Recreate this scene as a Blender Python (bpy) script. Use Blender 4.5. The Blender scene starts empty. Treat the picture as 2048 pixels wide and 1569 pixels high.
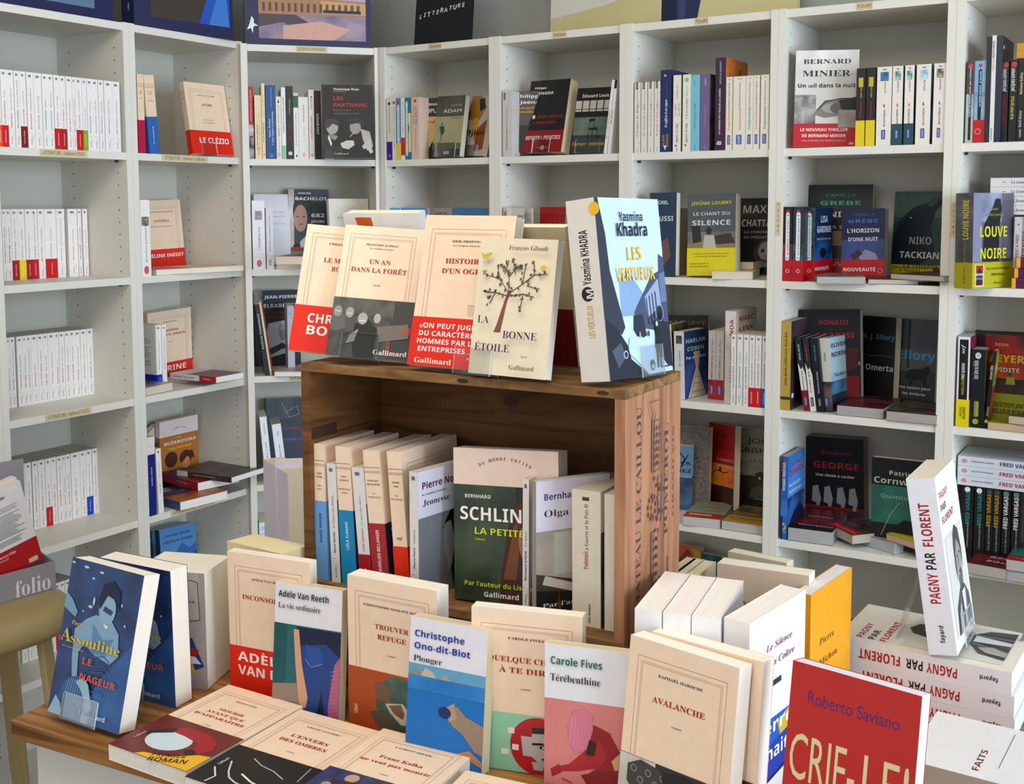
import bpy, math, random, unicodedata
from mathutils import Matrix, Vector
random.seed(7)
SC=bpy.context.scene
ZC=1.56                       # eye height above the floor
# ---------------------------------------------------------------- camera
cam=bpy.data.cameras.new('camera'); co=bpy.data.objects.new('camera',cam); SC.collection.objects.link(co)
FPX=2267.7
cam.sensor_fit='HORIZONTAL'; cam.sensor_width=36; cam.lens=FPX/2048*36
cam.shift_x=0; cam.shift_y=-(784.5-609.52)/2048
cam.clip_start=.02
PITCH=.08695; ROLL=.00273
F=Vector((0,math.cos(PITCH),-math.sin(PITCH))); U=Vector((0,math.sin(PITCH),math.cos(PITCH))); Rv=Vector((1,0,0))
R2=Rv*math.cos(-ROLL)+U*math.sin(-ROLL); U2=-Rv*math.sin(-ROLL)+U*math.cos(-ROLL)
M=Matrix((R2,U2,-F)).transposed().to_4x4(); M.translation=(0,0,ZC); co.matrix_world=M
SC.camera=co
# ---------------------------------------------------------------- light and exposure
vs=SC.view_settings; vs.view_transform='Standard'; vs.look='None'; vs.gamma=1; vs.use_curve_mapping=False; vs.exposure=0.16
W_=bpy.data.worlds.new('daylight'); SC.world=W_; W_.use_nodes=True
bg=W_.node_tree.nodes['Background']; bg.inputs[0].default_value=(.86,.92,1,1); bg.inputs[1].default_value=0.98
def area(name,loc,target,sx,sy,power,col):
    l=bpy.data.lights.new(name,'AREA'); l.shape='RECTANGLE'; l.size=sx; l.size_y=sy; l.energy=power; l.color=col
    o=bpy.data.objects.new(name,l); SC.collection.objects.link(o); o.location=loc
    d=Vector(target)-Vector(loc); o.rotation_euler=d.to_track_quat('-Z','Y').to_euler(); return o
area('shop_window_right',(3.2,-.6,1.5),(0,2.4,.8),2.4,2.0,150,(.68,.83,1))
area('ceiling_spots',(-.3,.9,2.85),(-.1,1.9,.8),1.6,1.2,40,(1,.89,.73))
# ---------------------------------------------------------------- materials
MATS={}
def lin(h):
    f=lambda v:v/12.92 if v<=.04045 else ((v+.055)/1.055)**2.4
    return tuple(f(int(h[i:i+2],16)/255) for i in (0,2,4))+(1,)
def nt(name):
    m=bpy.data.materials.new(name); m.use_nodes=True; t=m.node_tree; return m,t,t.nodes['Principled BSDF']
def noise_mix(t,b,c1,c2,scale,vec=None,detail=3,ramp=(.4,.62)):
    tc=t.nodes.new('ShaderNodeTexCoord'); n=t.nodes.new('ShaderNodeTexNoise'); n.inputs['Scale'].default_value=scale; n.inputs['Detail'].default_value=detail
    mp=t.nodes.new('ShaderNodeMapping'); mp.inputs['Scale'].default_value=vec or (1,1,1)
    t.links.new(tc.outputs['Object'],mp.inputs[0]); t.links.new(mp.outputs[0],n.inputs['Vector'])
    r=t.nodes.new('ShaderNodeValToRGB'); r.color_ramp.elements[0].position=ramp[0]; r.color_ramp.elements[1].position=ramp[1]
    r.color_ramp.elements[0].color=c1; r.color_ramp.elements[1].color=c2
    t.links.new(n.outputs['Fac'],r.inputs[0]); t.links.new(r.outputs[0],b.inputs['Base Color']); return n
def ink(h):
    """printed paper of one colour with a faint paper mottle"""
    if h in MATS: return MATS[h]
    m,t,b=nt('print_'+h); c=lin(h); c2=tuple(min(1,v*.94) for v in c[:3])+(1,)
    noise_mix(t,b,c2,c,60,ramp=(.3,.7)); b.inputs['Roughness'].default_value=.42; b.inputs['Specular IOR Level'].default_value=.35
    MATS[h]=m; return m
def photo(a,bb,s):
    k=('n',a,bb,round(s,4))
    if k in MATS: return MATS[k]
    m,t,b=nt('photo_print'); noise_mix(t,b,lin(a),lin(bb),1/max(s,.002)/1.6,detail=5,ramp=(.36,.64)); b.inputs['Roughness'].default_value=.36
    MATS[k]=m; return m
def pages(h):
    k=('pg',h)
    if k in MATS: return MATS[k]
    m,t,b=nt('page_edges'); c=lin(h); c2=tuple(v*.8 for v in c[:3])+(1,)
    noise_mix(t,b,c2,c,14,vec=(.6,160,.6),detail=2,ramp=(.25,.6)); b.inputs['Roughness'].default_value=.85; b.inputs['Specular IOR Level'].default_value=.1
    MATS[k]=m; return m
def paint(name,h,rough=.4,var=.96,scale=9,spec=.4):
    m,t,b=nt(name); c=lin(h); noise_mix(t,b,tuple(v*var for v in c[:3])+(1,),c,scale,ramp=(.3,.7))
    b.inputs['Roughness'].default_value=rough; b.inputs['Specular IOR Level'].default_value=spec; return m
def wood(name,c1,c2,c3,vec,scale=6,rough=.6,dist=2.2):
    m,t,b=nt(name); tc=t.nodes.new('ShaderNodeTexCoord'); mp=t.nodes.new('ShaderNodeMapping'); mp.inputs['Scale'].default_value=vec
    n=t.nodes.new('ShaderNodeTexNoise'); n.inputs['Scale'].default_value=scale; n.inputs['Detail'].default_value=6; n.inputs['Distortion'].default_value=dist
    t.links.new(tc.outputs['Object'],mp.inputs[0]); t.links.new(mp.outputs[0],n.inputs['Vector'])
    r=t.nodes.new('ShaderNodeValToRGB'); e=r.color_ramp.elements; e[0].position=.3; e[0].color=lin(c1); e[1].position=.72; e[1].color=lin(c3)
    x=r.color_ramp.elements.new(.48); x.color=lin(c2)
    t.links.new(n.outputs['Fac'],r.inputs[0]); t.links.new(r.outputs[0],b.inputs['Base Color'])
    bp=t.nodes.new('ShaderNodeBump'); bp.inputs['Strength'].default_value=.25; bp.inputs['Distance'].default_value=.002
    t.links.new(n.outputs['Fac'],bp.inputs['Height']); t.links.new(bp.outputs[0],b.inputs['Normal'])
    b.inputs['Roughness'].default_value=rough; b.inputs['Specular IOR Level'].default_value=.25; return m
def acrylic():
    m=bpy.data.materials.new('clear_acrylic'); m.use_nodes=True; t=m.node_tree; t.nodes.remove(t.nodes['Principled BSDF']); out=t.nodes['Material Output']
    tr=t.nodes.new('ShaderNodeBsdfTransparent'); tr.inputs[0].default_value=(.975,.985,.985,1); gl=t.nodes.new('ShaderNodeBsdfGlossy'); gl.inputs['Roughness'].default_value=.06
    fr=t.nodes.new('ShaderNodeFresnel'); fr.inputs['IOR'].default_value=1.49; mx=t.nodes.new('ShaderNodeMixShader')
    ad=t.nodes.new('ShaderNodeMath'); ad.operation='MULTIPLY'; ad.inputs[1].default_value=.45; t.links.new(fr.outputs[0],ad.inputs[0])
    t.links.new(ad.outputs[0],mx.inputs[0]); t.links.new(tr.outputs[0],mx.inputs[1]); t.links.new(gl.outputs[0],mx.inputs[2]); t.links.new(mx.outputs[0],out.inputs[0]); return m
MW=paint('white_laminate','dedbd0',.45,.97,5); MB=paint('white_backing','c6c3b6',.6,.97,4); MH=paint('pin_hole_dark','3c3a38',.9)
MACR=acrylic(); MGLINT=paint('acrylic_edge_glint','c8d0d0',.2)
MLAB=paint('label_tape','cdbf98',.5,.95,40)
# ---------------------------------------------------------------- mesh helpers
class MBld:
    def __init__(s): s.v=[]; s.f=[]; s.m=[]; s.mats=[]
    def mi(s,m):
        if m not in s.mats: s.mats.append(m)
        return s.mats.index(m)
    def poly(s,pts,m):
        b=len(s.v); s.v+= [tuple(p) for p in pts]; s.f.append(tuple(range(b,b+len(pts)))); s.m.append(s.mi(m))
    def raw(s,v,f,m):
        b=len(s.v); s.v+=[tuple(p) for p in v]; k=s.mi(m)
        for q in f: s.f.append(tuple(b+i for i in q)); s.m.append(k)
    def box(s,x0,y0,z0,x1,y1,z1,m,mm=None):
        v=[(x,y,z) for z in (z0,z1) for y in (y0,y1) for x in (x0,x1)]
        f=[(0,2,3,1),(4,5,7,6),(0,1,5,4),(2,6,7,3),(0,4,6,2),(1,3,7,5)]
        s.raw(v,f,m)
    def hexa(s,p,m):      # p: 4 bottom + 4 top points, both counter-clockwise
        s.raw(p,[(3,2,1,0),(4,5,6,7),(0,1,5,4),(1,2,6,5),(2,3,7,6),(3,0,4,7)],m)
    def build(s,name,parent=None,smooth=False,bevel=0):
        me=bpy.data.meshes.new(name); me.from_pydata(s.v,[],s.f)
        for m in s.mats: me.materials.append(m)
        me.polygons.foreach_set('material_index',s.m)
        if smooth: me.polygons.foreach_set('use_smooth',[True]*len(me.polygons))
        me.update()
        o=bpy.data.objects.new(name,me); SC.collection.objects.link(o)
        if parent: o.parent=parent
        if bevel:
            b=o.modifiers.new('bevel','BEVEL'); b.width=bevel; b.segments=2; b.limit_method='ANGLE'
        return o
def empty(name,mat,label,cat,group=None):
    o=bpy.data.objects.new(name,None); o.empty_display_size=.02; SC.collection.objects.link(o); o.matrix_world=mat
    o['label']=label; o['category']=cat
    if group: o['group']=group
    return o
def tag(o,label,cat,group=None):
    o['label']=label; o['category']=cat
    if group: o['group']=group
# ---------------------------------------------------------------- lettering
def _conv(st,ch,res,off):
    c=bpy.data.curves.new('t','FONT'); c.body=ch; c.resolution_u=res; c.fill_mode='FRONT'; c.offset=off
    o=bpy.data.objects.new('t',c); me=bpy.data.meshes.new_from_object(o)
    v=[(x.co[0],x.co[1]) for x in me.vertices]; f=[tuple(p.vertices) for p in me.polygons]
    bpy.data.objects.remove(o); bpy.data.curves.remove(c); bpy.data.meshes.remove(me); return v,f
def _map(st,ch):
    o=ord(ch)
    base={'S':(0x1D400,0x1D41A,0x1D7CE),'r':(0x1D400,0x1D41A,0x1D7CE),'i':(0x1D468,0x1D482,0x1D7CE),'m':(0x1D5D4,0x1D5EE,0x1D7EC),'b':(0x1D5D4,0x1D5EE,0x1D7EC),'I':(0x1D63C,0x1D656,0x1D7EC)}.get(st)
    if base:
        if 65<=o<=90: return chr(base[0]+o-65)
        if 97<=o<=122: return chr(base[1]+o-97)
        if 48<=o<=57: return chr(base[2]+o-48)
    return ch
GL={}; _bar=None
def glyph(st,ch,res):
    global _bar
    k=(st,ch,res)
    if k in GL: return GL[k]
    if ch==' ': GL[k]=([],[],.27); return GL[k]
    off={'r':-.006}.get(st,0)
    c=_map(st,ch)
    v,f=_conv(st,c,res,off)
    if _bar is None: _bar=min(p[0] for p in _conv(st,'|',1,0)[0])
    w,_=_conv(st,c+'|',1,0)
    adv=max(p[0] for p in w if p[1]<-.2)-_barw() if False else (min(p[0] for p in w if p[1]<-.2)-_bar if any(p[1]<-.2 for p in w) else .6)
    if ch in 'gjpqyQ,;Jf': 
        mx=max(p[0] for p in w); adv=mx-(_bar+.076)
    GL[k]=(v,f,adv); return GL[k]
ACC={'\u0301':[(-.02,.0),(.06,.0),(.17,.13),(.06,.13)],'\u0300':[(.02,.0),(-.06,.0),(-.17,.13),(-.06,.13)],'\u0302':[(-.17,0),(-.09,0),(0,.09),(.09,0),(.17,0),(.05,.15),(-.05,.15)],'\u030c':[(-.05,0),(.05,0),(.17,.15),(.09,.15),(0,.06),(-.09,.15),(-.17,.15)]}
def text2d(s,st,res):
    """outline of a string at size 1, cap height about .69: verts, faces, width"""
    V=[];Fc=[];x=0
    for ch in s:
        if ch in '\u0153\u0152«»…–’': parts=[ch]; acc=None
        else:
            d=unicodedata.normalize('NFD',ch); parts=[d[0]]; acc=d[1:] or None
        c=parts[0]
        v,f,a=glyph(st,c,res)
        b=len(V); V+=[(x+p[0],p[1]) for p in v]; Fc+=[tuple(b+i for i in q) for q in f]
        if acc and v:
            xs=[p[0] for p in v]; cx=x+(min(xs)+max(xs))/2; top=max(p[1] for p in v)+.05
            for ac in acc:
                if ac in ACC: pl=[ACC[ac]]; y0=top
                elif ac=='\u0308': pl=[[(-.15,0),(-.05,0),(-.05,.1),(-.15,.1)],[(.05,0),(.15,0),(.15,.1),(.05,.1)]]; y0=top
                else: pl=[[(-.03,-.02),(.04,-.02),(.07,-.12),(.0,-.2),(-.08,-.2),(-.08,-.15),(0,-.13)]]; y0=0
                for q in pl:
                    b=len(V); V+=[(cx+p[0],y0+p[1]) for p in q]; Fc.append(tuple(range(b,b+len(q))))
        x+=a
    return V,Fc,x
# ---------------------------------------------------------------- printed surfaces
EPS=.00009
class Canvas:
    """a flat printed area: origin, ex, ey unit vectors, size in metres; items are laid over each other in order"""
    def __init__(s,mb,o,ex,ey,w,h,base=0):
        s.mb=mb; s.o=Vector(o); s.ex=Vector(ex); s.ey=Vector(ey); s.n=s.ex.cross(s.ey); s.w=w; s.h=h; s.k=1; s.base=base
    def P(s,x,y): return s.o+s.ex*(x/100*s.w)+s.ey*((1-y/100)*s.h)+s.n*(s.base+EPS*s.k)
    def Q(s,a,b): return s.o+s.ex*a+s.ey*b+s.n*(s.base+EPS*s.k)      # metres
    def rect(s,x0,y0,x1,y1,m): s.mb.poly([s.P(x0,y1),s.P(x1,y1),s.P(x1,y0),s.P(x0,y0)],m); s.k+=1
    def ell(s,cx,cy,rx,ry,m,n=20):
        c=(cx/100*s.w,(1-cy/100)*s.h); s.mb.poly([s.Q(c[0]+rx/1000*math.cos(a),c[1]+ry/1000*math.sin(a)) for a in [2*math.pi*i/n for i in range(n)]],m); s.k+=1
    def ring(s,cx,cy,rx,ry,th,m,n=24):
        c=(cx/100*s.w,(1-cy/100)*s.h); t=th/1000
        for i in range(n):
            a=2*math.pi*i/n; b=2*math.pi*(i+1)/n; g=lambda q,d:s.Q(c[0]+(rx/1000-d)*math.cos(q),c[1]+(ry/1000-d)*math.sin(q))
            s.mb.poly([g(a,0),g(b,0),g(b,t),g(a,t)],m)
        s.k+=1
    def line(s,pts,th,m):
        q=[Vector((x/100*s.w,(1-y/100)*s.h)) for x,y in pts]; t=th/2000
        for a,b in zip(q,q[1:]):
            d=b-a
            if d.length<1e-6: continue
            d.normalize(); n=Vector((-d.y,d.x))*t; d=d*t*.5
            s.mb.poly([s.Q(*(a-d-n)),s.Q(*(b+d-n)),s.Q(*(b+d+n)),s.Q(*(a-d+n))],m)
        s.k+=1
    def poly(s,pts,m):
        s.mb.poly([s.P(*p) for p in reversed(pts)] if sum((pts[i][0]*pts[(i+1)%len(pts)][1]-pts[(i+1)%len(pts)][0]*pts[i][1]) for i in range(len(pts)))>0 else [s.P(*p) for p in pts],m); s.k+=1
    def text(s,x,y,tx,cap,col,st='m',al='c',w=0,rot=0,fit=True,shear=0):
        if not tx: return
        px=cap
        res=3 if cap>=8 else (2 if cap>=5 else 1)
        V,Fc,W=text2d(tx,st,res)
        if W<=0: return
        sz=cap/1000/.69; sx=sz
        if w: sx=w/100*(s.w if rot in (0,180) else s.h)/W
        room=(s.w if rot in (0,180) else s.h)
        lim=(.985*room-x/100*room if al=='l' else (x/100*room-.015*room if al=='r' else 2*min(x,100-x)/100*room*.985))
        if rot in (0,90,180) and W*sx>lim>0: sx=lim/W
        x0={'l':0,'c':-W/2,'r':-W}[al]; ca,sa=math.cos(math.radians(rot)),math.sin(math.radians(rot))
        o=(x/100*s.w,(1-y/100)*s.h); pts=[]
        for p in V:
            a=(p[0]+x0)*sx+p[1]*sz*shear; b=p[1]*sz
            if rot in (90,180): b-=cap/2000 if rot==90 else 0
            pts.append(s.Q(o[0]+a*ca-b*sa,o[1]+a*sa+b*ca))
        s.mb.raw(pts,Fc,ink(col)); s.k+=1
    def arc(s,cx,cy,tx,r,cap,col,full=False):
        V=None; n=len(tx); R=r/1000*1.6; sz=cap/1000/.69
        c=(cx/100*s.w,(1-cy/100)*s.h-R*.8 if not full else (1-cy/100)*s.h)
        if full: R=r/1000
        span=2*math.pi if full else .95
        for i,ch in enumerate(tx):
            a=(math.pi/2+span/2-span*i/(n-1 if not full else n)) if not full else (math.pi-2*math.pi*i/n)
            v,f,ad=glyph('m',unicodedata.normalize('NFD',ch)[0],1)
            ox,oy=c[0]+R*math.cos(a),c[1]+R*math.sin(a); tx_,ty_=math.sin(a),-math.cos(a); ux,uy=math.cos(a),math.sin(a)
            s.mb.raw([s.Q(ox+(p[0]-ad/2)*sz*tx_+p[1]*sz*ux,oy+(p[0]-ad/2)*sz*ty_+p[1]*sz*uy) for p in v],f,ink(col))
        s.k+=1
    def draw(s,items):
        for it in items:
            k=it[0]
            if k=='r': s.rect(*it[1:5],ink(it[5]))
            elif k=='n': s.rect(*it[1:5],photo(*it[5:8]))
            elif k=='p':
                q=it[2]; s.poly([(q[i],q[i+1]) for i in range(0,len(q),2)],ink(it[1]))
            elif k=='e': s.ell(*it[1:5],ink(it[5]))
            elif k=='o': s.ring(*it[1:6],ink(it[6]))
            elif k=='l':
                q=it[3]; s.line([(q[i],q[i+1]) for i in range(0,len(q),2)],it[2],ink(it[1]))
            elif k=='t': s.text(*it[1:])
            else: globals()['art_'+k](s,*it[1:])
# ---- printed motifs
def art_bl(s,author,title,sub,extra,line2=None):
    """cream cover with black and double red rule frame"""
    sm=s.h<.195; a,b=(8.6,6.6) if sm else (9,9.4); dy=0 if sm else 3
    def frame(i,th,c):
        x0,x1,y0,y1=a+i,100-a-i,b+i*.68,96-i*.68
        for q in ((x0,y0,x1,y0),(x0,y1,x1,y1),(x0,y0,x0,y1),(x1,y0,x1,y1)): s.line([q[:2],q[2:]],th,ink(c)); s.k-=1
        s.k+=1
    frame(0,.45,'6c5c50'); frame(3.6,.4,'c08878'); frame(4.9,.4,'c08878')
    L=lambda t_,c:min(76,len(t_)*c)
    s.text(50,15+dy,author,2.9,'2c2420','S','c',L(author,2.75))
    if line2: s.text(50,17.6+dy,line2,1.9,'4c4440','i','c',30)
    y=29+dy
    for k,t_ in enumerate(title):
        cap=6.6 if len(title)<3 else 5.4; low=t_!=t_.upper()
        s.text(50,y,t_,cap*(.92 if low else 1),'a01c14','S','c',min(72,len(t_)*(4.1 if low else 5.4))); y+=6.6 if len(title)<3 else 5.4
    if sub: s.text(50,y+3.5,sub,2.2,'3c3430','i','c',9)
    for yy,t_ in extra: s.text(50,yy,t_,2.4,'a03028','S','c',L(t_,1.9))
def art_bs(s,author,title):
    """upright cream spine: rules, author, title across"""
    s.rect(0,12,100,12.4,ink('6c5c50')); s.rect(0,14.6,100,15,ink('b88878')); s.rect(0,15.6,100,16,ink('b88878'))
    w=author.split()
    for i,q in enumerate(w[:2]): s.text(50,22+i*2.6,q.upper(),2.2,'2c2420','S','c',min(80,len(q)*9))
    w=title.split(' ',1) if len(title)>9 else [title]
    for i,q in enumerate(w): s.text(50,31+i*2.6,q.upper(),2.0,'a83028','S','c',min(84,len(q)*7))
def art_fs(s,col,author,title,flag):
    """small white pocket spine read upwards: folio mark, author, title, number"""
    d=s.h*1000; cap=min(d*.34,3.3)
    L=lambda q:len(q)*.88*cap/178*100*.92
    wa=min(36,L(author)); wt=min(46,L(title)*.92); x=30
    if not flag:
        s.text(4,50+cap/d*50,'folio',cap*1.0,'505058','r','l',11)
        xs=[(14+4*math.sin(q/8*1.57)*1.6,72-(60*(q/8)**1.4)) for q in range(9)]
        s.line([(12,76),(16,76),(19,64),(20.5,40),(20,20)],.45,ink('9a9aa0'))
        x=25
    if wa+wt>60: k=60/(wa+wt); wa*=k; wt*=k
    s.text(x,50+cap/d*50,author,cap,col,'m','l',wa)
    s.text(x+wa+3,50+cap/d*50,title,cap,'78787e','r','l',wt)
    for i in range(4): s.rect(93.6+i*.75,28,94.1+i*.75,66,ink('3c3c44'))
def art_txt(s,n):
    rnd=random.Random(n)
    for i in range(n):
        y=22+i*44/n
        if i in (3,n-4): continue
        s.rect(14,y,14+rnd.uniform(52,72),y+.8,ink('7c7c80'))
def art_cap(s,cx,cy,w,h,col):
    s.rect(cx-w/2,cy-h/2,cx+w/2,cy+h/2,ink(col)); r=h/200*s.h*1000
    s.k-=1; s.ell(cx-w/2,cy,r,r,ink(col),14); s.k-=1; s.ell(cx+w/2,cy,r,r,ink(col),14)
def art_oe(s,cx,cy,rx,ry,col):
    q=min(1,s.h*450/ry) if s.h<.06 else 1
    s.ell(cx,cy,rx*q,ry*q,ink(col)); s.ring(cx,cy,rx*q*.8,ry*q*.8,.6*q,ink('e8d0cc'))
    for i in (-1,0,1): s.rect(cx-rx*q/s.w/22,cy+i*ry*q/s.h/45-.9,cx+rx*q/s.w/22,cy+i*ry*q/s.h/45+.9,ink('e8d0cc'))
def art_box(s,cx,cy,w,h,col,tc='d8dce8'):
    s.rect(cx-w/2,cy-h/2,cx+w/2,cy+h/2,ink(col))
    s.text(cx,cy+h*.22,'POCKET',h/100*s.h*1000*.42,tc,'b','c',w*.82)
def art_star(s,cx,cy,r,col):
    c=(cx/100*s.w,(1-cy/100)*s.h); s.mb.poly([s.Q(c[0]+(r if i%2==0 else r*.5)/1000*math.cos(i*math.pi/6),c[1]+(r if i%2==0 else r*.5)/1000*math.sin(i*math.pi/6)) for i in range(12)],ink(col)); s.k+=1
def art_disc(s,cx,cy,r,a,b): s.ell(cx,cy,r,r,photo(a,b,.02),40)
def art_arch(s,cx,cy,w,h,col):
    s.rect(cx-w/2,cy,cx+w/2,cy+h/2,ink(col)); s.k-=1; s.ell(cx,cy,w/200*s.w*1000,w/200*s.w*1000*1.3,ink(col)); s.k-=1; s.ring(cx,cy,w/200*s.w*1000+2,w/200*s.w*1300+2,1.6,ink('8898b8'))
def art_arc(s,cx,cy,tx,r,cap,col): s.arc(cx,cy,tx,r,cap,col)
def art_ring(s,cx,cy,r,cap,tx,col): s.arc(cx,cy,tx,r,cap,col,True)
def art_tree(s):
    br=ink('7a4a3c'); s.poly([(28,69),(37,69),(42,47),(47,38),(42,38),(36,52),(31,64)],br)
    seg=[((43,40),(30,30),(16,28)),((30,30),(26,22)),((43,40),(42,28),(34,20)),((42,28),(52,20),(58,22)),((44,40),(60,33),(74,26),(90,25)),((60,33),(62,20)),((74,26),(72,16)),((43,42),(26,40),(12,40)),((26,40),(20,48)),((46,42),(62,40),(76,42)),((62,40),(60,52)),((66,34),(82,36)),((50,26),(46,16)),((36,26),(40,16))]
    for q in seg: s.line(q,1.1,ink('4c463c'))
    rnd=random.Random(4); lf=ink('55583c'); ed=ink('34362a')
    for q in seg:
        for a,b in zip(q,q[1:]):
            for t_ in (.35,.7,1.0):
                x=a[0]+(b[0]-a[0])*t_; y=a[1]+(b[1]-a[1])*t_; an=rnd.uniform(0,6.28); dx,dy=math.cos(an)*5.2,math.sin(an)*3.2
                px,py=-dy*.42,dx*.42
                s.poly([(x,y),(x+dx*.5+px,y+dy*.5+py*.6),(x+dx,y+dy),(x+dx*.5-px,y+dy*.5-py*.6)],lf if rnd.random()<.75 else ed)
    bird=ink('c0ac38'); s.poly([(6,11),(10,13),(19,11),(21,12),(15,16),(9,16),(7,13)],bird); s.line([(11,16),(11,19)],.5,ed); s.line([(16,16),(16,19)],.5,ed)
    s.poly([(84,21),(87,19),(92,20),(90,23),(86,24)],bird); s.poly([(10,25),(16,24),(15,28),(11,28)],ink('8c8474'))
def art_nag(s):
    """swimmer photograph printed in blue"""
    s.rect(0,0,100,100,photo('10244c','1c3c70',.02)); s.poly([(100,44),(100,100),(44,100),(62,72)],photo('1c4a80','2c5c94',.03))
    for x,y,a,b in ((3,3,3,1.6),(22,4,4.5,1.8),(44,5,4,1.6),(34,10,3,1.2),(36,28,4,2),(27,32,2,1),(78,22,1.6,2),(86,34,1.6,1.8),(40,24,2,6)): s.ell(x,y,a,b,ink('a8c0cc'),10)
    s.poly([(0,22),(10,26),(20,33),(18,37),(6,34),(0,32)],ink('6c90a8'))
    sk=ink('7c9cb4'); s.poly([(20,44),(34,36),(46,32),(66,32),(80,40),(84,54),(74,60),(52,57),(36,52),(30,58),(33,72),(40,80),(36,84),(27,76),(22,62)],sk)
    s.ell(60,27,15,19,ink('86a4b8')); s.poly([(46,22),(50,12),(62,8),(74,14),(76,26),(70,20),(58,18),(50,28)],ink('0c1c3c'))
    s.poly([(54,28),(66,30),(68,27),(56,25)],ink('20406c')); s.poly([(57,36),(65,37),(62,39)],ink('d0dce0'))
    s.poly([(44,38),(60,46),(74,44),(66,56),(48,56)],ink('5c80a0'))
    for y in (58,64,68,74,80): s.line([(52,y),(66,y-2),(74,y+1)],1.2,ink('34588c'))
    s.poly([(28,74),(38,72),(50,78),(54,90),(50,100),(16,100),(12,88),(18,78)],ink('2c5484')); 
    for i in range(9): s.line([(24+i*3,75),(20+i*3.6,90)],.9,ink('7ca0bc'))
    s.poly([(34,76),(44,72),(52,76),(60,88),(58,100),(48,100),(50,86),(42,80)],ink('90acbc')); s.poly([(10,88),(18,92),(22,100),(2,100)],ink('90acbc'))
    s.text(16,41.5,'Pierre',5.4,'c8b030','r','l',17); s.text(4,53,'A',17,'d0b42c','r','l',14); s.text(17,53,'ssouline',13,'d0b42c','r','l',70); s.text(8,56.5,'de l Académie Goncourt',2,'b8a838','r','l',30)
    s.text(38,64,'LE',8.4,'d85424','m','l',15); s.text(38,74,'NAGEUR',8.4,'d85424','m','l',50); s.text(64,95,'Gallimard',6.6,'c8d4dc','S','c',36)
def art_pag(s):
    """grey studio portrait of a man with swept hair"""
    s.rect(12,36,92,93,photo('d0ccc4','c4c0b8',.05)); g=ink
    s.poly([(44,42),(56,37),(68,40),(74,52),(70,66),(60,70),(50,64),(44,54)],g('8c8880'))
    s.poly([(42,46),(46,38),(58,34),(72,38),(78,50),(76,62),(71,48),(58,42),(48,50),(46,66),(42,58)],g('34322f'))
    s.poly([(50,64),(70,62),(68,72),(54,74)],g('5c5852')); s.ell(55,52,3,1.6,g('181614'),10); s.ell(66,51,3,1.6,g('181614'),10); s.poly([(56,61),(66,60),(62,63)],g('4c2c2c')); s.poly([(60,52),(64,58),(58,58)],g('a8a49c'))
    s.poly([(22,93),(28,78),(50,70),(70,70),(86,78),(92,93)],g('4c4a4a'))
    for i in range(7): s.line([(44+i*5,72),(32+i*8,93)],1.1,g('a8a8ac' if i%2 else '1c1c1e'))
    s.poly([(52,72),(68,72),(64,93),(56,93)],g('c8c8cc')); s.poly([(30,82),(40,76),(46,84),(38,93),(28,93)],g('a09c94'))
# ---------------------------------------------------------------- books
def frame3(yaw,lean,roll):
    u=Vector((math.cos(yaw),math.sin(yaw),0)); n=Vector((math.sin(yaw),-math.cos(yaw),0)); v=Vector((0,0,1))
    v2=v*math.cos(lean)-n*math.sin(lean); n2=n*math.cos(lean)+v*math.sin(lean)
    return u*math.cos(roll)+v2*math.sin(roll),-u*math.sin(roll)+v2*math.cos(roll),n2
def pose(q):
    u,v,n=frame3(*q[3:]); m=Matrix((u,-n,v)).transposed().to_4x4(); m.translation=(q[0],q[1],q[2]+ZC); return m
def canv(mb,side,w,h,d,z0,z1,off):
    """canvas on one face of a book between heights z0..z1"""
    H=z1-z0
    if side=='F': return Canvas(mb,(0,-off,z0),(1,0,0),(0,0,1),w,H)
    if side=='S': return Canvas(mb,(-off,0,z0),(0,0,1),(0,1,0),H,d)
    if side=='H': return Canvas(mb,(-off,d,z0),(0,-1,0),(0,0,1),d,H)
    return Canvas(mb,(w,d+off,z0),(-1,0,0),(0,0,1),w,H)
def wrap(mb,w,h0,h1,d,t,m):
    """folded card: front, spine, back, each with thickness, outside faces at 0..d"""
    a=t
    mb.raw([(0,0,h0),(w,0,h0),(w,a,h0),(a,a,h0),(a,d-a,h0),(w,d-a,h0),(w,d,h0),(0,d,h0)]+[(0,0,h1),(w,0,h1),(w,a,h1),(a,a,h1),(a,d-a,h1),(w,d-a,h1),(w,d,h1),(0,d,h1)],
      [(0,1,9,8),(1,2,10,9),(2,3,11,10),(3,4,12,11),(4,5,13,12),(5,6,14,13),(6,7,15,14),(7,0,8,15),(3,2,1,0),(7,4,3,0),(7,6,5,4),(8,9,10,11),(8,11,12,15),(12,13,14,15)],m)
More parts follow.
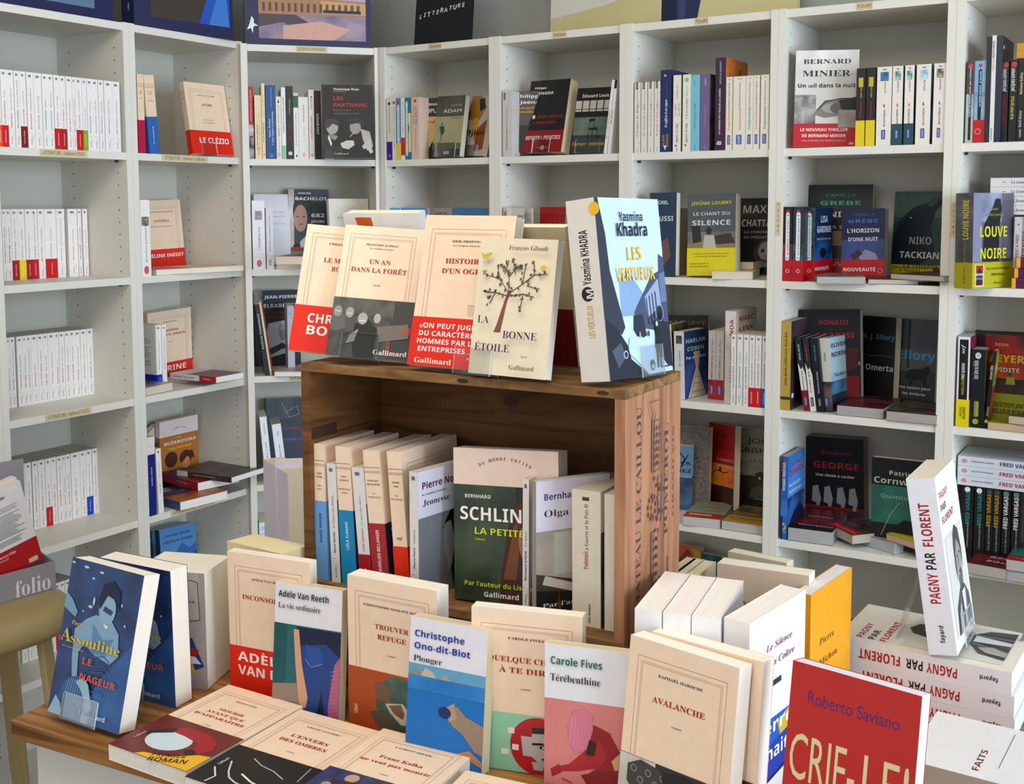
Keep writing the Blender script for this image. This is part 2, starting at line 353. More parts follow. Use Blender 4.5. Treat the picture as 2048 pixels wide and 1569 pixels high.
def book(it):
    L,q,w,h,d,col,grp,Fa,Sa,Ha,Ba,band,pg,st,cat,name=it
    r=empty(name,pose(q),L,cat,grp)
    t=min(.0005,d*.08)
    mb=MBld(); wrap(mb,w,0,h,d,t,ink(col))
    for side,a in (('F',Fa),('S',Sa),('H',Ha),('B',Ba)):
        if a: canv(mb,side,w,h,d,0,h,0).draw(a)
    mb.build('cover',r)
    mb=MBld(); e=.0006; g=min(.0008,d*.05)
    x1=w-.0004
    # page block with a slightly hollow fore-edge
    n=4; ys=[t+(d-2*t)*i/n for i in range(n+1)]; bow=[0,-.5,-.7,-.5,0]
    V=[];Fq=[]
    for i,y in enumerate(ys):
        V+=[(t,y,e),(x1+bow[i]*g,y,e),(x1+bow[i]*g,y,h-e),(t,y,h-e)]
    for i in range(n):
        b=4*i; Fq+=[(b+1,b+5,b+6,b+2),(b+2,b+6,b+7,b+3),(b,b+4,b+5,b+1)]
    Fq+=[(0,1,2,3),(4*n+3,4*n+2,4*n+1,4*n),(0,3,7,4)]
    mb.raw(V,Fq,pages(pg)); mb.build('page_block',r)
    if band:
        z1=h*(1-band[0]/100); o=.00055; mb=MBld()
        bb=MBld(); wrap(bb,w+.0008,0,z1,d+2*o,.0003,ink(band[1]))
        mb.raw([(x-o,y-o,z+.0003) for x,y,z in bb.v],bb.f,ink(band[1]))
        canv(mb,'F',w,h,d,0,z1,o+.00005).draw(band[2]); canv(mb,'S',w,h,d,0,z1,o+.00005).draw(band[3])
        if len(band)>4 and not isinstance(band[4],str): canv(mb,'B',w,h,d,0,z1,o+.00005).draw(band[4])
        mb.build('paper_band',r)
    if st: stand(q,w,h,d,st,L)
    return r
def stand(q,w,h,d,st,L):
    cx,wd,lip=st; wd/=1000; lip/=1000; mw=pose(q); x0=w*cx/100-wd/2; x1=x0+wd; th=.002
    mb=MBld(); low=min((mw@Vector((a,b,0))).z for a in (0,w) for b in (0,d))-.003
    P=lambda x,y,z: mw@Vector((x,y,z))
    y0=-.0032; y1=d+.0014
    hb=h*.5
    mb2=[((x0,y0-th,-.0025),(x1,y0-th,-.0025),(x1,y0,-.0025),(x0,y0,-.0025),(x0,y0-th,lip),(x1,y0-th,lip),(x1,y0,lip),(x0,y0,lip)),
         ((x0,y0-th,-.0028),(x1,y0-th,-.0028),(x1,y1+th,-.0028),(x0,y1+th,-.0028),(x0,y0-th,-.0008),(x1,y0-th,-.0008),(x1,y1+th,-.0008),(x0,y1+th,-.0008)),
         ((x0,y1,-.0025),(x1,y1,-.0025),(x1,y1+th,-.0025),(x0,y1+th,-.0025),(x0,y1,hb),(x1,y1,hb),(x1,y1+th,hb),(x0,y1+th,hb))]
    inv=Matrix.Translation((0,0,0))
    root_m=Matrix.Translation(P((x0+x1)/2,d/2,0)-Vector((0,0,P((x0+x1)/2,d/2,0).z-low)))
    ri=root_m.inverted()
    r=empty('book_stand',root_m,'clear acrylic stand holding the '+' '.join(L.split(',')[0].split()[:9]),'book stand','clear acrylic book stands')
    rim=MBld()
    for b,nm in zip(mb2,('front_lip','ledge','back_plate')):
        m=MBld(); m.hexa([ri@P(*p) for p in b],MACR); 
        if nm!='ledge':
            k=b[4:]; e=.0004       # top and side edges painted pale to imitate caught light
            m.poly([ri@(P(*k[i])+(P(*b[4+i])-P(*b[i])).normalized()*e) for i in range(4)],MGLINT)
            for a0,a1,a2,a3 in ((0,3,7,4),(2,1,5,6)):
                s_=-1 if a0==0 else 1
                m.poly([ri@(P(b[i][0]+s_*e,b[i][1],b[i][2])) for i in (a0,a1,a2,a3)],MGLINT)
        m.build(nm,r)
    a=[P(x0,y1+th,hb),P(x1,y1+th,hb)]; nb=(P(0,1,0)-P(0,0,0)); nb.z=0; nb.normalize()
    f=[p+nb*.03 for p in a]
    for p in f: p.z=low
    m=MBld(); m.hexa([ri@f[0],ri@f[1],ri@(f[1]+nb*th),ri@(f[0]+nb*th),ri@a[0],ri@a[1],ri@(a[1]+nb*th),ri@(a[0]+nb*th)],MACR); m.build('prop_leg',r)
# ================================================================ THE ROOM
WT,TH,DEP=.4,.0187,.27
def bookcase(o,yaw,zs,label,labels,holes):
    m=Matrix.Rotation(yaw,4,'Z'); m.translation=(o[0],o[1],0)
    r=empty('bookcase',m,label,'bookcase','white bookcases along the walls')
    top=zs[0]+ZC
    for s in (0,1):
        mb=MBld(); x0=0 if s==0 else WT-TH; mb.box(x0,0,0,x0+TH-.0004,DEP,top+.0015,MW)
        xi=x0+TH-.0001 if s==0 else x0-.0003
        for y in (.035,.215):
            z=.24
            while z<top-.05:
                if (s==1 and holes!='L') or (s==0 and holes!='R') or True:
                    pts=[(xi,y+.0021*math.cos(a),z+.0021*math.sin(a)) for a in [i*math.pi/4 for i in range(8)]]
                    mb.poly(pts if s==0 else pts[::-1],MH)
                z+=.032
        mb.build('side_panel',r)
    mb=MBld(); mb.box(TH,.003,top-.0190,WT-TH,DEP-.005,top,MW); mb.build('top_panel',r)
    for z in zs[1:]:
        mb=MBld(); mb.box(TH,.003,z+ZC-.0186,WT-TH,DEP-.006,z+ZC,MW)
        mb.build('shelf',r)
    for z in zs[1:4]:
        for xx in (TH,WT-TH-.007):
            mb=MBld(); mb.box(xx,.032,z+ZC-.0245,xx+.007,.039,z+ZC-.0188,MH); mb.build('shelf_pin',r)
    mb=MBld(); mb.box(TH,DEP-.005,.02,WT-TH,DEP,top-.019,MB); mb.build('back_panel',r)
    mb=MBld(); mb.box(TH,.02,0,WT-TH,.035,.085,MW); mb.build('plinth',r)
    for (x0,z0,x1,z1,tx,vert) in labels:
        mb=MBld(); y=.0026 if not vert else -.0004
        mb.box(x0,y-.0002,z0+ZC,x1,y+.0003,z1+ZC,MLAB)
        c=Canvas(mb,(x0,y-.0003,z0+ZC),(1,0,0),(0,0,1),x1-x0,z1-z0)
        if vert:
            for i,ch in enumerate(tx): c.text(50,12+i*15.4,ch,5.2,'5c5440','s','c',0)
        else: c.text(50,72,tx,(z1-z0)*1000*.5,'5c5440','s','c',88)
        mb.build('shelf_label',r)
BOOKCASES=[
((-1.4038, 2.2805), 1.01591, [0.469, 0.1395, -0.183, -0.503, -0.829, -1.15, -1.46], 'white bookcase at the far left picture edge', [], 'b'),
((-1.193, 2.6204), 1.01591, [0.469, 0.1395, -0.183, -0.503, -0.829, -1.15, -1.46], 'leftmost white bookcase filled with rows of small white paperbacks', [(0.1288, 0.1223, 0.2633, 0.1387, 'LITTÉRATURE – Gallimard, FOLIO', False), (0.1156, -0.5202, 0.2485, -0.5038, 'LITTÉRATURE – Gallimard, FOLIO', False)], 'b'),
((-0.9823, 2.9604), 1.01591, [0.469, 0.1395, -0.183, -0.503, -0.829, -1.15, -1.46], 'second white bookcase from left, with cream paperbacks and flat piles', [(0.0987, 0.1223, 0.2614, 0.1387, 'LITTÉRATURE – Gallimard – La Blanche', False), (0.0937, -0.8462, 0.2527, -0.8298, 'LITTÉRATURE – Gallimard', False)], 'b'),
((-0.7689, 3.2691), 0.2663, [0.4607, 0.1363, -0.1822, -0.4947, -0.8176, -1.135, -1.45], 'white bookcase set diagonally in the corner', [(0.1557, 0.4435, 0.2455, 0.4599, 'SCIENCES HUMAINES', False), (0.1173, -0.5119, 0.2075, -0.4955, 'LITTÉRATURE', False)], 'b'),
((-0.3862, 3.3655), -0.55489, [0.4603, 0.1345, -0.1825, -0.4966, -0.8172, -1.135, -1.45], 'first white bookcase right of the corner, below the black sign', [(0.176, 0.4431, 0.2212, 0.4595, 'Littérature', False)], 'b'),
((-0.0462, 3.1547), -0.55489, [0.4603, 0.1345, -0.1825, -0.4966, -0.8172, -1.135, -1.45], 'second white bookcase along the right wall side, partly behind crate display', [(0.1816, 0.4431, 0.224, 0.4595, 'Littérature', False)], 'b'),
((0.2937, 2.944), -0.55489, [0.4603, 0.1345, -0.1825, -0.4966, -0.8172, -1.135, -1.45], 'white bookcase right of the crate display, with broad blue spine on top row', [(0.1861, 0.4431, 0.2215, 0.4595, 'POLARS', False)], 'b'),
((0.6337, 2.7333), -0.55489, [0.4603, 0.1345, -0.1825, -0.4966, -0.8172, -1.135, -1.45], 'white bookcase with large eye-photo novel on its top row', [(0.1807, 0.4431, 0.2177, 0.4595, 'POLARS', False), (0.0016, -0.0738, 0.0133, 0.0076, 'POLARS', True)], 'b'),
((0.9737, 2.5225), -0.55489, [0.4603, 0.1345, -0.1825, -0.4966, -0.8172, -1.135, -1.45], 'white bookcase cut by the right picture edge', [(0.0004, -0.0725, 0.013, 0.0049, 'POLARS', True)], 'b')]
for a in BOOKCASES: bookcase(*a)
# setting
MWALL=paint('wall_grey','a6a6a0',.85,.96,3); MFLOOR=wood('floor_boards','6c5038','7c6046','8c7054',(1,6,1),3,.5); MCEIL=paint('ceiling_white','d8d8d4',.9)
def wallbox(name,a,b,h,th):
    a=Vector((*a,0)); b=Vector((*b,0)); d=(b-a); L=d.length; m=Matrix.Rotation(math.atan2(d.y,d.x),4,'Z'); m.translation=a
    mb=MBld(); mb.box(0,0,0,L,th,h,MWALL); o=mb.build(name); o.matrix_world=m; o['kind']='structure'; return o
wallbox('wall_left',(-2.291, 1.419),(-0.605, 4.138),2.9,.1)
wallbox('wall_right',(-1.078, 4.147),(3.002, 1.618),2.9,.1)
mb=MBld(); mb.box(-5.5,-4,-.08,6.5,6,0,MFLOOR); o=mb.build('floor'); o['kind']='structure'
mb=MBld(); mb.box(-5.5,-1.0,2.9,6.5,6,2.98,MCEIL); o=mb.build('ceiling'); o['kind']='structure'
# ---------------------------------------------------------------- crate
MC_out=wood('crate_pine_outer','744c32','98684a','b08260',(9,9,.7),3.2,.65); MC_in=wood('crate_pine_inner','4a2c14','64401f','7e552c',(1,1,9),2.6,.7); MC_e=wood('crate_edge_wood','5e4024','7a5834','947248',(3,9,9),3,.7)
MKNOT=paint('wood_knot','3c2412',.7,.8,60); MINK='4a3040'
def crate():
    cw,cd,ch,t=.5,.18,.325,.014
    m=Matrix.Rotation(-0.5186,4,'Z'); m.translation=(-0.29876,1.58933,1.015)      # front left bottom corner
    r=empty('wooden_wine_crate',m,'old wooden wine crate on its side holding books, dark brand printing on its end board','crate')
    mb=MBld(); mb.box(0,0,ch-.012,cw,cd*.48,ch,MC_e); mb.box(0,cd*.485,ch-.012,cw,cd,ch,MC_e)
    for x,y in ((.27,-.0002),(.47,-.0002)): mb.poly([(x+.009*math.cos(a),y,ch-.006+.003*math.sin(a)) for a in [i*.7854 for i in range(8)]][::-1],MKNOT)
    mb.build('top_board',r,bevel=.0008)
    mb=MBld(); mb.box(0,0,0,cw,cd,.012,MC_e); mb.build('bottom_board',r,bevel=.0008)
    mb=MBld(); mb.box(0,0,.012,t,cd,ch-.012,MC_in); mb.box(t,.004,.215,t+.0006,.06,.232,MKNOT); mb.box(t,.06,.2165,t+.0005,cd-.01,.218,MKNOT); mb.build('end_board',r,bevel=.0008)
    mb=MBld(); mb.box(cw-t,0,.012,cw,cd,ch-.012,MC_out)
    c=Canvas(mb,(cw+.0001,cd,.0),(0,0,1),(0,-1,0),ch,cd)   # lettering reads upwards along the board
    c.o=Vector((cw+.0001,cd,0)); c.ex=Vector((0,0,1)); c.ey=Vector((0,-1,0)); c.n=Vector((1,0,0))
    c=Canvas(mb,(cw+.0001,cd,0),(0,0,1),(0,-1,0),ch,cd); c.n=Vector((1,0,0))
    c.text(50,27,'CHATEAU LE CAILLOU',15,MINK,'r','c',84)
    c.text(58,76,'POMEROL',13,MINK,'r','c',46); c.text(60,88,'GRAND VIN',6,'6c4c48','r','c',38); c.text(22,78,'750ml',5,MINK,'m','c',8)
    k=ink('5a3c40')   # printed chateau with wings, roofs and windows
    for x0,x1,y0,y1 in ((16,40,46,58),(64,84,46,58)):
        for q in ((x0,y0,x1,y0),(x0,y1,x1,y1),(x0,y0,x0,y1),(x1,y0,x1,y1)): c.line([q[:2],q[2:]],.9,k)
        for i in range(6):
            x=x0+2+i*(x1-x0-3)/6; c.rect(x,y0+2,x+1.6,y0+5,k); c.rect(x,y0+7,x+1.6,y0+10,k)
    c.poly([(10,52),(16,44),(40,44),(40,46),(16,46)],k); c.poly([(13,60),(20,60),(20,66),(13,64)],ink('4c3438'))
    c.poly([(64,44),(84,44),(90,50),(84,46),(64,46)],k); c.line([(84,44),(92,38),(92,56)],.8,k); c.line([(88,40),(96,34)],.7,k)
    for i in range(9):
        a=i*.698; c.ell(50+4.4*math.cos(a),46+7*math.sin(a),3.6,3.6,k,8)
    for q in ((40,52),(44,56),(58,54),(61,50)): c.ell(q[0],q[1],3,4.5,ink('6c4c44'),8)
    c.rect(44,56,62,58,k); c.rect(46,58,48,62,k); c.rect(55,58,57,62,k); c.line([(30,62),(78,63)],1,ink('6c4c44'))
    mb.build('branded_end_board',r,bevel=.0008)
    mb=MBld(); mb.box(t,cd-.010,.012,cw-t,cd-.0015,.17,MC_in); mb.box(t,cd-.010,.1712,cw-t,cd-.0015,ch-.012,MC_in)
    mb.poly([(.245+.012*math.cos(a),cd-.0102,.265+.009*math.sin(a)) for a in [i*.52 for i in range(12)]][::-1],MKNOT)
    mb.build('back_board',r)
    m2=m.copy(); m2.translation=(-0.29876,1.58933,0.87)
    r2=empty('wooden_support_box',m2,'low wooden box under the wine crate, hidden behind the front book row','box')
    hh=1.015-0.87
    for nm,b in (('front_board',(.01,.02,0,.49,.03,hh-.0005)),('back_board',(.01,.15,0,.49,.16,hh-.0005)),('end_board',(.01,.03,0,.022,.15,hh-.0005)),('end_board',(.478,.03,0,.49,.15,hh-.0005))):
        mb=MBld(); mb.box(*b,MC_e); mb.build(nm,r2)
crate()
# ---------------------------------------------------------------- table
MT=wood('oiled_table_wood','5c3a1c','946636','b88c54',(.8,16,16),2.4,.45,1.2); MTW=paint('table_white_paint','d6d2c6',.5)
def table():
    m=Matrix.Rotation(-0.47124,4,'Z'); m.translation=(-0.679,1.477,0)     # front left corner
    r=empty('display_table',m,'wooden-topped white display table covered with books','table')
    Lx,Ly,z=1.75,.78,0.87
    rnd=random.Random(3)
    mb=MBld(); mb.box(0,0,z-.026,Lx,Ly,z,MT); mb.build('table_top',r,bevel=.0015)
    for nm,b in (('apron',(.022,.022,z-.10,Lx-.022,.042,z-.0265)),('apron',(.022,Ly-.042,z-.10,Lx-.022,Ly-.022,z-.0265)),('apron',(.022,.042,z-.10,.042,Ly-.042,z-.0265)),('apron',(Lx-.042,.042,z-.10,Lx-.022,Ly-.042,z-.0265))):
        mb=MBld(); mb.box(*b,MTW); mb.build(nm,r,bevel=.001)
    for x in (.024,Lx-.069):
        for y in (.024,Ly-.069):
            mb=MBld(); mb.hexa([(x+.008,y+.008,0),(x+.037,y+.008,0),(x+.037,y+.037,0),(x+.008,y+.037,0),(x,y,z-.1005),(x+.045,y,z-.1005),(x+.045,y+.045,z-.1005),(x,y+.045,z-.1005)],MTW)
            mb.build('leg',r,bevel=.001)
table()
# ---------------------------------------------------------------- chair and folio display
MCH=paint('stool_beige_lacquer','a08c5e',.32,.92,6,.5); MCB=paint('grey_cardboard','8e8a90',.7,.95,12)
def stool():
    r=empty('beige_stool',Matrix.Translation((-1.095,2.19,0)),'beige lacquered stool with thick rounded seat, left of the display table','stool')
    mb=MBld(); n=40; V=[];Fq=[]; prof=[(.86,0),(.96,.006),(1,.02),(1,.045),(.97,.058),(.9,.065)]
    for f,z in prof:
        for i in range(n):
            a=2*math.pi*i/n; c,s_=math.cos(a),math.sin(a); k=(abs(c)**3+abs(s_)**3)**(-1/3)
            V.append((.185*f*k*c,.185*f*k*s_,0.775-.065+z))
    for j in range(len(prof)-1):
        for i in range(n): Fq.append((j*n+i,j*n+(i+1)%n,(j+1)*n+(i+1)%n,(j+1)*n+i))
    Fq+=[tuple(range(n))[::-1],tuple((len(prof)-1)*n+i for i in range(n))]
    mb.raw(V,Fq,MCH); o=mb.build('seat',r,smooth=True); o.rotation_euler.z=.9
    for i in range(4):
        a=-.05+i*math.pi/2; u=Vector((math.cos(a),math.sin(a),0)); w=Vector((-u.y,u.x,0)); z1=0.775-.064
        q=[]
        for rr,z,k in ((.235,0,.016),(.165,z1,.021)): q+=[u*(rr-.007)-w*k+Vector((0,0,z)),u*(rr+.007)-w*k+Vector((0,0,z)),u*(rr+.007)+w*k+Vector((0,0,z)),u*(rr-.007)+w*k+Vector((0,0,z))]
        mb=MBld(); mb.hexa(q,MCH); mb.build('leg',r,bevel=.003)
    for i in range(4):
        a=-.05+i*math.pi/2; p=Vector((math.cos(a),math.sin(a),0))*.2; p2=Vector((math.cos(a+math.pi/2),math.sin(a+math.pi/2),0))*.2; d=(p2-p).normalized(); nn=Vector((-d.y,d.x,0))*.008
        mb=MBld(); mb.hexa([p-nn+Vector((0,0,.25)),p2-nn+Vector((0,0,.25)),p2+nn+Vector((0,0,.25)),p+nn+Vector((0,0,.25)),p-nn+Vector((0,0,.275)),p2-nn+Vector((0,0,.275)),p2+nn+Vector((0,0,.275)),p+nn+Vector((0,0,.275))],MCH); mb.build('stretcher',r)
stool()
def display():
    m=Matrix.Rotation(0.90757,4,'Z'); m.translation=(-0.94421,2.28522,0)      # front right corner; x towards the right end
    r=empty('cardboard_display_box',m,'grey cardboard display box lettered in white, standing on the beige stool','display box')
    zb=0.775+.0005; zt=0.832; w=.31; d=.11
    mb=MBld(); mb.box(-w,0,zb,0,.003,zt,MCB)
    c=Canvas(mb,(-w,-.0001,zt-.062),(1,0,0),(0,0,1),w,.062); c.text(84,88,'folio',34,'d8d6dc','r','c',25)
    mb.build('front_panel',r)
    mb=MBld(); mb.box(-w,d,zb,0,d+.003,zt+.20,MCB); mb.build('back_panel',r)
    for x in (-w,-.003):
        mb=MBld(); mb.hexa([(x,.003,zb),(x+.003,.003,zb),(x+.003,d,zb),(x,d,zb),(x,.003,zt),(x+.003,.003,zt),(x+.003,d,zt+.15 if x<-.1 else zt+.02),(x,d,zt+.15 if x<-.1 else zt+.02)],MCB); mb.build('side_panel',r)
    mb=MBld(); mb.box(-w+.003,.003,zb,-.003,d,zb+.003,MCB); mb.build('inner_floor',r)
display()
# ---------------------------------------------------------------- things on top of the bookcases
def puzzle(o,yaw,w,h,d,label,art,side):
    m=Matrix.Rotation(yaw,4,'Z'); m.translation=(o[0],o[1],o[2]+ZC)
    r=empty('puzzle_box',m,label,'puzzle box','navy puzzle boxes on top of the bookcases')
    mb=MBld(); mb.box(.001,.001,0,w-.001,d*.5,h-.001,ink('161a3c')); mb.build('box_base',r)
    mb=MBld(); mb.box(0,0,.0005,w,d*.45,h,ink('20224c'))
    canv(mb,'F',w,h,d,0,h,.0001).draw(art); canv(mb,'S',w,h,d*.45,0,h,.0001).draw(side)
    mb.build('box_lid',r)
def bird(x,y,s): return [('p','e8e8ee',[x,y-9*s,x+1.6*s,y-6*s,x+1.4*s,y-3*s,x+4.5*s,y-.5*s,x+2*s,y-.5*s,x+1*s,y+1*s,x+.8*s,y+6*s,x-.6*s,y+1.5*s,x-3*s,y+3*s,x-1.4*s,y-2*s])]
puzzle([-1.2286, 2.6011, 0.469],1.0159,0.4053,0.27,0.12,'navy puzzle box with yellow riverside picture, on leftmost bookcase',[('n',10,14,86,90,'a89c70','c8bc94',.04),('p','5c7890',[10,72,86,78,86,90,10,90]),('p','484038',[40,40,52,36,60,44,66,70,50,74]),('l','2c2824',1.2,[48,66,48,82])],[('t',20,60,'1000',7,'c8ccd8','m','c',7)])
puzzle([-0.9842, 3.0143, 0.469],0.8763,0.3124,0.27,0.12,'navy puzzle box with stone bridge picture, on second bookcase from left',[('n',16,10,96,88,'6c4c34','a87c4c',.06),('p','3c342c',[16,66,50,62,70,50,96,40,96,88,16,88]),('p','9c9088',[22,10,36,10,44,40,48,62,40,64,36,40]),('p','b07038',[48,44,60,42,64,56,50,58]),('p','b07038',[68,40,76,38,78,48,70,50]),('p','8c8078',[60,10,70,10,72,56,66,58]),('p','1c50b0',[64,88,72,62,88,46,96,44,96,88]),('p','3c78c8',[74,88,84,56,92,52,96,88])]+bird(8,64,1.4),[('t',20,60,'1000',7,'c8ccd8','m','c',7)])
puzzle([-0.7631, 3.3017, 0.4607],0.2663,0.3621,0.27,0.12,'navy puzzle box with palace mirrored in water, on the corner bookcase',[('n',11,6,96,50,'8c7ca0','c8b4b8',.2),('p','a87c58',[11,52,22,46,60,48,96,50,96,66,11,66]),('p','c89c68',[60,50,96,52,96,64,60,64]),('p','5c4048',[30,46,36,38,42,46]),('n',11,66,96,92,'584c70','a08898',.06),('p','4c3c48',[11,66,40,66,50,74,46,86,30,74,11,80]),('p','d0a090',[30,78,60,72,84,80,70,92,30,92]),*[('r',14+i*5,54,16+i*5,63,'5c4038') for i in range(16)],('r',62,60,92,63,'20242c'),('t',5,40,'Bluebird',10,'d0d4e0','s','c',36,90)]+bird(5.4,80,1.2),[('t',20,60,'1000',7,'c8ccd8','m','c',7)])
def sign():
    m=Matrix.Rotation(-0.49489,4,'Z'); m.translation=(-0.28495,3.37329,0.4603+ZC)
    r=empty('chalkboard_sign',m,'small black sign hand-lettered in white, in a wooden block on a bookcase','sign')
    mb=MBld(); mb.box(0.012,.0,0,.165,.03,.011,MC_e); mb.build('wooden_block',r,bevel=.001)
    mb=MBld(); k=math.tan(.12)
    mb.hexa([(-.008,.012,.0112),(.188,.012,.0112),(.188,.016,.0112),(-.008,.016,.0112),(-.008,.012+.2*k,.211),(.188,.012+.2*k,.211),(.188,.016+.2*k,.211),(-.008,.016+.2*k,.211)],paint('slate_black','0b0e12',.45,.9,20))
    c=Canvas(mb,(-.008,.012-.0002,.0112),(1,0,0),(0,k/math.sqrt(1+k*k),1/math.sqrt(1+k*k)),.196,.2)
    x=7
    for i,ch in enumerate('LITTERATURE'): c.text(9+i*7.4,62-i*1.15-(1 if i%2 else 0),ch,11.5+(i%3)*.8,'c4ccd0','m','c',0 if ch!='I' else 0,(-3,2,5,-2)[i%4],shear=.14)
    mb.build('board',r)
sign()
def painting():
    m=Matrix.Rotation(-0.55489,4,'Z'); m.translation=(0.11102,3.30433,0.4603+ZC)
    r=empty('large_canvas_painting',m,'large unframed painting of blue trouser legs on yellow ground, leaning above the bookcases','painting')
    w,h=0.7204,.8; k=.055
    mb=MBld(); mb.hexa([(0,0,0),(w,0,0),(w,.02,0),(0,.02,0),(0,h*k,h),(w,h*k,h),(w,h*k+.02,h),(0,h*k+.02,h)],ink('cfc590'))
    L=math.sqrt(h*h+(h*k)**2)
    c=Canvas(mb,(0,-.0004,0),(1,0,0),(0,h*k/L,h/L),w,L)
    c.draw([('n',0,84,100,100,'c2b682','cdc28e',.2),('p','c8bfa0',[0,0,100,0,100,84,46,84,0,92]),('p','d4d0c4',[0,0,60,0,52,82,24,88,0,91]),('p','232c52',[47.61,60,47.61+16,60,47.61+18,80,47.61+14,100,47.61+.5,100]),('p','35446e',[47.61+8,60,47.61+12,60,47.61+9.5,100,47.61+7,100]),('p','161c3c',[47.61,70,47.61+6,70,47.61+6.5,100,47.61+.8,100])])
    mb.build('canvas',r)
painting()

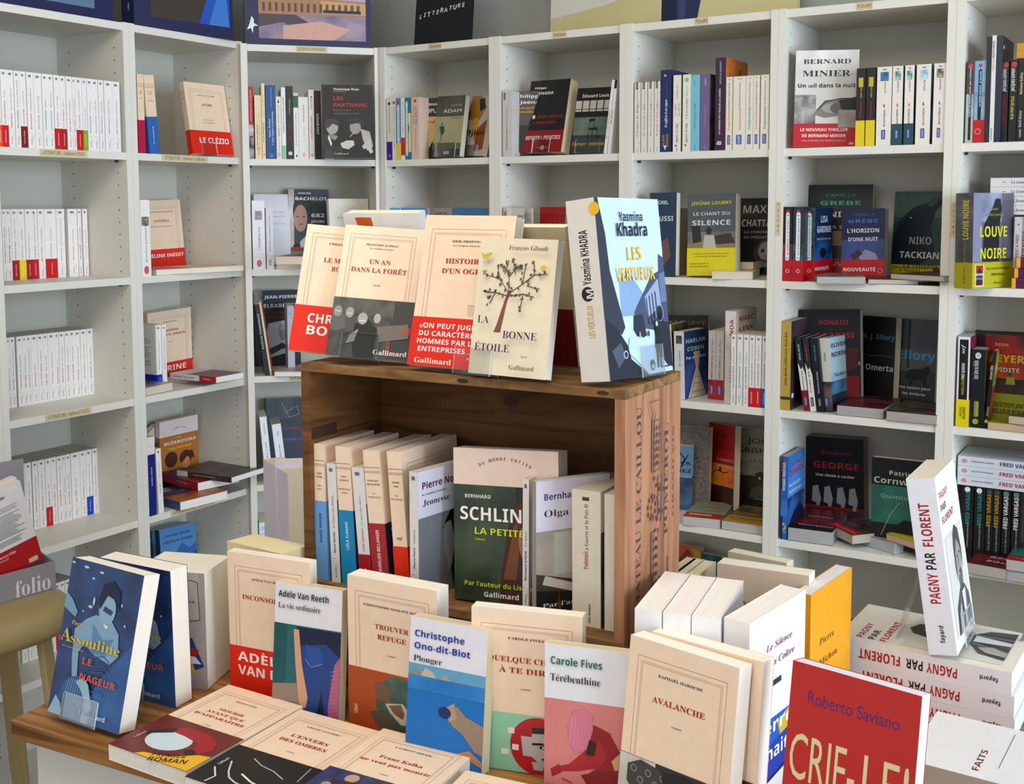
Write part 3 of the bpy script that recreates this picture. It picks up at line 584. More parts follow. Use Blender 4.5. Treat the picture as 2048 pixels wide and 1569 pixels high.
# ================================================================ BOOKS
BOOKS=[
('white paperback spine with plain lower spine,first from left,top book row of leftmost bookcase',[-1.183,2.642,0.1395,2.587,0.0,0.0],0.108,0.178,0.009,'eeeae6','small white paperbacks in the leftmost bookcase,top row',[],[('fs','b51510','Tahar Ben Jelloun','Partir','')],[],[],None,'b9b2a4',None,'book','paperback_book'),
('white paperback spine with orange lower band,second from left,top book row of leftmost bookcase',[-1.179,2.649,0.1395,2.587,0.0,0.0],0.108,0.178,0.009,'eeeae6','small white paperbacks in the leftmost bookcase,top row',[],[('fs','b05030','David Foenkinos','Charlotte','e8500f')],[],[],(72,'e8500f',[],[('t',50,55,'David Foenkinos',2.2,'f4e4e0','m','c',60,0)]),'b9b2a4',None,'book','paperback_book'),
('white paperback spine with red lower band,third from left,top book row of leftmost bookcase',[-1.17,2.663,0.1395,2.587,0.0,0.0],0.108,0.178,0.0154,'eeeae6','small white paperbacks in the leftmost bookcase,top row',[],[('fs','b51510','Jean-Baptiste Andrea','Ma reine','c8141e')],[],[],(72,'c8141e',[],[('t',50,55,'Jean-Baptiste Andrea',2.2,'f4e4e0','m','c',60,0)]),'b9b2a4',None,'book','paperback_book'),
('white paperback spine with plain lower spine,fourth from left,top book row of leftmost bookcase',[-1.161,2.678,0.1395,2.587,0.0,0.0],0.108,0.178,0.017,'eeeae6','small white paperbacks in the leftmost bookcase,top row',[],[('fs','b51510','Abigail Assor','Aussi riche que le roi','')],[],[],None,'b9b2a4',None,'book','paperback_book'),
('white paperback spine with plain lower spine,fifth from left,top book row of leftmost bookcase',[-1.153,2.691,0.1395,2.587,0.0,0.0],0.108,0.178,0.0136,'eeeae6','small white paperbacks in the leftmost bookcase,top row',[],[('fs','403038','Pierre Assouline','Tu seras un homme,mon fils','')],[],[],None,'b9b2a4',None,'book','paperback_book'),
('white paperback spine with maroon lower band,sixth from left,top book row of leftmost bookcase',[-1.144,2.705,0.1395,2.587,0.0,0.0],0.108,0.178,0.0162,'eeeae6','small white paperbacks in the leftmost bookcase,top row',[],[('fs','a02838','Pierric Bailly','Le roman de Jim','7e1418')],[],[],(72,'7e1418',[],[('t',50,55,'Pierric Bailly',2.2,'f4e4e0','m','c',60,0)]),'b9b2a4',None,'book','paperback_book'),
('white paperback spine with plain lower spine,seventh from left,top book row of leftmost bookcase',[-1.133,2.722,0.1395,2.587,0.0,0.0],0.108,0.178,0.0183,'eeeae6','small white paperbacks in the leftmost bookcase,top row',[],[('fs','b82040','Muriel Barbery',"L'élégance du hérisson",'')],[],[],None,'b9b2a4',None,'book','paperback_book'),
('white paperback spine with plain lower spine,eighth from left,top book row of leftmost bookcase',[-1.122,2.741,0.1395,2.587,0.0,0.0],0.108,0.178,0.0207,'eeeae6','small white paperbacks in the leftmost bookcase,top row',[],[('fs','807870','Julian Barnes',"L'homme en rouge",'')],[],[],None,'b9b2a4',None,'book','paperback_book'),
('white paperback spine with plain lower spine,ninth from left,top book row of leftmost bookcase',[-1.113,2.755,0.1395,2.587,0.0,0.0],0.108,0.178,0.0151,'eeeae6','small white paperbacks in the leftmost bookcase,top row',[],[('fs','4840a0','Tonino Benacquista','Malavita','')],[],[],None,'b9b2a4',None,'book','paperback_book'),
('white paperback spine with plain lower spine,tenth from left,top book row of leftmost bookcase',[-1.105,2.768,0.1395,2.587,0.0,0.0],0.108,0.178,0.0154,'eeeae6','small white paperbacks in the leftmost bookcase,top row',[],[('fs','7090c0','Tonino Benacquista','Malavita encore','')],[],[],None,'b9b2a4',None,'book','paperback_book'),
('white paperback spine with red lower band,eleventh from left,top book row of leftmost bookcase',[-1.095,2.783,0.1395,2.587,0.0,0.0],0.108,0.178,0.0164,'eeeae6','small white paperbacks in the leftmost bookcase,top row',[],[('fs','787880','Magda Barrière','La rose rouge','c8141e')],[],[],(72,'c8141e',[],[('t',50,55,'Magda Barrière',2.2,'f4e4e0','m','c',60,0)]),'b9b2a4',None,'book','paperback_book'),
('white paperback spine with brick lower band,twelfth from left,top book row of leftmost bookcase',[-1.087,2.798,0.1395,2.587,0.0,0.0],0.108,0.178,0.0159,'eeeae6','small white paperbacks in the leftmost bookcase,top row',[],[('fs','c83020','Bruno Bontempelli','Oasis','a82018')],[],[],(72,'a82018',[],[('t',50,55,'Bruno Bontempelli',2.2,'f4e4e0','m','c',60,0)]),'b9b2a4',None,'book','paperback_book'),
('white paperback spine with plain lower spine,thirteenth from left,top book row of leftmost bookcase',[-1.077,2.813,0.1395,2.587,0.0,0.0],0.108,0.178,0.0166,'eeeae6','small white paperbacks in the leftmost bookcase,top row',[],[('fs','c02830','Italo Calvino','Le baron perché','')],[],[],None,'b9b2a4',None,'book','paperback_book'),
('white paperback spine with plain lower spine,fourteenth from left,top book row of leftmost bookcase',[-1.072,2.821,0.1395,2.587,0.0,0.0],0.108,0.178,0.0086,'eeeae6','small white paperbacks in the leftmost bookcase,top row',[],[('fs','b82040','Italo Calvino','Le vicomte pourfendu','')],[],[],None,'b9b2a4',None,'book','paperback_book'),
('white paperback spine with red lower band,fifteenth from left,top book row of leftmost bookcase',[-1.062,2.837,0.1395,2.587,0.0,0.0],0.108,0.178,0.0182,'eeeae6','small white paperbacks in the leftmost bookcase,top row',[],[('fs','c02830','Italo Calvino','Le chevalier inexistant','c8141e')],[],[],(72,'c8141e',[],[('t',50,55,'Italo Calvino',2.2,'f4e4e0','m','c',60,0)]),'b9b2a4',None,'book','paperback_book'),
('white paperback spine with green lower band,sixteenth from left,top book row of leftmost bookcase',[-1.055,2.849,0.1395,2.587,0.0,0.0],0.108,0.178,0.0128,'eeeae6','small white paperbacks in the leftmost bookcase,top row',[],[('fs','a0a088','Emilio Cano','Bandini','7fae1e')],[],[],(72,'7fae1e',[],[('t',50,55,'Emilio Cano',2.2,'f4e4e0','m','c',60,0)]),'b9b2a4',None,'book','paperback_book'),
('white paperback spine with plain lower spine,seventeenth from left,top book row of leftmost bookcase',[-1.046,2.863,0.1395,2.587,0.0,0.0],0.108,0.178,0.0154,'eeeae6','small white paperbacks in the leftmost bookcase,top row',[],[('fs','283050','Emmanuel Carrère',"L'Adversaire",'')],[],[],None,'b9b2a4',None,'book','paperback_book'),
('white paperback spine with plain lower spine,eighteenth from left,top book row of leftmost bookcase',[-1.037,2.878,0.1395,2.587,0.0,0.0],0.108,0.178,0.0172,'eeeae6','small white paperbacks in the leftmost bookcase,top row',[],[('fs','909090','Emmanuel Carrère','Un roman russe','')],[],[],None,'b9b2a4',None,'book','paperback_book'),
('white paperback spine with plain lower spine,nineteenth from left,top book row of leftmost bookcase',[-1.028,2.892,0.1395,2.587,0.0,0.0],0.108,0.178,0.0152,'eeeae6','small white paperbacks in the leftmost bookcase,top row',[],[('fs','405898','Olivier Charneux','Un beau roman','')],[],[],None,'b9b2a4',None,'book','paperback_book'),
('white paperback spine with plain lower spine,twentieth from left,top book row of leftmost bookcase',[-1.014,2.914,0.1395,2.587,0.0,0.0],0.108,0.178,0.0242,'eeeae6','small white paperbacks in the leftmost bookcase,top row',[],[('fs','c03050','Sophie Chauveau','La passion Lippi','')],[],[],None,'b9b2a4',None,'book','paperback_book'),
('white paperback spine with plain lower spine,twenty-first from left,top book row of leftmost bookcase',[-1.002,2.935,0.1395,2.587,0.0,0.0],0.108,0.178,0.0232,'eeeae6','small white paperbacks in the leftmost bookcase,top row',[],[('fs','c04030','Sophie Chauveau',"L'obsession Vinci",'')],[],[],None,'b9b2a4',None,'book','paperback_book'),
('white paperback spine with plain lower spine,first from left,second book row of leftmost bookcase',[-1.255,2.82,-0.183,2.587,0.0,0.0],0.108,0.178,0.0109,'eeeae6','small white paperbacks in the leftmost bookcase,second row',[],[('fs','c02830','Jean-Baptiste Del Amo','Règne animal','')],[],[],None,'b9b2a4',None,'book','paperback_book'),
('white paperback spine with plain lower spine,second from left,second book row of leftmost bookcase',[-1.248,2.831,-0.183,2.587,0.0,0.0],0.108,0.178,0.0128,'eeeae6','small white paperbacks in the leftmost bookcase,second row',[],[('fs','202028','Delphine de Vigan','Jours sans faim','')],[],[],None,'b9b2a4',None,'book','paperback_book'),
('white paperback spine with brick lower band,third from left,second book row of leftmost bookcase',[-1.238,2.848,-0.183,2.587,0.0,0.0],0.108,0.178,0.0186,'eeeae6','small white paperbacks in the leftmost bookcase,second row',[],[('fs','a83040','Delphine de Vigan','Les enfants sont rois','a82018')],[],[],(72,'a82018',[],[('t',50,55,'Delphine de Vigan',2.2,'f4e4e0','m','c',60,0)]),'b9b2a4',None,'book','paperback_book'),
('white paperback spine with yellow lower band,fourth from left,second book row of leftmost bookcase',[-1.228,2.865,-0.183,2.587,0.0,0.0],0.108,0.178,0.0189,'eeeae6','small white paperbacks in the leftmost bookcase,second row',[],[('fs','c86880','Diane Ducret','Les indésirables','f0d818')],[],[],(72,'f0d818',[],[('t',50,55,'Diane Ducret',2.2,'f4e4e0','m','c',60,0)]),'b9b2a4',None,'book','paperback_book'),
('white paperback spine with crimson lower band,fifth from left,second book row of leftmost bookcase',[-1.218,2.88,-0.183,2.587,0.0,0.0],0.108,0.178,0.0169,'eeeae6','small white paperbacks in the leftmost bookcase,second row',[],[('fs','b01838','Marc Dugain','Transparence','a81030')],[],[],(72,'a81030',[],[('t',50,55,'Marc Dugain',2.2,'f4e4e0','m','c',60,0)]),'b9b2a4',None,'book','paperback_book'),
('white paperback spine with red lower band,sixth from left,second book row of leftmost bookcase',[-1.209,2.895,-0.183,2.587,0.0,0.0],0.108,0.178,0.0174,'eeeae6','small white paperbacks in the leftmost bookcase,second row',[],[('fs','404048','Lucile Élard',"La dernière fois que j'ai vu Adèle",'c8141e')],[],[],(72,'c8141e',[],[('t',50,55,'Lucile Élard',2.2,'f4e4e0','m','c',60,0)]),'b9b2a4',None,'book','paperback_book'),
('white paperback spine with plain lower spine,seventh from left,second book row of leftmost bookcase',[-1.198,2.912,-0.183,2.587,0.0,0.0],0.108,0.178,0.0193,'eeeae6','small white paperbacks in the leftmost bookcase,second row',[],[('fs','a02858','Elena Ferrante',"L'amie prodigieuse",'')],[],[],None,'b9b2a4',None,'book','paperback_book'),
('white paperback spine with red lower band,eighth from left,second book row of leftmost bookcase',[-1.18,2.942,-0.183,2.587,0.0,0.0],0.108,0.178,0.0341,'eeeae6','small white paperbacks in the leftmost bookcase,second row',[],[('fs','b04858','Elena Ferrante','Le nouveau nom','c8141e')],[],[],(72,'c8141e',[],[('t',50,55,'Elena Ferrante',2.2,'f4e4e0','m','c',60,0)]),'b9b2a4',None,'book','paperback_book'),
('white paperback spine with plain lower spine,ninth from left,second book row of leftmost bookcase',[-1.166,2.963,-0.183,2.587,0.0,0.0],0.108,0.178,0.0243,'eeeae6','small white paperbacks in the leftmost bookcase,second row',[],[('fs','a87880','Elena Ferrante','Celle qui fuit et celle qui reste','')],[],[],None,'b9b2a4',None,'book','paperback_book'),
('white paperback spine with plain lower spine,tenth from left,second book row of leftmost bookcase',[-1.146,2.996,-0.183,2.587,0.0,0.0],0.108,0.178,0.0281,'eeeae6','small white paperbacks in the leftmost bookcase,second row',[],[('fs','b82858','Elena Ferrante',"L'enfant perdue",'')],[],[],None,'b9b2a4',None,'book','paperback_book'),
('white paperback spine with plain lower spine,eleventh from left,second book row of leftmost bookcase',[-1.139,3.007,-0.183,2.587,0.0,0.0],0.108,0.178,0.0112,'eeeae6','small white paperbacks in the leftmost bookcase,second row',[],[('fs','303038','Karl Crisafulli','La maison perdue','')],[],[],None,'b9b2a4',None,'book','paperback_book'),
('white paperback spine with plain lower spine,twelfth from left,second book row of leftmost bookcase',[-1.129,3.024,-0.183,2.587,0.0,0.0],0.108,0.178,0.0149,'eeeae6','small white paperbacks in the leftmost bookcase,second row',[],[('fs','90a0a8','Romain Foucart','Et qui le veut','')],[],[],None,'b9b2a4',None,'book','paperback_book'),
('white paperback spine with plain lower spine,first from left,third book row of leftmost bookcase',[-1.257,2.817,-0.503,2.587,0.0,0.0],0.108,0.178,0.0088,'eeeae6','small white paperbacks in the leftmost bookcase,third row',[],[('fs','a02838','Ian Fleming','Dernier été','')],[],[],None,'b9b2a4',None,'book','paperback_book'),
('white paperback spine with plain lower spine,second from left,third book row of leftmost bookcase',[-1.25,2.829,-0.503,2.587,0.0,0.0],0.108,0.178,0.0132,'eeeae6','small white paperbacks in the leftmost bookcase,third row',[],[('fs','606070','René Frégni',"Dernier arrêt avant l'automne",'')],[],[],None,'b9b2a4',None,'book','paperback_book'),
('white paperback spine with plain lower spine,third from left,third book row of leftmost bookcase',[-1.238,2.847,-0.503,2.587,0.0,0.0],0.108,0.178,0.0166,'eeeae6','small white paperbacks in the leftmost bookcase,third row',[],[('fs','a82838','François Garde','Roi par effraction','')],[],[],None,'b9b2a4',None,'book','paperback_book'),
('white paperback spine with plain lower spine,fourth from left,third book row of leftmost bookcase',[-1.233,2.856,-0.503,2.587,0.0,0.0],0.108,0.178,0.0097,'eeeae6','small white paperbacks in the leftmost bookcase,third row',[],[('fs','a82838','Gilles Gallas','Si tu existes par','')],[],[],None,'b9b2a4',None,'book','paperback_book'),
('white paperback spine with plain lower spine,fifth from left,third book row of leftmost bookcase',[-1.226,2.868,-0.503,2.587,0.0,0.0],0.108,0.178,0.0136,'eeeae6','small white paperbacks in the leftmost bookcase,third row',[],[('fs','a82838','Laurent Gaudé','Le dernier jour du Salina','')],[],[],None,'b9b2a4',None,'book','paperback_book'),
('white paperback spine with plain lower spine,sixth from left,third book row of leftmost bookcase',[-1.216,2.883,-0.503,2.587,0.0,0.0],0.108,0.178,0.0177,'eeeae6','small white paperbacks in the leftmost bookcase,third row',[],[('fs','b03038','Sylvie Germain','Magnus','')],[],[],None,'b9b2a4',None,'book','paperback_book'),
('white paperback spine with plain lower spine,seventh from left,third book row of leftmost bookcase',[-1.207,2.897,-0.503,2.587,0.0,0.0],0.108,0.178,0.016,'eeeae6','small white paperbacks in the leftmost bookcase,third row',[],[('fs','b03038','Franz-Olivier Giesbert',"L'Américain",'')],[],[],None,'b9b2a4',None,'book','paperback_book'),
('white paperback spine with plain lower spine,eighth from left,third book row of leftmost bookcase',[-1.2,2.909,-0.503,2.587,0.0,0.0],0.108,0.178,0.0133,'eeeae6','small white paperbacks in the leftmost bookcase,third row',[],[('fs','303848','Cédric Gras','Saisons du voyage','')],[],[],None,'b9b2a4',None,'book','paperback_book'),
('white paperback spine with plain lower spine,ninth from left,third book row of leftmost bookcase',[-1.189,2.928,-0.503,2.587,0.0,0.0],0.108,0.178,0.0208,'eeeae6','small white paperbacks in the leftmost bookcase,third row',[],[('fs','c88878','Yannick Haenel','Maximes et autres','')],[],[],None,'b9b2a4',None,'book','paperback_book'),
('white paperback spine with plain lower spine,tenth from left,third book row of leftmost bookcase',[-1.183,2.937,-0.503,2.587,0.0,0.0],0.108,0.178,0.0108,'eeeae6','small white paperbacks in the leftmost bookcase,third row',[],[('fs','606068','Dashiell Hammett','Le sac','')],[],[],None,'b9b2a4',None,'book','paperback_book'),
('white paperback spine with plain lower spine,eleventh from left,third book row of leftmost bookcase',[-1.174,2.952,-0.503,2.587,0.0,0.0],0.108,0.178,0.0161,'eeeae6','small white paperbacks in the leftmost bookcase,third row',[],[('fs','505058','Kaoutar Harchi','Tous ferme ta couronne','')],[],[],None,'b9b2a4',None,'book','paperback_book'),
('white paperback spine with plain lower spine,twelfth from left,third book row of leftmost bookcase',[-1.165,2.965,-0.503,2.587,0.0,0.0],0.108,0.178,0.015,'eeeae6','small white paperbacks in the leftmost bookcase,third row',[],[('fs','a82848','Claudie Hunzinger','Le cœur des hommes','')],[],[],None,'b9b2a4',None,'book','paperback_book'),
('white paperback spine with plain lower spine,thirteenth from left,third book row of leftmost bookcase',[-1.157,2.978,-0.503,2.587,0.0,0.0],0.108,0.178,0.015,'eeeae6','small white paperbacks in the leftmost bookcase,third row',[],[('fs','a82848','Claudie Hunzinger','Le chant du monde','')],[],[],None,'b9b2a4',None,'book','paperback_book'),
('white paperback spine with plain lower spine,fourteenth from left,third book row of leftmost bookcase',[-1.148,2.993,-0.503,2.587,0.0,0.0],0.108,0.178,0.0174,'eeeae6','small white paperbacks in the leftmost bookcase,third row',[],[('fs','a02030','Éric Holder','Une mère à la campagne','')],[],[],None,'b9b2a4',None,'book','paperback_book'),
('white paperback spine with plain lower spine,fifteenth from left,third book row of leftmost bookcase',[-1.137,3.01,-0.503,2.587,0.0,0.0],0.108,0.178,0.0193,'eeeae6','small white paperbacks in the leftmost bookcase,third row',[],[('fs','5080a0','Fabrice Humbert','Le monde n existe pas','')],[],[],None,'b9b2a4',None,'book','paperback_book'),
('white paperback spine with plain lower spine,sixteenth from left,third book row of leftmost bookcase',[-1.127,3.028,-0.503,2.587,0.0,0.0],0.108,0.178,0.0191,'eeeae6','small white paperbacks in the leftmost bookcase,third row',[],[('fs','405878','Alexis Jenni','Nos vies de papiers','')],[],[],None,'b9b2a4',None,'book','paperback_book'),
('white paperback spine with plain lower spine,first from left,fourth book row of leftmost bookcase',[-1.255,2.821,-0.829,2.587,0.0,0.0],0.108,0.178,0.0156,'eeeae6','small white paperbacks in the leftmost bookcase,fourth row',[],[('fs','606878','Philippe Labro','Le pas','')],[],[],None,'b9b2a4',None,'book','paperback_book'),
('white paperback spine with plain lower spine,second from left,fourth book row of leftmost bookcase',[-1.242,2.841,-0.829,2.587,0.0,0.0],0.108,0.178,0.0228,'eeeae6','small white paperbacks in the leftmost bookcase,fourth row',[],[('fs','505868','Jean Lacouture','Les nuits','')],[],[],None,'b9b2a4',None,'book','paperback_book'),
('white paperback spine with plain lower spine,third from left,fourth book row of leftmost bookcase',[-1.233,2.856,-0.829,2.587,0.0,0.0],0.108,0.178,0.0168,'eeeae6','small white paperbacks in the leftmost bookcase,fourth row',[],[('fs','505868','Camille Laurens','Romance nerveuse','')],[],[],None,'b9b2a4',None,'book','paperback_book'),
('white paperback spine with plain lower spine,fourth from left,fourth book row of leftmost bookcase',[-1.223,2.873,-0.829,2.587,0.0,0.0],0.108,0.178,0.0163,'eeeae6','small white paperbacks in the leftmost bookcase,fourth row',[],[('fs','505868','Camille Laurens','Celle que vous croyez','')],[],[],None,'b9b2a4',None,'book','paperback_book'),
('white paperback spine with plain lower spine,fifth from left,fourth book row of leftmost bookcase',[-1.212,2.89,-0.829,2.587,0.0,0.0],0.108,0.178,0.0194,'eeeae6','small white paperbacks in the leftmost bookcase,fourth row',[],[('fs','b04858','Camille Laurens','La collègue des autres','')],[],[],None,'b9b2a4',None,'book','paperback_book'),
('white paperback spine with red lower band,sixth from left,fourth book row of leftmost bookcase',[-1.202,2.905,-0.829,2.587,0.0,0.0],0.108,0.178,0.0171,'eeeae6','small white paperbacks in the leftmost bookcase,fourth row',[],[('fs','283858','Camille Laurens','Fille','c8141e')],[],[],(72,'c8141e',[],[('t',50,55,'Camille Laurens',2.2,'f4e4e0','m','c',60,0)]),'b9b2a4',None,'book','paperback_book'),
('white paperback spine with plain lower spine,seventh from left,fourth book row of leftmost bookcase',[-1.194,2.919,-0.829,2.587,0.0,0.0],0.108,0.178,0.0152,'eeeae6','small white paperbacks in the leftmost bookcase,fourth row',[],[('fs','a82848','J.M.G. Le Clézio','Désert','')],[],[],None,'b9b2a4',None,'book','paperback_book'),
('white paperback spine with plain lower spine,eighth from left,fourth book row of leftmost bookcase',[-1.184,2.934,-0.829,2.587,0.0,0.0],0.108,0.178,0.0167,'eeeae6','small white paperbacks in the leftmost bookcase,fourth row',[],[('fs','a83848','Daniel Mendelsohn','Les disparus de la nuit','')],[],[],None,'b9b2a4',None,'book','paperback_book'),
('white paperback spine with plain lower spine,ninth from left,fourth book row of leftmost bookcase',[-1.179,2.942,-0.829,2.587,0.0,0.0],0.108,0.178,0.0088,'eeeae6','small white paperbacks in the leftmost bookcase,fourth row',[],[('fs','a83848','Marin Ledun','Leur âme au diable','')],[],[],None,'b9b2a4',None,'book','paperback_book'),
('white paperback spine with plain lower spine,tenth from left,fourth book row of leftmost bookcase',[-1.171,2.955,-0.829,2.587,0.0,0.0],0.108,0.178,0.0146,'eeeae6','small white paperbacks in the leftmost bookcase,fourth row',[],[('fs','a83848','Javier Marías','Comme les amours','')],[],[],None,'b9b2a4',None,'book','paperback_book'),
('white paperback spine with plain lower spine,eleventh from left,fourth book row of leftmost bookcase',[-1.156,2.98,-0.829,2.587,0.0,0.0],0.108,0.178,0.0272,'eeeae6','small white paperbacks in the leftmost bookcase,fourth row',[],[('fs','905068','Javier Marías','Berta Isla','')],[],[],None,'b9b2a4',None,'book','paperback_book'),
('white paperback spine with plain lower spine,twelfth from left,fourth book row of leftmost bookcase',[-1.146,2.996,-0.829,2.587,0.0,0.0],0.108,0.178,0.0181,'eeeae6','small white paperbacks in the leftmost bookcase,fourth row',[],[('fs','a02838','Carole Martinez','Les roses fauves','')],[],[],None,'b9b2a4',None,'book','paperback_book'),
('white paperback spine with blue lower band,thirteenth from left,fourth book row of leftmost bookcase',[-1.136,3.013,-0.829,2.587,0.0,0.0],0.108,0.178,0.0187,'eeeae6','small white paperbacks in the leftmost bookcase,fourth row',[],[('fs','303858','Ian McEwan','Une machine comme moi','1048b8')],[],[],(72,'1048b8',[],[('t',50,55,'Ian McEwan',2.2,'f4e4e0','m','c',60,0)]),'b9b2a4',None,'book','paperback_book'),
('white paperback spine with plain lower spine,fourteenth from left,fourth book row of leftmost bookcase',[-1.126,3.028,-0.829,2.587,0.0,0.0],0.108,0.178,0.0166,'eeeae6','small white paperbacks in the leftmost bookcase,fourth row',[],[('fs','7098a8','Ian McEwan','Dans une coque de noix','')],[],[],None,'b9b2a4',None,'book','paperback_book'),
('white paperback spine with plain lower spine,first from left,fifth book row of leftmost bookcase',[-1.23,2.789,-1.15,2.587,0.0,0.0],0.108,0.178,0.0163,'eeeae6','small white paperbacks in the leftmost bookcase,fifth row',[],[('fs','606878','Haruki Murakami','Kafka sur le rivage','')],[],[],None,'b9b2a4',None,'book','paperback_book'),
('white paperback spine with plain lower spine,second from left,fifth book row of leftmost bookcase',[-1.22,2.804,-1.15,2.587,0.0,0.0],0.108,0.178,0.0165,'eeeae6','small white paperbacks in the leftmost bookcase,fifth row',[],[('fs','606878','Marie NDiaye','Trois femmes','')],[],[],None,'b9b2a4',None,'book','paperback_book'),
('white paperback spine with plain lower spine,third from left,fifth book row of leftmost bookcase',[-1.212,2.817,-1.15,2.587,0.0,0.0],0.108,0.178,0.0144,'eeeae6','small white paperbacks in the leftmost bookcase,fifth row',[],[('fs','606878','Marie Nimier','La plage','')],[],[],None,'b9b2a4',None,'book','paperback_book'),
('white paperback spine with plain lower spine,fourth from left,fifth book row of leftmost bookcase',[-1.204,2.831,-1.15,2.587,0.0,0.0],0.108,0.178,0.0145,'eeeae6','small white paperbacks in the leftmost bookcase,fifth row',[],[('fs','606878','Amélie Nothomb','Soif','')],[],[],None,'b9b2a4',None,'book','paperback_book'),
('white paperback spine with plain lower spine,fifth from left,fifth book row of leftmost bookcase',[-1.196,2.844,-1.15,2.587,0.0,0.0],0.108,0.178,0.0137,'eeeae6','small white paperbacks in the leftmost bookcase,fifth row',[],[('fs','606878','Pierre Nora','Jeunesse','')],[],[],None,'b9b2a4',None,'book','paperback_book'),
('white paperback spine with plain lower spine,sixth from left,fifth book row of leftmost bookcase',[-1.187,2.859,-1.15,2.587,0.0,0.0],0.108,0.178,0.0162,'eeeae6','small white paperbacks in the leftmost bookcase,fifth row',[],[('fs','505868','Christophe Ono','Croire','')],[],[],None,'b9b2a4',None,'book','paperback_book'),
('white paperback spine with red lower band,seventh from left,fifth book row of leftmost bookcase',[-1.177,2.873,-1.15,2.587,0.0,0.0],0.108,0.178,0.0159,'eeeae6','small white paperbacks in the leftmost bookcase,fifth row',[],[('fs','a83848','Daniel Pennac','La loi du rêveur','c8141e')],[],[],(72,'c8141e',[],[('t',50,55,'Daniel Pennac',2.2,'f4e4e0','m','c',60,0)]),'b9b2a4',None,'book','paperback_book'),
('white paperback spine with plain lower spine,eighth from left,fifth book row of leftmost bookcase',[-1.17,2.886,-1.15,2.587,0.0,0.0],0.108,0.178,0.0137,'eeeae6','small white paperbacks in the leftmost bookcase,fifth row',[],[('fs','505868','Georges Perec','Les choses','')],[],[],None,'b9b2a4',None,'book','paperback_book'),
('white paperback spine with plain lower spine,ninth from left,fifth book row of leftmost bookcase',[-1.162,2.899,-1.15,2.587,0.0,0.0],0.108,0.178,0.0138,'eeeae6','small white paperbacks in the leftmost bookcase,fifth row',[],[('fs','909098','Anne Plantagenet','Trois jours','')],[],[],None,'b9b2a4',None,'book','paperback_book'),
('white paperback spine with plain lower spine,tenth from left,fifth book row of leftmost bookcase',[-1.153,2.912,-1.15,2.587,0.0,0.0],0.108,0.178,0.0144,'eeeae6','small white paperbacks in the leftmost bookcase,fifth row',[],[('fs','505868','Yasmina Reza','Babylone','')],[],[],None,'b9b2a4',None,'book','paperback_book'),
('white paperback spine with plain lower spine,first from left,bottom row at far left edge',[-1.256,2.709,-1.46,2.587,0.0,0.0],0.108,0.178,0.0167,'eeeae6','small white paperbacks at the far left edge,bottom row',[],[('fs','606878','Pascal Quignard','Villa Amalia','')],[],[],None,'b9b2a4',None,'book','paperback_book'),
('white paperback spine with plain lower spine,second from left,bottom row at far left edge',[-1.248,2.721,-1.46,2.587,0.0,0.0],0.108,0.178,0.0104,'eeeae6','small white paperbacks at the far left edge,bottom row',[],[('fs','606878','Raymond Queneau','Zazie','')],[],[],None,'b9b2a4',None,'book','paperback_book'),
('cream paperback spine with crimson lower band,upright in the second bookcase',[-0.9613,3.002,0.1395,2.587,0.0,0.0],0.14,0.205,0.021,'ead0b4',None,[],[],[('bs','Paul Vidal','Le Nil')],[],(58,'b8103a',[],[]),'e6dcc4',None,'book','paperback_book'),
('cream paperback with blue band,leaning right in the second bookcase top row',[-0.937,3.045,0.1418,2.587,0.0688,0.0],0.14,0.205,0.0335,'ead0b4',None,[],[],[('bs','Franz Vigo','Un été blanc')],[],(53,'2f62a8',[('n',0,0,100,100,'101014','b8b8b8',0.03)],[('t',50,55,'GUERRE',2.6,'d8e0f0','m','c',50,0)]),'e6dcc4',None,'book','paperback_book'),
('cream paperback with wide orange-red band lettered in white,face-out in second bookcase',[-0.8842,3.173,0.1469,0.9315,0.1863,-0.0079],0.142,0.2044,0.018,'ead0b4',None,[('bl','J.M.G. LE CLÉZIO',['AVERS'],'',[(52,'Des nouvelles'),(56,'des indésirables')])],[],[('bs','Le Clézio','Avers')],[],(67,'d8230a',[('t',56,52,'LE CLÉZIO',15,'eeeae6','m','c',74,0)],[]),'e6dcc4',(40,50,42),'book','paperback_book'),
('white glossy paperback spine with small portrait and red oval,second bookcase second row',[-0.9576,3.008,-0.183,2.587,0.0,0.0],0.125,0.2011,0.031,'eeeae6',None,[],[('t',42,62,'JEAN-PAUL KAUFMANN',5,'484850','S','c',48,0),('n',66,10,78,90,'303030','c8b8a8',0.02),('oe',8,50,11,8,'c02838')],[],[],None,'e6dcc4',None,'book','paperback_book'),
('cream paperback with orange-red band reading in white,behind flat book in second bookcase',[-1.058,3.267,-0.1818,0.91,0.0604,0.035],0.1409,0.1991,0.02,'ead0b4',None,[('bl','LOUIS-FERDINAND CÉLINE',['LONDRES'],'',[(39,'Édition établie et présentée')])],[],[],[],(72,'d8230a',[('t',53,42,'CÉLINE INÉDIT',9.5,'eeeae6','m','c',88,0)],[]),'e6dcc4',None,'book','paperback_book'),
('cream paperback lying flat with orange-red band,at shelf edge of second bookcase',[-1.058,3.118,-0.168,-0.6982,1.571,0.0],0.14,0.2834,0.0145,'ead0b4',None,[('bl','A. RIVAZ',['LE REGARD'],'roman',[])],[],[],[],(62,'d8230a',[('t',50,50,'ENFANTS',10,'eeeae6','m','c',80,0)],[]),'eae2d2',None,'book','paperback_book'),
('cream paperback with red band,standing behind small blue-banded books in second bookcase',[-1.061,3.287,-0.503,0.871,-0.0977,0.0665],0.1462,0.1964,0.02,'ead0b4',None,[('bl','KARINE TUIL',['KADDISH','POUR UN AMOUR'],'roman',[])],[],[],[],(80,'d8230a',[('t',50,66,'KARINE',16,'eeeae6','m','c',72,0)],[]),'e6dcc4',None,'book','paperback_book'),
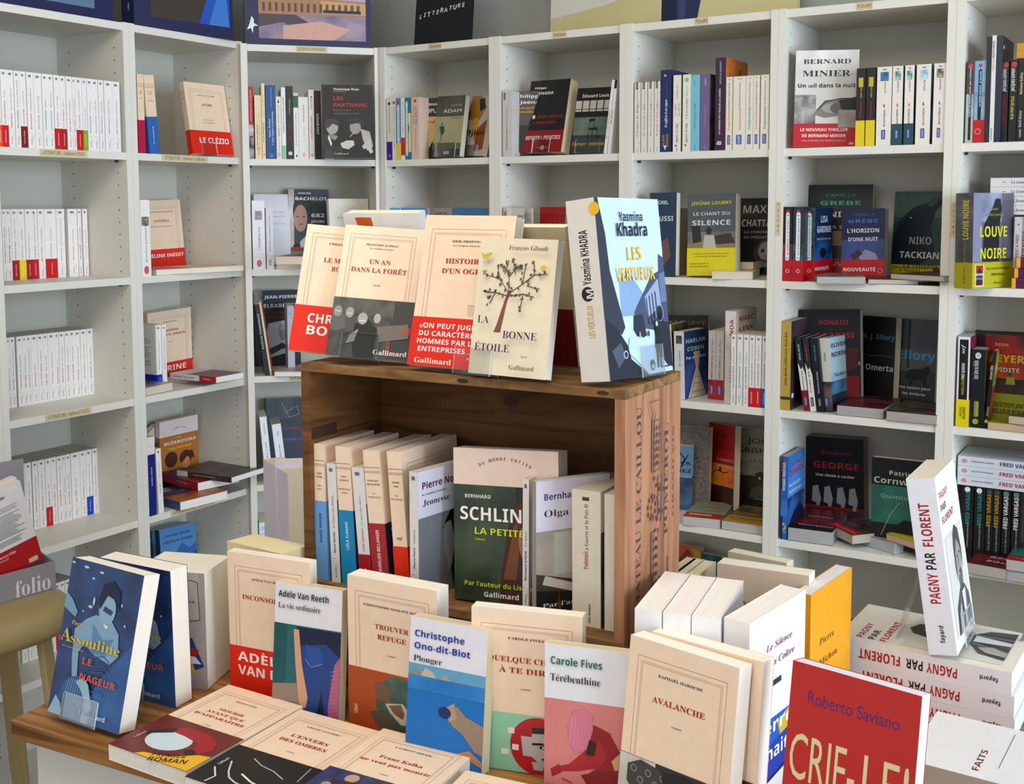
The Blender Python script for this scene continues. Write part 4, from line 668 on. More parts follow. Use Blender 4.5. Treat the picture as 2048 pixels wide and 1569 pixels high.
('thick white paperback with blue lower band and printed back cover,second bookcase third row',[-0.9713,3.121,-0.503,2.587,0.0,0.0],0.108,0.178,0.0201,'eeeae6',None,[],[('fs','303858','Karine Tuil','Les choses humaines','x')],[],[('txt',14)],(78,'0a28a8',[],[('t',50,60,'Karine Tuil',3,'d8e0f0','m','c',60,0)],'B'),'e6dcc4',None,'book','paperback_book'),
('slim white paperback beside thick blue-banded one,second bookcase third row',[-0.9607,3.128,-0.503,2.587,0.0,0.0],0.108,0.178,0.0141,'eeeae6',None,[],[('fs','303858','Karine Tuil',"L'invention de nos vies",'x')],[],[],None,'e6dcc4',None,'book','paperback_book'),
('lower of two flat red and cream paperbacks on second bookcase third shelf',[-0.8508,3.21,-0.4865,1.046,1.571,0.0],0.108,0.178,0.016,'d8ccd0','two matching red and cream paperbacks lying flat',[('n',0,34,100,100,'7a2028','3a3a68',0.05),('t',50,20,'ROMAN',8,'a83040','S','c',60,0)],[('r',0,0,36,100,'a81820'),('t',70,62,'Karine Tuil  La décision',4.5,'303038','m','c',46,0),('t',20,60,'folio',3.5,'e0c8c8','m','c',14,0)],[],[],None,'f0ece4',None,'book','paperback_book'),
('upper of two flat red and cream paperbacks on second bookcase third shelf',[-0.8179,3.102,-0.47,1.046,1.571,0.0],0.108,0.178,0.016,'d8ccd0','two matching red and cream paperbacks lying flat',[('n',0,34,100,100,'7a2028','3a3a68',0.05),('t',50,20,'ROMAN',8,'a83040','S','c',60,0)],[('r',0,0,36,100,'a81820'),('t',70,62,'Karine Tuil  La décision',4.5,'303038','m','c',46,0),('t',20,60,'folio',3.5,'e0c8c8','m','c',14,0)],[],[],None,'f0ece4',None,'book','paperback_book'),
('small paperback with dark photo cover lying at left front of second bookcase third shelf',[-0.9759,2.987,-0.4805,1.161,1.571,0.0],0.108,0.16,0.022,'8a8890',None,[('n',0,0,100,100,'2a2c30','a0a4b0',0.03),('p','c88a50',[0,60,40,75,20,100,0,100])],[],[],[],None,'d8cfba',None,'book','paperback_book'),
('paperback with orange illustrated cover of laughing woman,face-out in second bookcase',[-1.038,3.288,-0.829,0.8875,-0.0738,0.0435],0.1328,0.2003,0.02,'b8702c',None,[('r',0,0,100,24,'e8d8d4'),('arc',50,18,'DU MONDE ENTIER',28,3.2,'404048'),('t',52,37,'BUŽAROVSKA',8.5,'f0ece8','m','c',84,0),('t',52,45,'MON CHER MARI',5,'d8e020','m','c',58,0),('t',50,28.5,'RUMENA',2.2,'f0ece8','m','c',12,0),('e',28,60,22,24,'4a2418'),('e',66,62,22,24,'5a2c1a'),('e',66,70,15,20,'c88850'),('p','4a2418',[50,58,84,52,90,66,70,60,56,68]),('e',66,78,6,4,'f0e8e0'),('e',60,69,2,1.2,'201410'),('e',73,69,2,1.2,'201410'),('p','2a1c1c',[0,84,30,78,55,88,70,100,0,100])],[],[('r',0,0,100,24,'e8d8d4')],[],None,'e6dcc4',None,'book','paperback_book'),
('pale paperback edge with arched lettering,second bookcase,left of orange cover',[-1.062,3.226,-0.829,1.498,-0.037,0.1951],0.1181,0.17,0.018,'3a6a90',None,[('r',0,0,100,28,'e8d8d8'),('arc',50,20,'DU MONDE ENTIER',28,3.2,'404048')],[],[],[],None,'e6dcc4',None,'book','paperback_book'),
('dark blue paperback spine with pinkish white top,second bookcase fourth row',[-0.9613,3.002,-0.829,2.587,0.0,0.0],0.12,0.2147,0.025,'0c1c78',None,[],[('t',50,58,'MARIE SIZUN',3.4,'d0d4e8','m','c',24,0)],[('r',0,0,100,22,'e8dcdc'),('t',50,12,'ROMAN',1.6,'b03030','S','c',60,0)],[],None,'e6dcc4',None,'book','paperback_book'),
('slim white paperback leaning on dark blue spine in second bookcase',[-0.9487,3.026,-0.8285,2.587,0.0306,0.0],0.108,0.178,0.0176,'eeeae6',None,[],[('fs','303858','Joseph Roth','La marche de Radetzky','x')],[],[],None,'e6dcc4',None,'book','paperback_book'),
('orange and blue paperback lying flat,lowest of pile in second bookcase fourth row',[-0.9079,3.038,-0.8045,0.913,1.571,0.0],0.16,0.125,0.024,'b4642c',None,[('r',0,0,100,34,'141c50'),('n',0,34,100,70,'7a3420','c87030',0.03),('r',20,8,60,24,'484868')],[('r',0,0,100,100,'3c4c78')],[],[],None,'f2efe8',None,'book','paperback_book'),
('red-spined paperback lying across the orange one in second bookcase',[-0.8914,3.155,-0.78,0.8521,1.571,0.0],0.14,0.2,0.024,'9c1c28',None,[('n',0,0,100,60,'18203a','2a3a68',0.04)],[('t',40,60,'ISABEL ALLENDE',3,'e0b0b0','m','c',30,0)],[],[],None,'f2efe8',None,'book','paperback_book'),
('brown-spined paperback lying on top of flat pile in second bookcase',[-0.7944,3.15,-0.7635,1.091,1.571,0.0],0.14,0.205,0.016,'40302c',None,[('n',0,0,100,100,'1c1620','50403c',0.03)],[('r',80,0,100,100,'d8c8c0'),('t',50,62,'CAROLE ZALBERG',3,'c8b8a8','m','c',40,0)],[],[],None,'f2efe8',None,'book','paperback_book'),
('blue paperback with mountain cover and black author lettering,low in second bookcase',[-1.022,3.236,-1.145,0.9462,0.1016,-0.024],0.1283,0.2006,0.018,'4f8fc8',None,[('t',50,13,'SYLVAIN TESSON',6,'18243c','m','c',74,0),('t',50,22,'PRISCILLA TELMON',6,'18243c','m','c',84,0),('p','3068a8',[0,40,20,34,40,38,60,26,80,36,100,30,100,60,0,60]),('p','184a88',[0,54,30,44,60,56,100,42,100,100,0,100]),('t',54,56,'CARNETS',10,'e8f0f4','m','c',66,0),('t',54,66,"D'AVENTURES",8,'e8f0f4','m','c',66,0)],[('r',0,0,100,100,'20384c')],[],[],None,'e6dcc4',None,'book','paperback_book'),
('copy of blue mountain paperback standing directly behind front copy',[-1.045,3.238,-1.145,0.9462,0.1016,-0.024],0.13,0.2,0.018,'30587c',None,[('n',0,0,100,100,'20405c','4a80b0',0.06)],[('r',0,0,100,100,'20384c'),('e',86,50,3,3,'88a8b8')],[],[],None,'e6dcc4',None,'book','paperback_book'),
('rear copy of three blue mountain paperbacks in second bookcase',[-1.067,3.239,-1.145,0.9462,0.1016,-0.024],0.13,0.2,0.018,'30587c',None,[('n',0,0,100,100,'20405c','4a80b0',0.06)],[('r',0,0,100,100,'20384c'),('e',86,50,3,3,'88a8b8')],[],[],None,'e6dcc4',None,'book','paperback_book'),
('red spine with black and white photo lower half,far left in corner bookcase',[-0.7387,3.28,0.1363,1.837,0.0,0.0],0.13,0.2047,0.0133,'b01c30','upright spines in the corner bookcase,top row',[],[('n',0,0,48,100,'181418','d8d0cc',0.015),('t',74,60,'PARFUM DE GUERRE',3,'e8c0c0','m','c',44,0)],[],[],None,'e6dcc4',None,'book','paperback_book'),
('short cream spine beside the red one in corner bookcase',[-0.7173,3.286,0.1363,1.837,0.0,0.0],0.13,0.181,0.0189,'e8d2a8','upright spines in the corner bookcase,top row',[],[('t',35,45,'ALAIN VIRCONDELET',3.4,'605040','m','c',40,0),('t',45,75,'Une passion si vive',3,'a89068','S','c',60,0),('t',12,60,'ARLÉA',3,'c04030','m','c',12,0)],[],[],None,'e6dcc4',None,'book','paperback_book'),
('narrow tall cream spine touching the broad blue spine in corner bookcase',[-0.7073,3.289,0.1363,1.837,0.0,0.0],0.13,0.2148,0.0093,'ead4a6','upright spines in the corner bookcase,top row',[],[('t',35,60,'JULIE HÉRACLÈS',3.4,'504030','m','c',26,0),('e',6,50,2,2,'c03020'),('t',70,60,'Pour en finir',2.6,'b8a070','S','c',30,0)],[],[],None,'e6dcc4',None,'book','paperback_book'),
('broad dark blue spine with white lettering in corner bookcase',[-0.6785,3.297,0.1363,1.837,0.0,0.0],0.13,0.2103,0.0279,'23508c','upright spines in the corner bookcase,top row',[],[('t',42,44,'Agnès Pécher',5,'d8e4f0','r','c',26,0),('t',42,74,"C'était toujours le printemps",5,'d8e4f0','r','c',46,0),('t',84,60,'de l académie française',2.4,'a8c0d8','m','c',26,0),('o',5,50,4,4,1,'b8ccdc')],[],[],None,'e6dcc4',None,'book','paperback_book'),
('cream spine with pink stamp right of broad blue spine,corner bookcase',[-0.6637,3.301,0.1363,1.837,0.0,0.0],0.13,0.1785,0.0142,'e8e2d0','upright spines in the corner bookcase,top row',[],[('t',62,60,'NATHALIE SARTHOU-LAJUS',3.4,'706858','m','c',50,0),('t',28,60,'la renaissance en lieux',2.8,'988878','m','c',40,0),('oe',7,50,7,5,'e0a8a8'),('p','202020',[90,30,96,50,90,70])],[],[],None,'e6dcc4',None,'book','paperback_book'),
('white spine with mint green foot in corner bookcase',[-0.6511,3.304,0.1363,1.837,0.0,0.0],0.13,0.2047,0.012,'e9e8e8','upright spines in the corner bookcase,top row',[],[('r',0,0,19,100,'8cc8a0'),('t',62,62,'FRANÇOIS-GUILLAUME LORRAIN',3.4,'40404c','m','c',50,0)],[],[],None,'e6dcc4',None,'book','paperback_book'),
('black spine with round white emblem in corner bookcase',[-0.6304,3.31,0.1363,1.837,0.0,0.0],0.13,0.2092,0.0203,'2a2826','upright spines in the corner bookcase,top row',[],[('t',72,58,'Lorrain moreau',4,'c0b8ac','r','c',20,0),('t',38,62,'LA CASSE',7,'7c1c1c','m','c',26,0),('e',8,50,5.5,5.5,'e8e4dc'),('o',8,50,2.5,2.5,0.8,'302c28')],[],[],None,'e6dcc4',None,'book','paperback_book'),
('pale spine with dark green top block in corner bookcase',[-0.6166,3.314,0.1363,1.837,0.0,0.0],0.13,0.1896,0.0136,'e4e4de','upright spines in the corner bookcase,top row',[],[('r',78,0,96,100,'2c6444'),('r',96,0,100,100,'c8ccc8'),('t',45,60,'le temps de la forêt intime',3,'888888','m','c',50,0),('p','181818',[4,30,8,60,5,70,3,50])],[],[],None,'e6dcc4',None,'book','paperback_book'),
('broad white spine with pink press mark in corner bookcase',[-0.5889,3.321,0.1363,1.837,0.0,0.0],0.13,0.1788,0.028,'e6e2dc','upright spines in the corner bookcase,top row',[],[('t',74,60,'VICTOR CASTANET',4,'686460','m','c',28,0),('t',40,60,'Les Fossoyeurs',4.5,'d8a0a0','r','c',26,0),('oe',7,50,8,5,'e8b0b0')],[],[],None,'e6dcc4',None,'book','paperback_book'),
('white spine with red vertical title right of broad white one,corner bookcase',[-0.5728,3.326,0.1363,1.837,0.0,0.0],0.13,0.2,0.0152,'eae8e2','upright spines in the corner bookcase,top row',[],[('t',46,62,'Les apprentis justiciers',5,'c01c20','b','c',34,0),('t',80,60,'TERRY BEZ',3,'686868','m','c',18,0),('e',90,50,2,2,'402028'),('oe',6,50,5,4,'d8a0a0')],[],[],None,'e6dcc4',None,'book','paperback_book'),
('black spine with bold white capitals beside the two-men cover,corner bookcase',[-0.5533,3.331,0.1363,1.837,0.0,0.0],0.13,0.1977,0.0186,'2c2624','upright spines in the corner bookcase,top row',[],[('t',52,60,'JUAN BRANCO',5.5,'f0ece6','b','c',30,0),('t',84,60,'COUP D ÉTAT',4.5,'6c2020','m','c',22,0)],[],[],None,'e6dcc4',None,'book','paperback_book'),
('black paperback with red title over two men lighting cigarettes,corner bookcase',[-0.5409,3.279,0.1376,0.1648,0.0517,0.0074],0.146,0.2103,0.025,'1c1a19',None,[('t',48,7.5,'Dominique Bona',6.5,'e8e2d8','S','c',50,0),('l','d8d0c4',0.5,[22,9.5,46,9.5]),('t',22,21,'LES',10,'d83028','s','l',20,0),('t',22,30,'PARTISANS',10,'d83028','s','l',66,0),('t',22,35.5,'Kessel et Druon,',3.4,'6c7478','m','l',34,0),('t',22,40,'une histoire de famille',3.4,'6c7478','m','l',50,0),('e',19,58,17,20,'a8a294'),('p','3a3834',[4,54,8,47,24,46,33,50,30,56,20,53,10,60]),('p','8c887c',[12,66,30,70,24,76,12,72]),('p','302e2e',[0,68,12,66,22,84,36,82,40,100,0,100]),('p','e0dcd0',[12,68,18,80,16,84,10,72]),('e',64,58,16,20,'989284'),('p','2c2a28',[48,50,52,46,70,44,82,50,80,58,70,52,56,54]),('p','b0aa9c',[74,60,92,64,98,84,86,90,78,74]),('p','c8c2b4',[34,80,46,76,60,76,62,82,50,88,38,86]),('p','c0b8a8',[76,84,90,74,98,92,92,94,86,86,80,88]),('l','f0ece0',1.2,[53,71,60,66]),('l','f0ece0',0.6,[54,76,58,84]),('t',36,95,'Gallimard',5,'b8b0a4','S','c',28,0)],[('r',0,0,100,100,'141313')],[],[],None,'e6dcc4',(12,25,25),'book','paperback_book'),
('white glossy spine with small portrait and red oval,far left of corner bookcase second row',[-0.7141,3.287,-0.1822,1.837,0.0,0.0],0.125,0.1992,0.0359,'e6e6ea',None,[],[('t',45,62,'CATHERINE NAY',5.5,'585860','S','c',34,0),('n',72,22,85,78,'282828','c8c0b8',0.015),('oe',9,50,10,7,'c02838')],[],[],None,'e6dcc4',None,'book','paperback_book'),
('slim pale grey spine second from left,corner bookcase second row',[-0.6917,3.293,-0.1822,1.837,0.0,0.0],0.11,0.1779,0.0203,'d8d6da',None,[],[('t',48,60,'Mathieu Pigasse et Éric Vuillard',3,'606068','m','c',38,0),('t',78,60,'François Cérésa',3,'a05050','m','c',20,0),('r',6,30,16,70,'a8acb0')],[],[],None,'e6dcc4',None,'book','paperback_book'),
('white paperback with partly hidden dark face,behind slim spines in corner bookcase',[-0.7862,3.475,-0.1795,0.3469,0.0755,-0.0038],0.1083,0.218,0.03,'dcdce2',None,[('t',86,27,'CHRISTIAN',6,'b0b0b8','m','r',50,0),('t',86,33,'VIRAZ',6,'b0b0b8','m','r',34,0),('t',86,43,"L'ÉLITE",6,'b8b8c0','m','r',40,0)],[],[],[],None,'e6dcc4',None,'book','paperback_book'),
('dark grey paperback with large smiling woman portrait,corner bookcase second row',[-0.6928,3.521,-0.1338,0.2946,0.0073,-0.0136],0.1241,0.1874,0.03,'333c48',None,[('n',0,0,14,100,'d8d4cc','a09080',0.05),('e',36,36,31,56,'16161c'),('e',30,48,21,42,'b08878'),('p','c8c4cc',[10,100,50,72,64,66,70,80,60,100]),('p','181418',[12,92,28,88,30,100,10,100]),('e',22,45,3.6,2,'302020'),('e',38,45,3.6,2,'302020'),('e',30,58,8,2.6,'a05050'),('t',24,8,'ROSELYNE',5,'e8e8ec','b','l',32,0),('t',16,18,'BACHELOT',9,'f2f2f4','b','l',80,0),('t',90,46,'682',11,'f2f2f4','b','r',34,0),('t',90,55,'JOURS',7,'e8e8ec','b','r',34,0),('r',0,96,100,100,'a81820')],[('r',0,0,100,100,'b8b4b4'),('t',50,60,'ROSELYNE BACHELOT',4,'502028','m','c',50,0)],[],[],None,'e6dcc4',None,'book','paperback_book'),
('lower cream-edged paperback of flat pair under grey woman cover,corner bookcase',[-0.6771,3.456,-0.1587,-1.62,1.571,0.0],0.16,0.21,0.023,'e0d8c8',None,[],[],[],[],None,'d8cbb4',None,'book','paperback_book'),
('upper cream-edged paperback of flat pair under grey woman cover,corner bookcase',[-0.636,3.252,-0.1357,-1.624,1.571,0.0],0.16,0.21,0.0225,'a02028',None,[],[],[],[],None,'d8cbb4',None,'book','paperback_book'),
('pale cream paperback with small black print,right side of corner bookcase second row',[-0.5469,3.431,-0.1604,0.4913,0.0884,0.0003],0.1274,0.1839,0.02,'dcd6cc',None,[('t',60,16,'Yves Bonnefoy',2.6,'505050','S','c',22,0),('t',50,32,'Poésie et photographie',3.4,'404040','S','c',60,0)],[],[],[],None,'e6dcc4',None,'book','paperback_book'),
('small yellow-topped spine at right end of corner bookcase second row',[-0.4319,3.371,-0.1822,1.837,0.0,0.0],0.1,0.172,0.0107,'d8d038',None,[],[],[],[],None,'e6dcc4',None,'book','paperback_book'),
('dark pink-marked spine next to yellow one in corner bookcase',[-0.4188,3.375,-0.1822,1.837,0.0,0.0],0.1,0.165,0.0131,'50303c',None,[],[('oe',92,50,8,5,'d06080')],[],[],None,'e6dcc4',None,'book','paperback_book'),
('dark pink-marked spine against right side of corner bookcase',[-0.4027,3.379,-0.1822,1.837,0.0,0.0],0.1,0.165,0.0157,'50303c',None,[],[('oe',92,50,8,5,'d06080')],[],[],None,'e6dcc4',None,'book','paperback_book'),
('black paperback with elderly man photo and bold white capitals,corner bookcase third row',[-0.7914,3.474,-0.492,0.2943,0.0889,0.007],0.1379,0.2331,0.03,'16181e',None,[('n',0,0,20,22,'202020','a09880',0.03),('t',60,11,'JEAN-PIERRE',9,'e8ecf2','b','c',72,0),('t',60,23,'ELKABBACH',11,'e8ecf2','b','c',86,0),('t',58,31,'LES RIVES',5,'a82028','S','c',40,0),('t',58,37,'DE LA MÉMOIRE',5,'a82028','S','c',56,0),('p','b8c4d0',[30,44,70,40,88,60,84,90,40,96,20,80]),('e',62,55,16,24,'a8a8ac'),('e',62,60,11,17,'8c8c90'),('p','30343c',[30,78,60,70,90,80,92,84,60,78,34,86]),('p','20242c',[26,90,70,84,92,92,60,100,24,100])],[('n',0,0,100,100,'101010','403c34',0.03)],[],[],None,'e6dcc4',None,'book','paperback_book'),
('dark grey spine with white vertical lettering leaning in corner bookcase third row',[-0.7109,3.297,-0.493,1.837,0.1235,0.0],0.11,0.2116,0.0137,'2a2a30',None,[],[('t',62,60,'PASCAL PERRINEAU',4.5,'b8bcc4','m','c',50,0)],[],[],None,'e6dcc4',None,'book','paperback_book'),
('dark red and yellowish spine leaning on grey one,corner bookcase third row',[-0.7007,3.3,-0.4934,1.837,0.1262,0.0],0.11,0.2167,0.0099,'d8cca0',None,[('n',0,0,100,100,'a8a890','505848',0.02)],[('r',0,55,100,100,'7c1c20')],[],[],None,'e6dcc4',None,'book','paperback_book'),
('pale grey spine standing against crate side in corner bookcase third row',[-0.6494,3.364,-0.4947,1.837,0.0,0.0],0.12,0.2,0.0204,'b4b8c0',None,[],[('t',88,60,'I',5,'303038','m','c',0,0)],[],[],None,'e6dcc4',None,'book','paperback_book'),
('white-edged paperback with red cover lying flat at corner bookcase third row',[-0.6903,3.415,-0.4802,-1.589,1.571,0.0],0.14,0.205,0.014,'b08080',None,[('n',0,0,100,100,'a84038','c8c0c8',0.05)],[],[],[],None,'efece4',None,'book','paperback_book'),
('thick white spine leaning right in corner bookcase fourth row',[-0.7086,3.301,-0.816,1.837,0.0797,0.0],0.12,0.2006,0.0203,'e8eef4',None,[],[('t',40,62,'ETTORE SCOLA LE FILM',3,'606468','m','c',44,0),('t',82,60,'ROMAN',2.4,'707478','m','c',16,0)],[],[],None,'c8c2b0',None,'book','paperback_book'),
('shorter white spine leaning next to thick white one,corner bookcase fourth row',[-0.6684,3.317,-0.815,1.837,0.1021,0.0],0.11,0.1759,0.0259,'e8eef4',None,[],[('t',52,62,'Umberto Eco',4,'202428','m','c',26,0),('t',84,60,'B3',3,'303438','m','c',8,0)],[],[],None,'9c9684',None,'book','paperback_book'),
('dark navy paperback with glasses drawing behind white spines in corner bookcase',[-0.7666,3.48,-0.8139,0.3711,0.0567,-0.0165],0.1206,0.2168,0.03,'2a3444',None,[('n',0,0,70,30,'141820','2c3644',0.03),('l','d0d8e0',0.7,[40,6,52,20,80,12,86,24,60,28,52,20]),('t',66,46,'EUGENIO',6,'982838','m','c',50,0),('t',70,62,'MURILLO',7,'3070b0','m','c',56,0)],[],[],[],None,'e6dcc4',None,'book','paperback_book'),
('white spine with black and red lettering low in corner bookcase fifth row',[-0.726,3.301,-1.135,1.837,0.0,0.0],0.12,0.2,0.0274,'dce8f0',None,[],[],[('t',50,8,'THOMAS',2.4,'202028','b','c',70,0),('t',50,11,'BRONNEC',2.4,'202028','b','c',76,0),('t',50,18,'COLLAPSE',2.4,'b02030','b','c',76,0),('t',50,22,'À PARIS',2.4,'b02030','b','c',70,0)],[],None,'e6dcc4',None,'book','paperback_book'),
('pale spine with violet foot,first in bookcase right of corner',[-0.349,3.346,0.1345,1.016,0.0,0.0],0.11,0.178,0.0197,'d8d4c8','upright spines in bookcase right of the corner,top row',[],[('r',0,0,30,100,'3a1888'),('e',92,50,5,4,'201c18'),('t',66,60,'NICOLAS DELESALLE',3,'504c48','m','c',44,0),('o',7,50,4,4,1,'c8c0e0')],[],[],None,'e6dcc4',None,'book','paperback_book'),
('pale spine with round red badge,second in bookcase right of corner',[-0.3373,3.339,0.1345,1.016,0.0,0.0],0.11,0.178,0.0127,'dcd8cc','upright spines in bookcase right of the corner,top row',[],[('e',93,50,5,4,'b04038'),('t',60,60,'Un parfum d herbe coupée',3,'706c60','m','c',54,0),('t',26,60,'Nicolas',2.6,'807c70','m','c',14,0)],[],[],None,'e6dcc4',None,'book','paperback_book'),
('blue spine with yellow foot,third in bookcase right of corner',[-0.3219,3.329,0.1345,1.016,0.0,0.0],0.11,0.178,0.0173,'5888b0','upright spines in bookcase right of the corner,top row',[],[('r',0,0,27,100,'d8cc28'),('e',93,50,5,4,'a04040'),('cap',58,50,58,44,'d8dce0'),('t',58,60,'La femme révélée',2.6,'606870','m','c',44,0)],[],[],None,'e6dcc4',None,'book','paperback_book'),
('white spine with red foot band,fourth in bookcase right of corner',[-0.3097,3.322,0.1345,1.016,0.0,0.0],0.11,0.178,0.0136,'e4e0dc','upright spines in bookcase right of the corner,top row',[],[('r',7,0,36,100,'cc2418'),('t',90,60,'LP',3,'6050a0','m','c',8,0),('t',62,60,'Thomas B. Reverdy',3,'807c78','m','c',40,0)],[],[],None,'e6dcc4',None,'book','paperback_book'),
('teal spine patched with pale yellow,fifth in bookcase right of corner',[-0.2909,3.31,0.1345,1.016,0.0,0.0],0.11,0.178,0.0207,'1c7c84','upright spines in bookcase right of the corner,top row',[],[('p','e4d890',[75,55,60,55,52,75,40,60,12,60,12,100,75,100]),('e',93,40,4.5,4,'a04040'),('cap',50,30,84,36,'e0e4e0'),('t',56,36,'LA VIE COMME ELLE VIENT',2.6,'506468','m','c',60,0)],[],[],None,'e6dcc4',None,'book','paperback_book'),
('broad pale pink spine lettered in dark red,bookcase right of corner',[-0.2663,3.295,0.1345,1.016,0.0,0.0],0.11,0.178,0.0272,'d4b8a8','upright spines in bookcase right of the corner,top row',[],[('e',94,50,4.5,4,'b03028'),('t',71,78,'DUPUY',7,'78281c','s','c',30,0),('t',72,36,'MARIE-BERNADETTE',2.8,'78281c','s','c',30,0),('t',33,60,'La galerie des jalousies',2.6,'90483c','S','c',34,0)],[],[],None,'e6dcc4',None,'book','paperback_book'),
('paperback with standing woman at sunset,partly behind grey-green cover,bookcase right of corner',[-0.2724,3.355,0.1353,-0.5794,0.0082,-0.0067],0.084,0.1771,0.03,'3a342c',None,[('n',0,30,100,56,'a88058','d8b078',0.06),('p','c8b868',[30,56,100,52,100,80,60,70,40,84]),('p','201c18',[44,84,70,66,100,60,100,100,30,100]),('e',16,45,9,8,'382418'),('p','706458',[6,52,24,52,26,72,6,72]),('p','181414',[6,70,26,70,30,100,2,100]),('t',12,12,'Marie-Bernadette',7,'e8e2d6','m','l',96,0),('t',10,24,'DUPUY',12,'f0ece4','s','l',88,0),('t',40,40,'La galerie',8,'b02c20','i','l',60,0)],[],[],[],None,'e6dcc4',None,'book','paperback_book'),
('grey-green paperback with leaping figure and white author lettering,on clear stand right of corner',[-0.2312,3.299,0.1426,-0.6787,0.1488,-0.0205],0.1077,0.1747,0.02,'6c6a50',None,[('n',0,0,100,34,'3c3c34','545448',0.08),('n',0,34,100,78,'98946c','a8a47c',0.08),('n',0,78,100,90,'50582c','64683c',0.05),('r',0,88,100,100,'3a3a34'),('t',92,18,'OLIVIER',7,'a8a49a','s','r',42,0),('t',92,28,'ADAM',10.5,'e4e0d4','s','r',66,0),('t',92,34,'DANS LA NUIT',3.6,'504e44','s','r',46,0),('t',92,38,'BLANCHE',3.6,'504e44','s','r',34,0),('e',27,46,2.4,3,'282a26'),('p','3a423e',[20,50,34,50,36,60,30,66,24,60]),('l','2a2c28',1.6,[25,62,29,70,22,78]),('l','2a2c28',1.2,[20,50,14,60]),('l','2a2c28',1.2,[34,50,40,60]),('p','5a2c20',[10,84,30,82,32,89,8,89]),('box',52,94,20,5,'c8ccd0')],[],[],[],None,'dcd8c4',(50,76,38),'book','paperback_book'),
('paperback with ochre abstract shapes and large black author word,right end beside grey-green cover',[-0.1489,3.298,0.1442,-0.9104,0.1878,-0.0286],0.104,0.1736,0.02,'b8b4ac',None,[('p','a87424',[16,0,60,0,90,20,60,44,74,90,50,70,40,40,10,40]),('p','7c2c20',[0,30,16,22,18,36,4,44]),('p','28243c',[50,6,76,4,84,22,62,26]),('p','8c4420',[60,56,100,40,100,90,60,92]),('p','c89838',[30,40,60,36,66,56,40,62]),('t',8,66,'Djian',17,'14120f','S','l',92,0)],[],[],[],None,'e6dcc4',(50,70,30),'book','paperback_book'),
('white paperback top edge with dark mark,second row right of corner',[-0.3602,3.373,-0.1825,1.016,0.0,0.0],0.11,0.1761,0.0139,'d8d4cc',None,[],[('r',92,20,96,80,'404040')],[],[],None,'e6dcc4',None,'book','paperback_book'),
('small sky blue paperback top seen above crate display,second row right of corner',[-0.3585,3.363,-0.1822,-0.2468,0.0282,0.0],0.0275,0.1769,0.012,'3c98d8',None,[('p','1c4c80',[30,12,60,8,80,16,40,20])],[],[],[],None,'e6dcc4',None,'book','paperback_book'),
('sky blue paperback with dark lettering behind pale book,second row right of corner',[-0.3335,3.401,-0.1812,-0.3337,0.0589,-0.0012],0.0831,0.1764,0.02,'3c90cc',None,[('t',62,22,'MURAKAMI',8,'123c68','b','c',60,0)],[],[],[],None,'e6dcc4',None,'book','paperback_book'),
('pale paperback with red author lettering,second row right of corner',[-0.2534,3.542,-0.1813,-0.6598,0.0617,0.0001],0.0905,0.1757,0.02,'c4beb4',None,[('t',10,13,'HARUKI',9,'9c2420','b','l',60,0),('t',10,25,'MURAKAMI',11,'9c2420','b','l',100,0)],[],[],[],None,'e6dcc4',None,'book','paperback_book'),
('steel blue paperback with navy author lettering,second row right of corner',[-0.1842,3.36,-0.1807,-0.5267,0.0798,-0.0016],0.1229,0.176,0.02,'4880ac',None,[('t',46,18,'HARUKI',11,'182c50','b','c',36,0),('t',46,34,'MURAKAMI',13,'182c50','b','c',70,0)],[],[],[],None,'e6dcc4',None,'book','paperback_book'),
('grey-white spine with black top label,left end of third bookcase from corner',[0.0007,3.129,0.1345,1.016,0.0,0.0],0.11,0.178,0.0292,'c8c4c0',None,[],[('box',92,22,10,20,'181818','e0e0e0'),('t',58,52,'LA PETITE FEMELLE',3,'807c78','m','c',36,0),('t',26,50,'Philippe Jaenada',3.4,'504c48','b','c',32,0)],[],[],None,'e6dcc4',None,'book','paperback_book'),
('brown-grey paperback with dark coat figure,half hidden behind black novel',[0.0007,3.161,0.1352,-0.0476,0.0225,0.0009],0.108,0.1794,0.03,'4c443e',None,[('t',10,10,'Philippe',8,'e4dcd0','m','l',70,0),('t',22,19,'Jaenada',8,'e4dcd0','m','l',70,0),('t',18,27,'La petite',5.5,'c89820','b','l',52,0),('t',10,33,'femelle',5.5,'c89820','b','l',48,0),('p','1c1a18',[8,52,40,52,50,40,78,26,100,22,100,100,4,100]),('p','c0a090',[6,88,16,88,22,98,10,100])],[],[],[],None,'e6dcc4',None,'book','paperback_book'),
('black novel with red title and wide dark red band,third bookcase',[0.0272,3.16,0.1469,-0.7064,0.1995,-0.0142],0.1385,0.2011,0.038,'1a1817',None,[('t',12,12,'Philippe',5.5,'ece6da','m','l',30,0),('t',12,20,'JAENADA',7.5,'ece6da','b','l',50,0),('e',11,18,4,4,'a01818'),('t',28,53,'SANS PREUVE',7,'a81c1c','I','l',66,0),('t',18,61,'& SANS AVEU',7,'a81c1c','I','l',60,0),('e',20,51,5,6,'e0dcd4')],[],[],[],(70,'8c0c14',[('t',50,42,'REFUSER L INJUSTICE',10,'e8d8d0','I','c',88,0),('e',52,80,7,7,'c8a0a0'),('l','c8a0a0',1,[38,80,70,80])],[]),'dccfa8',(50,60,38),'book','paperback_book'),
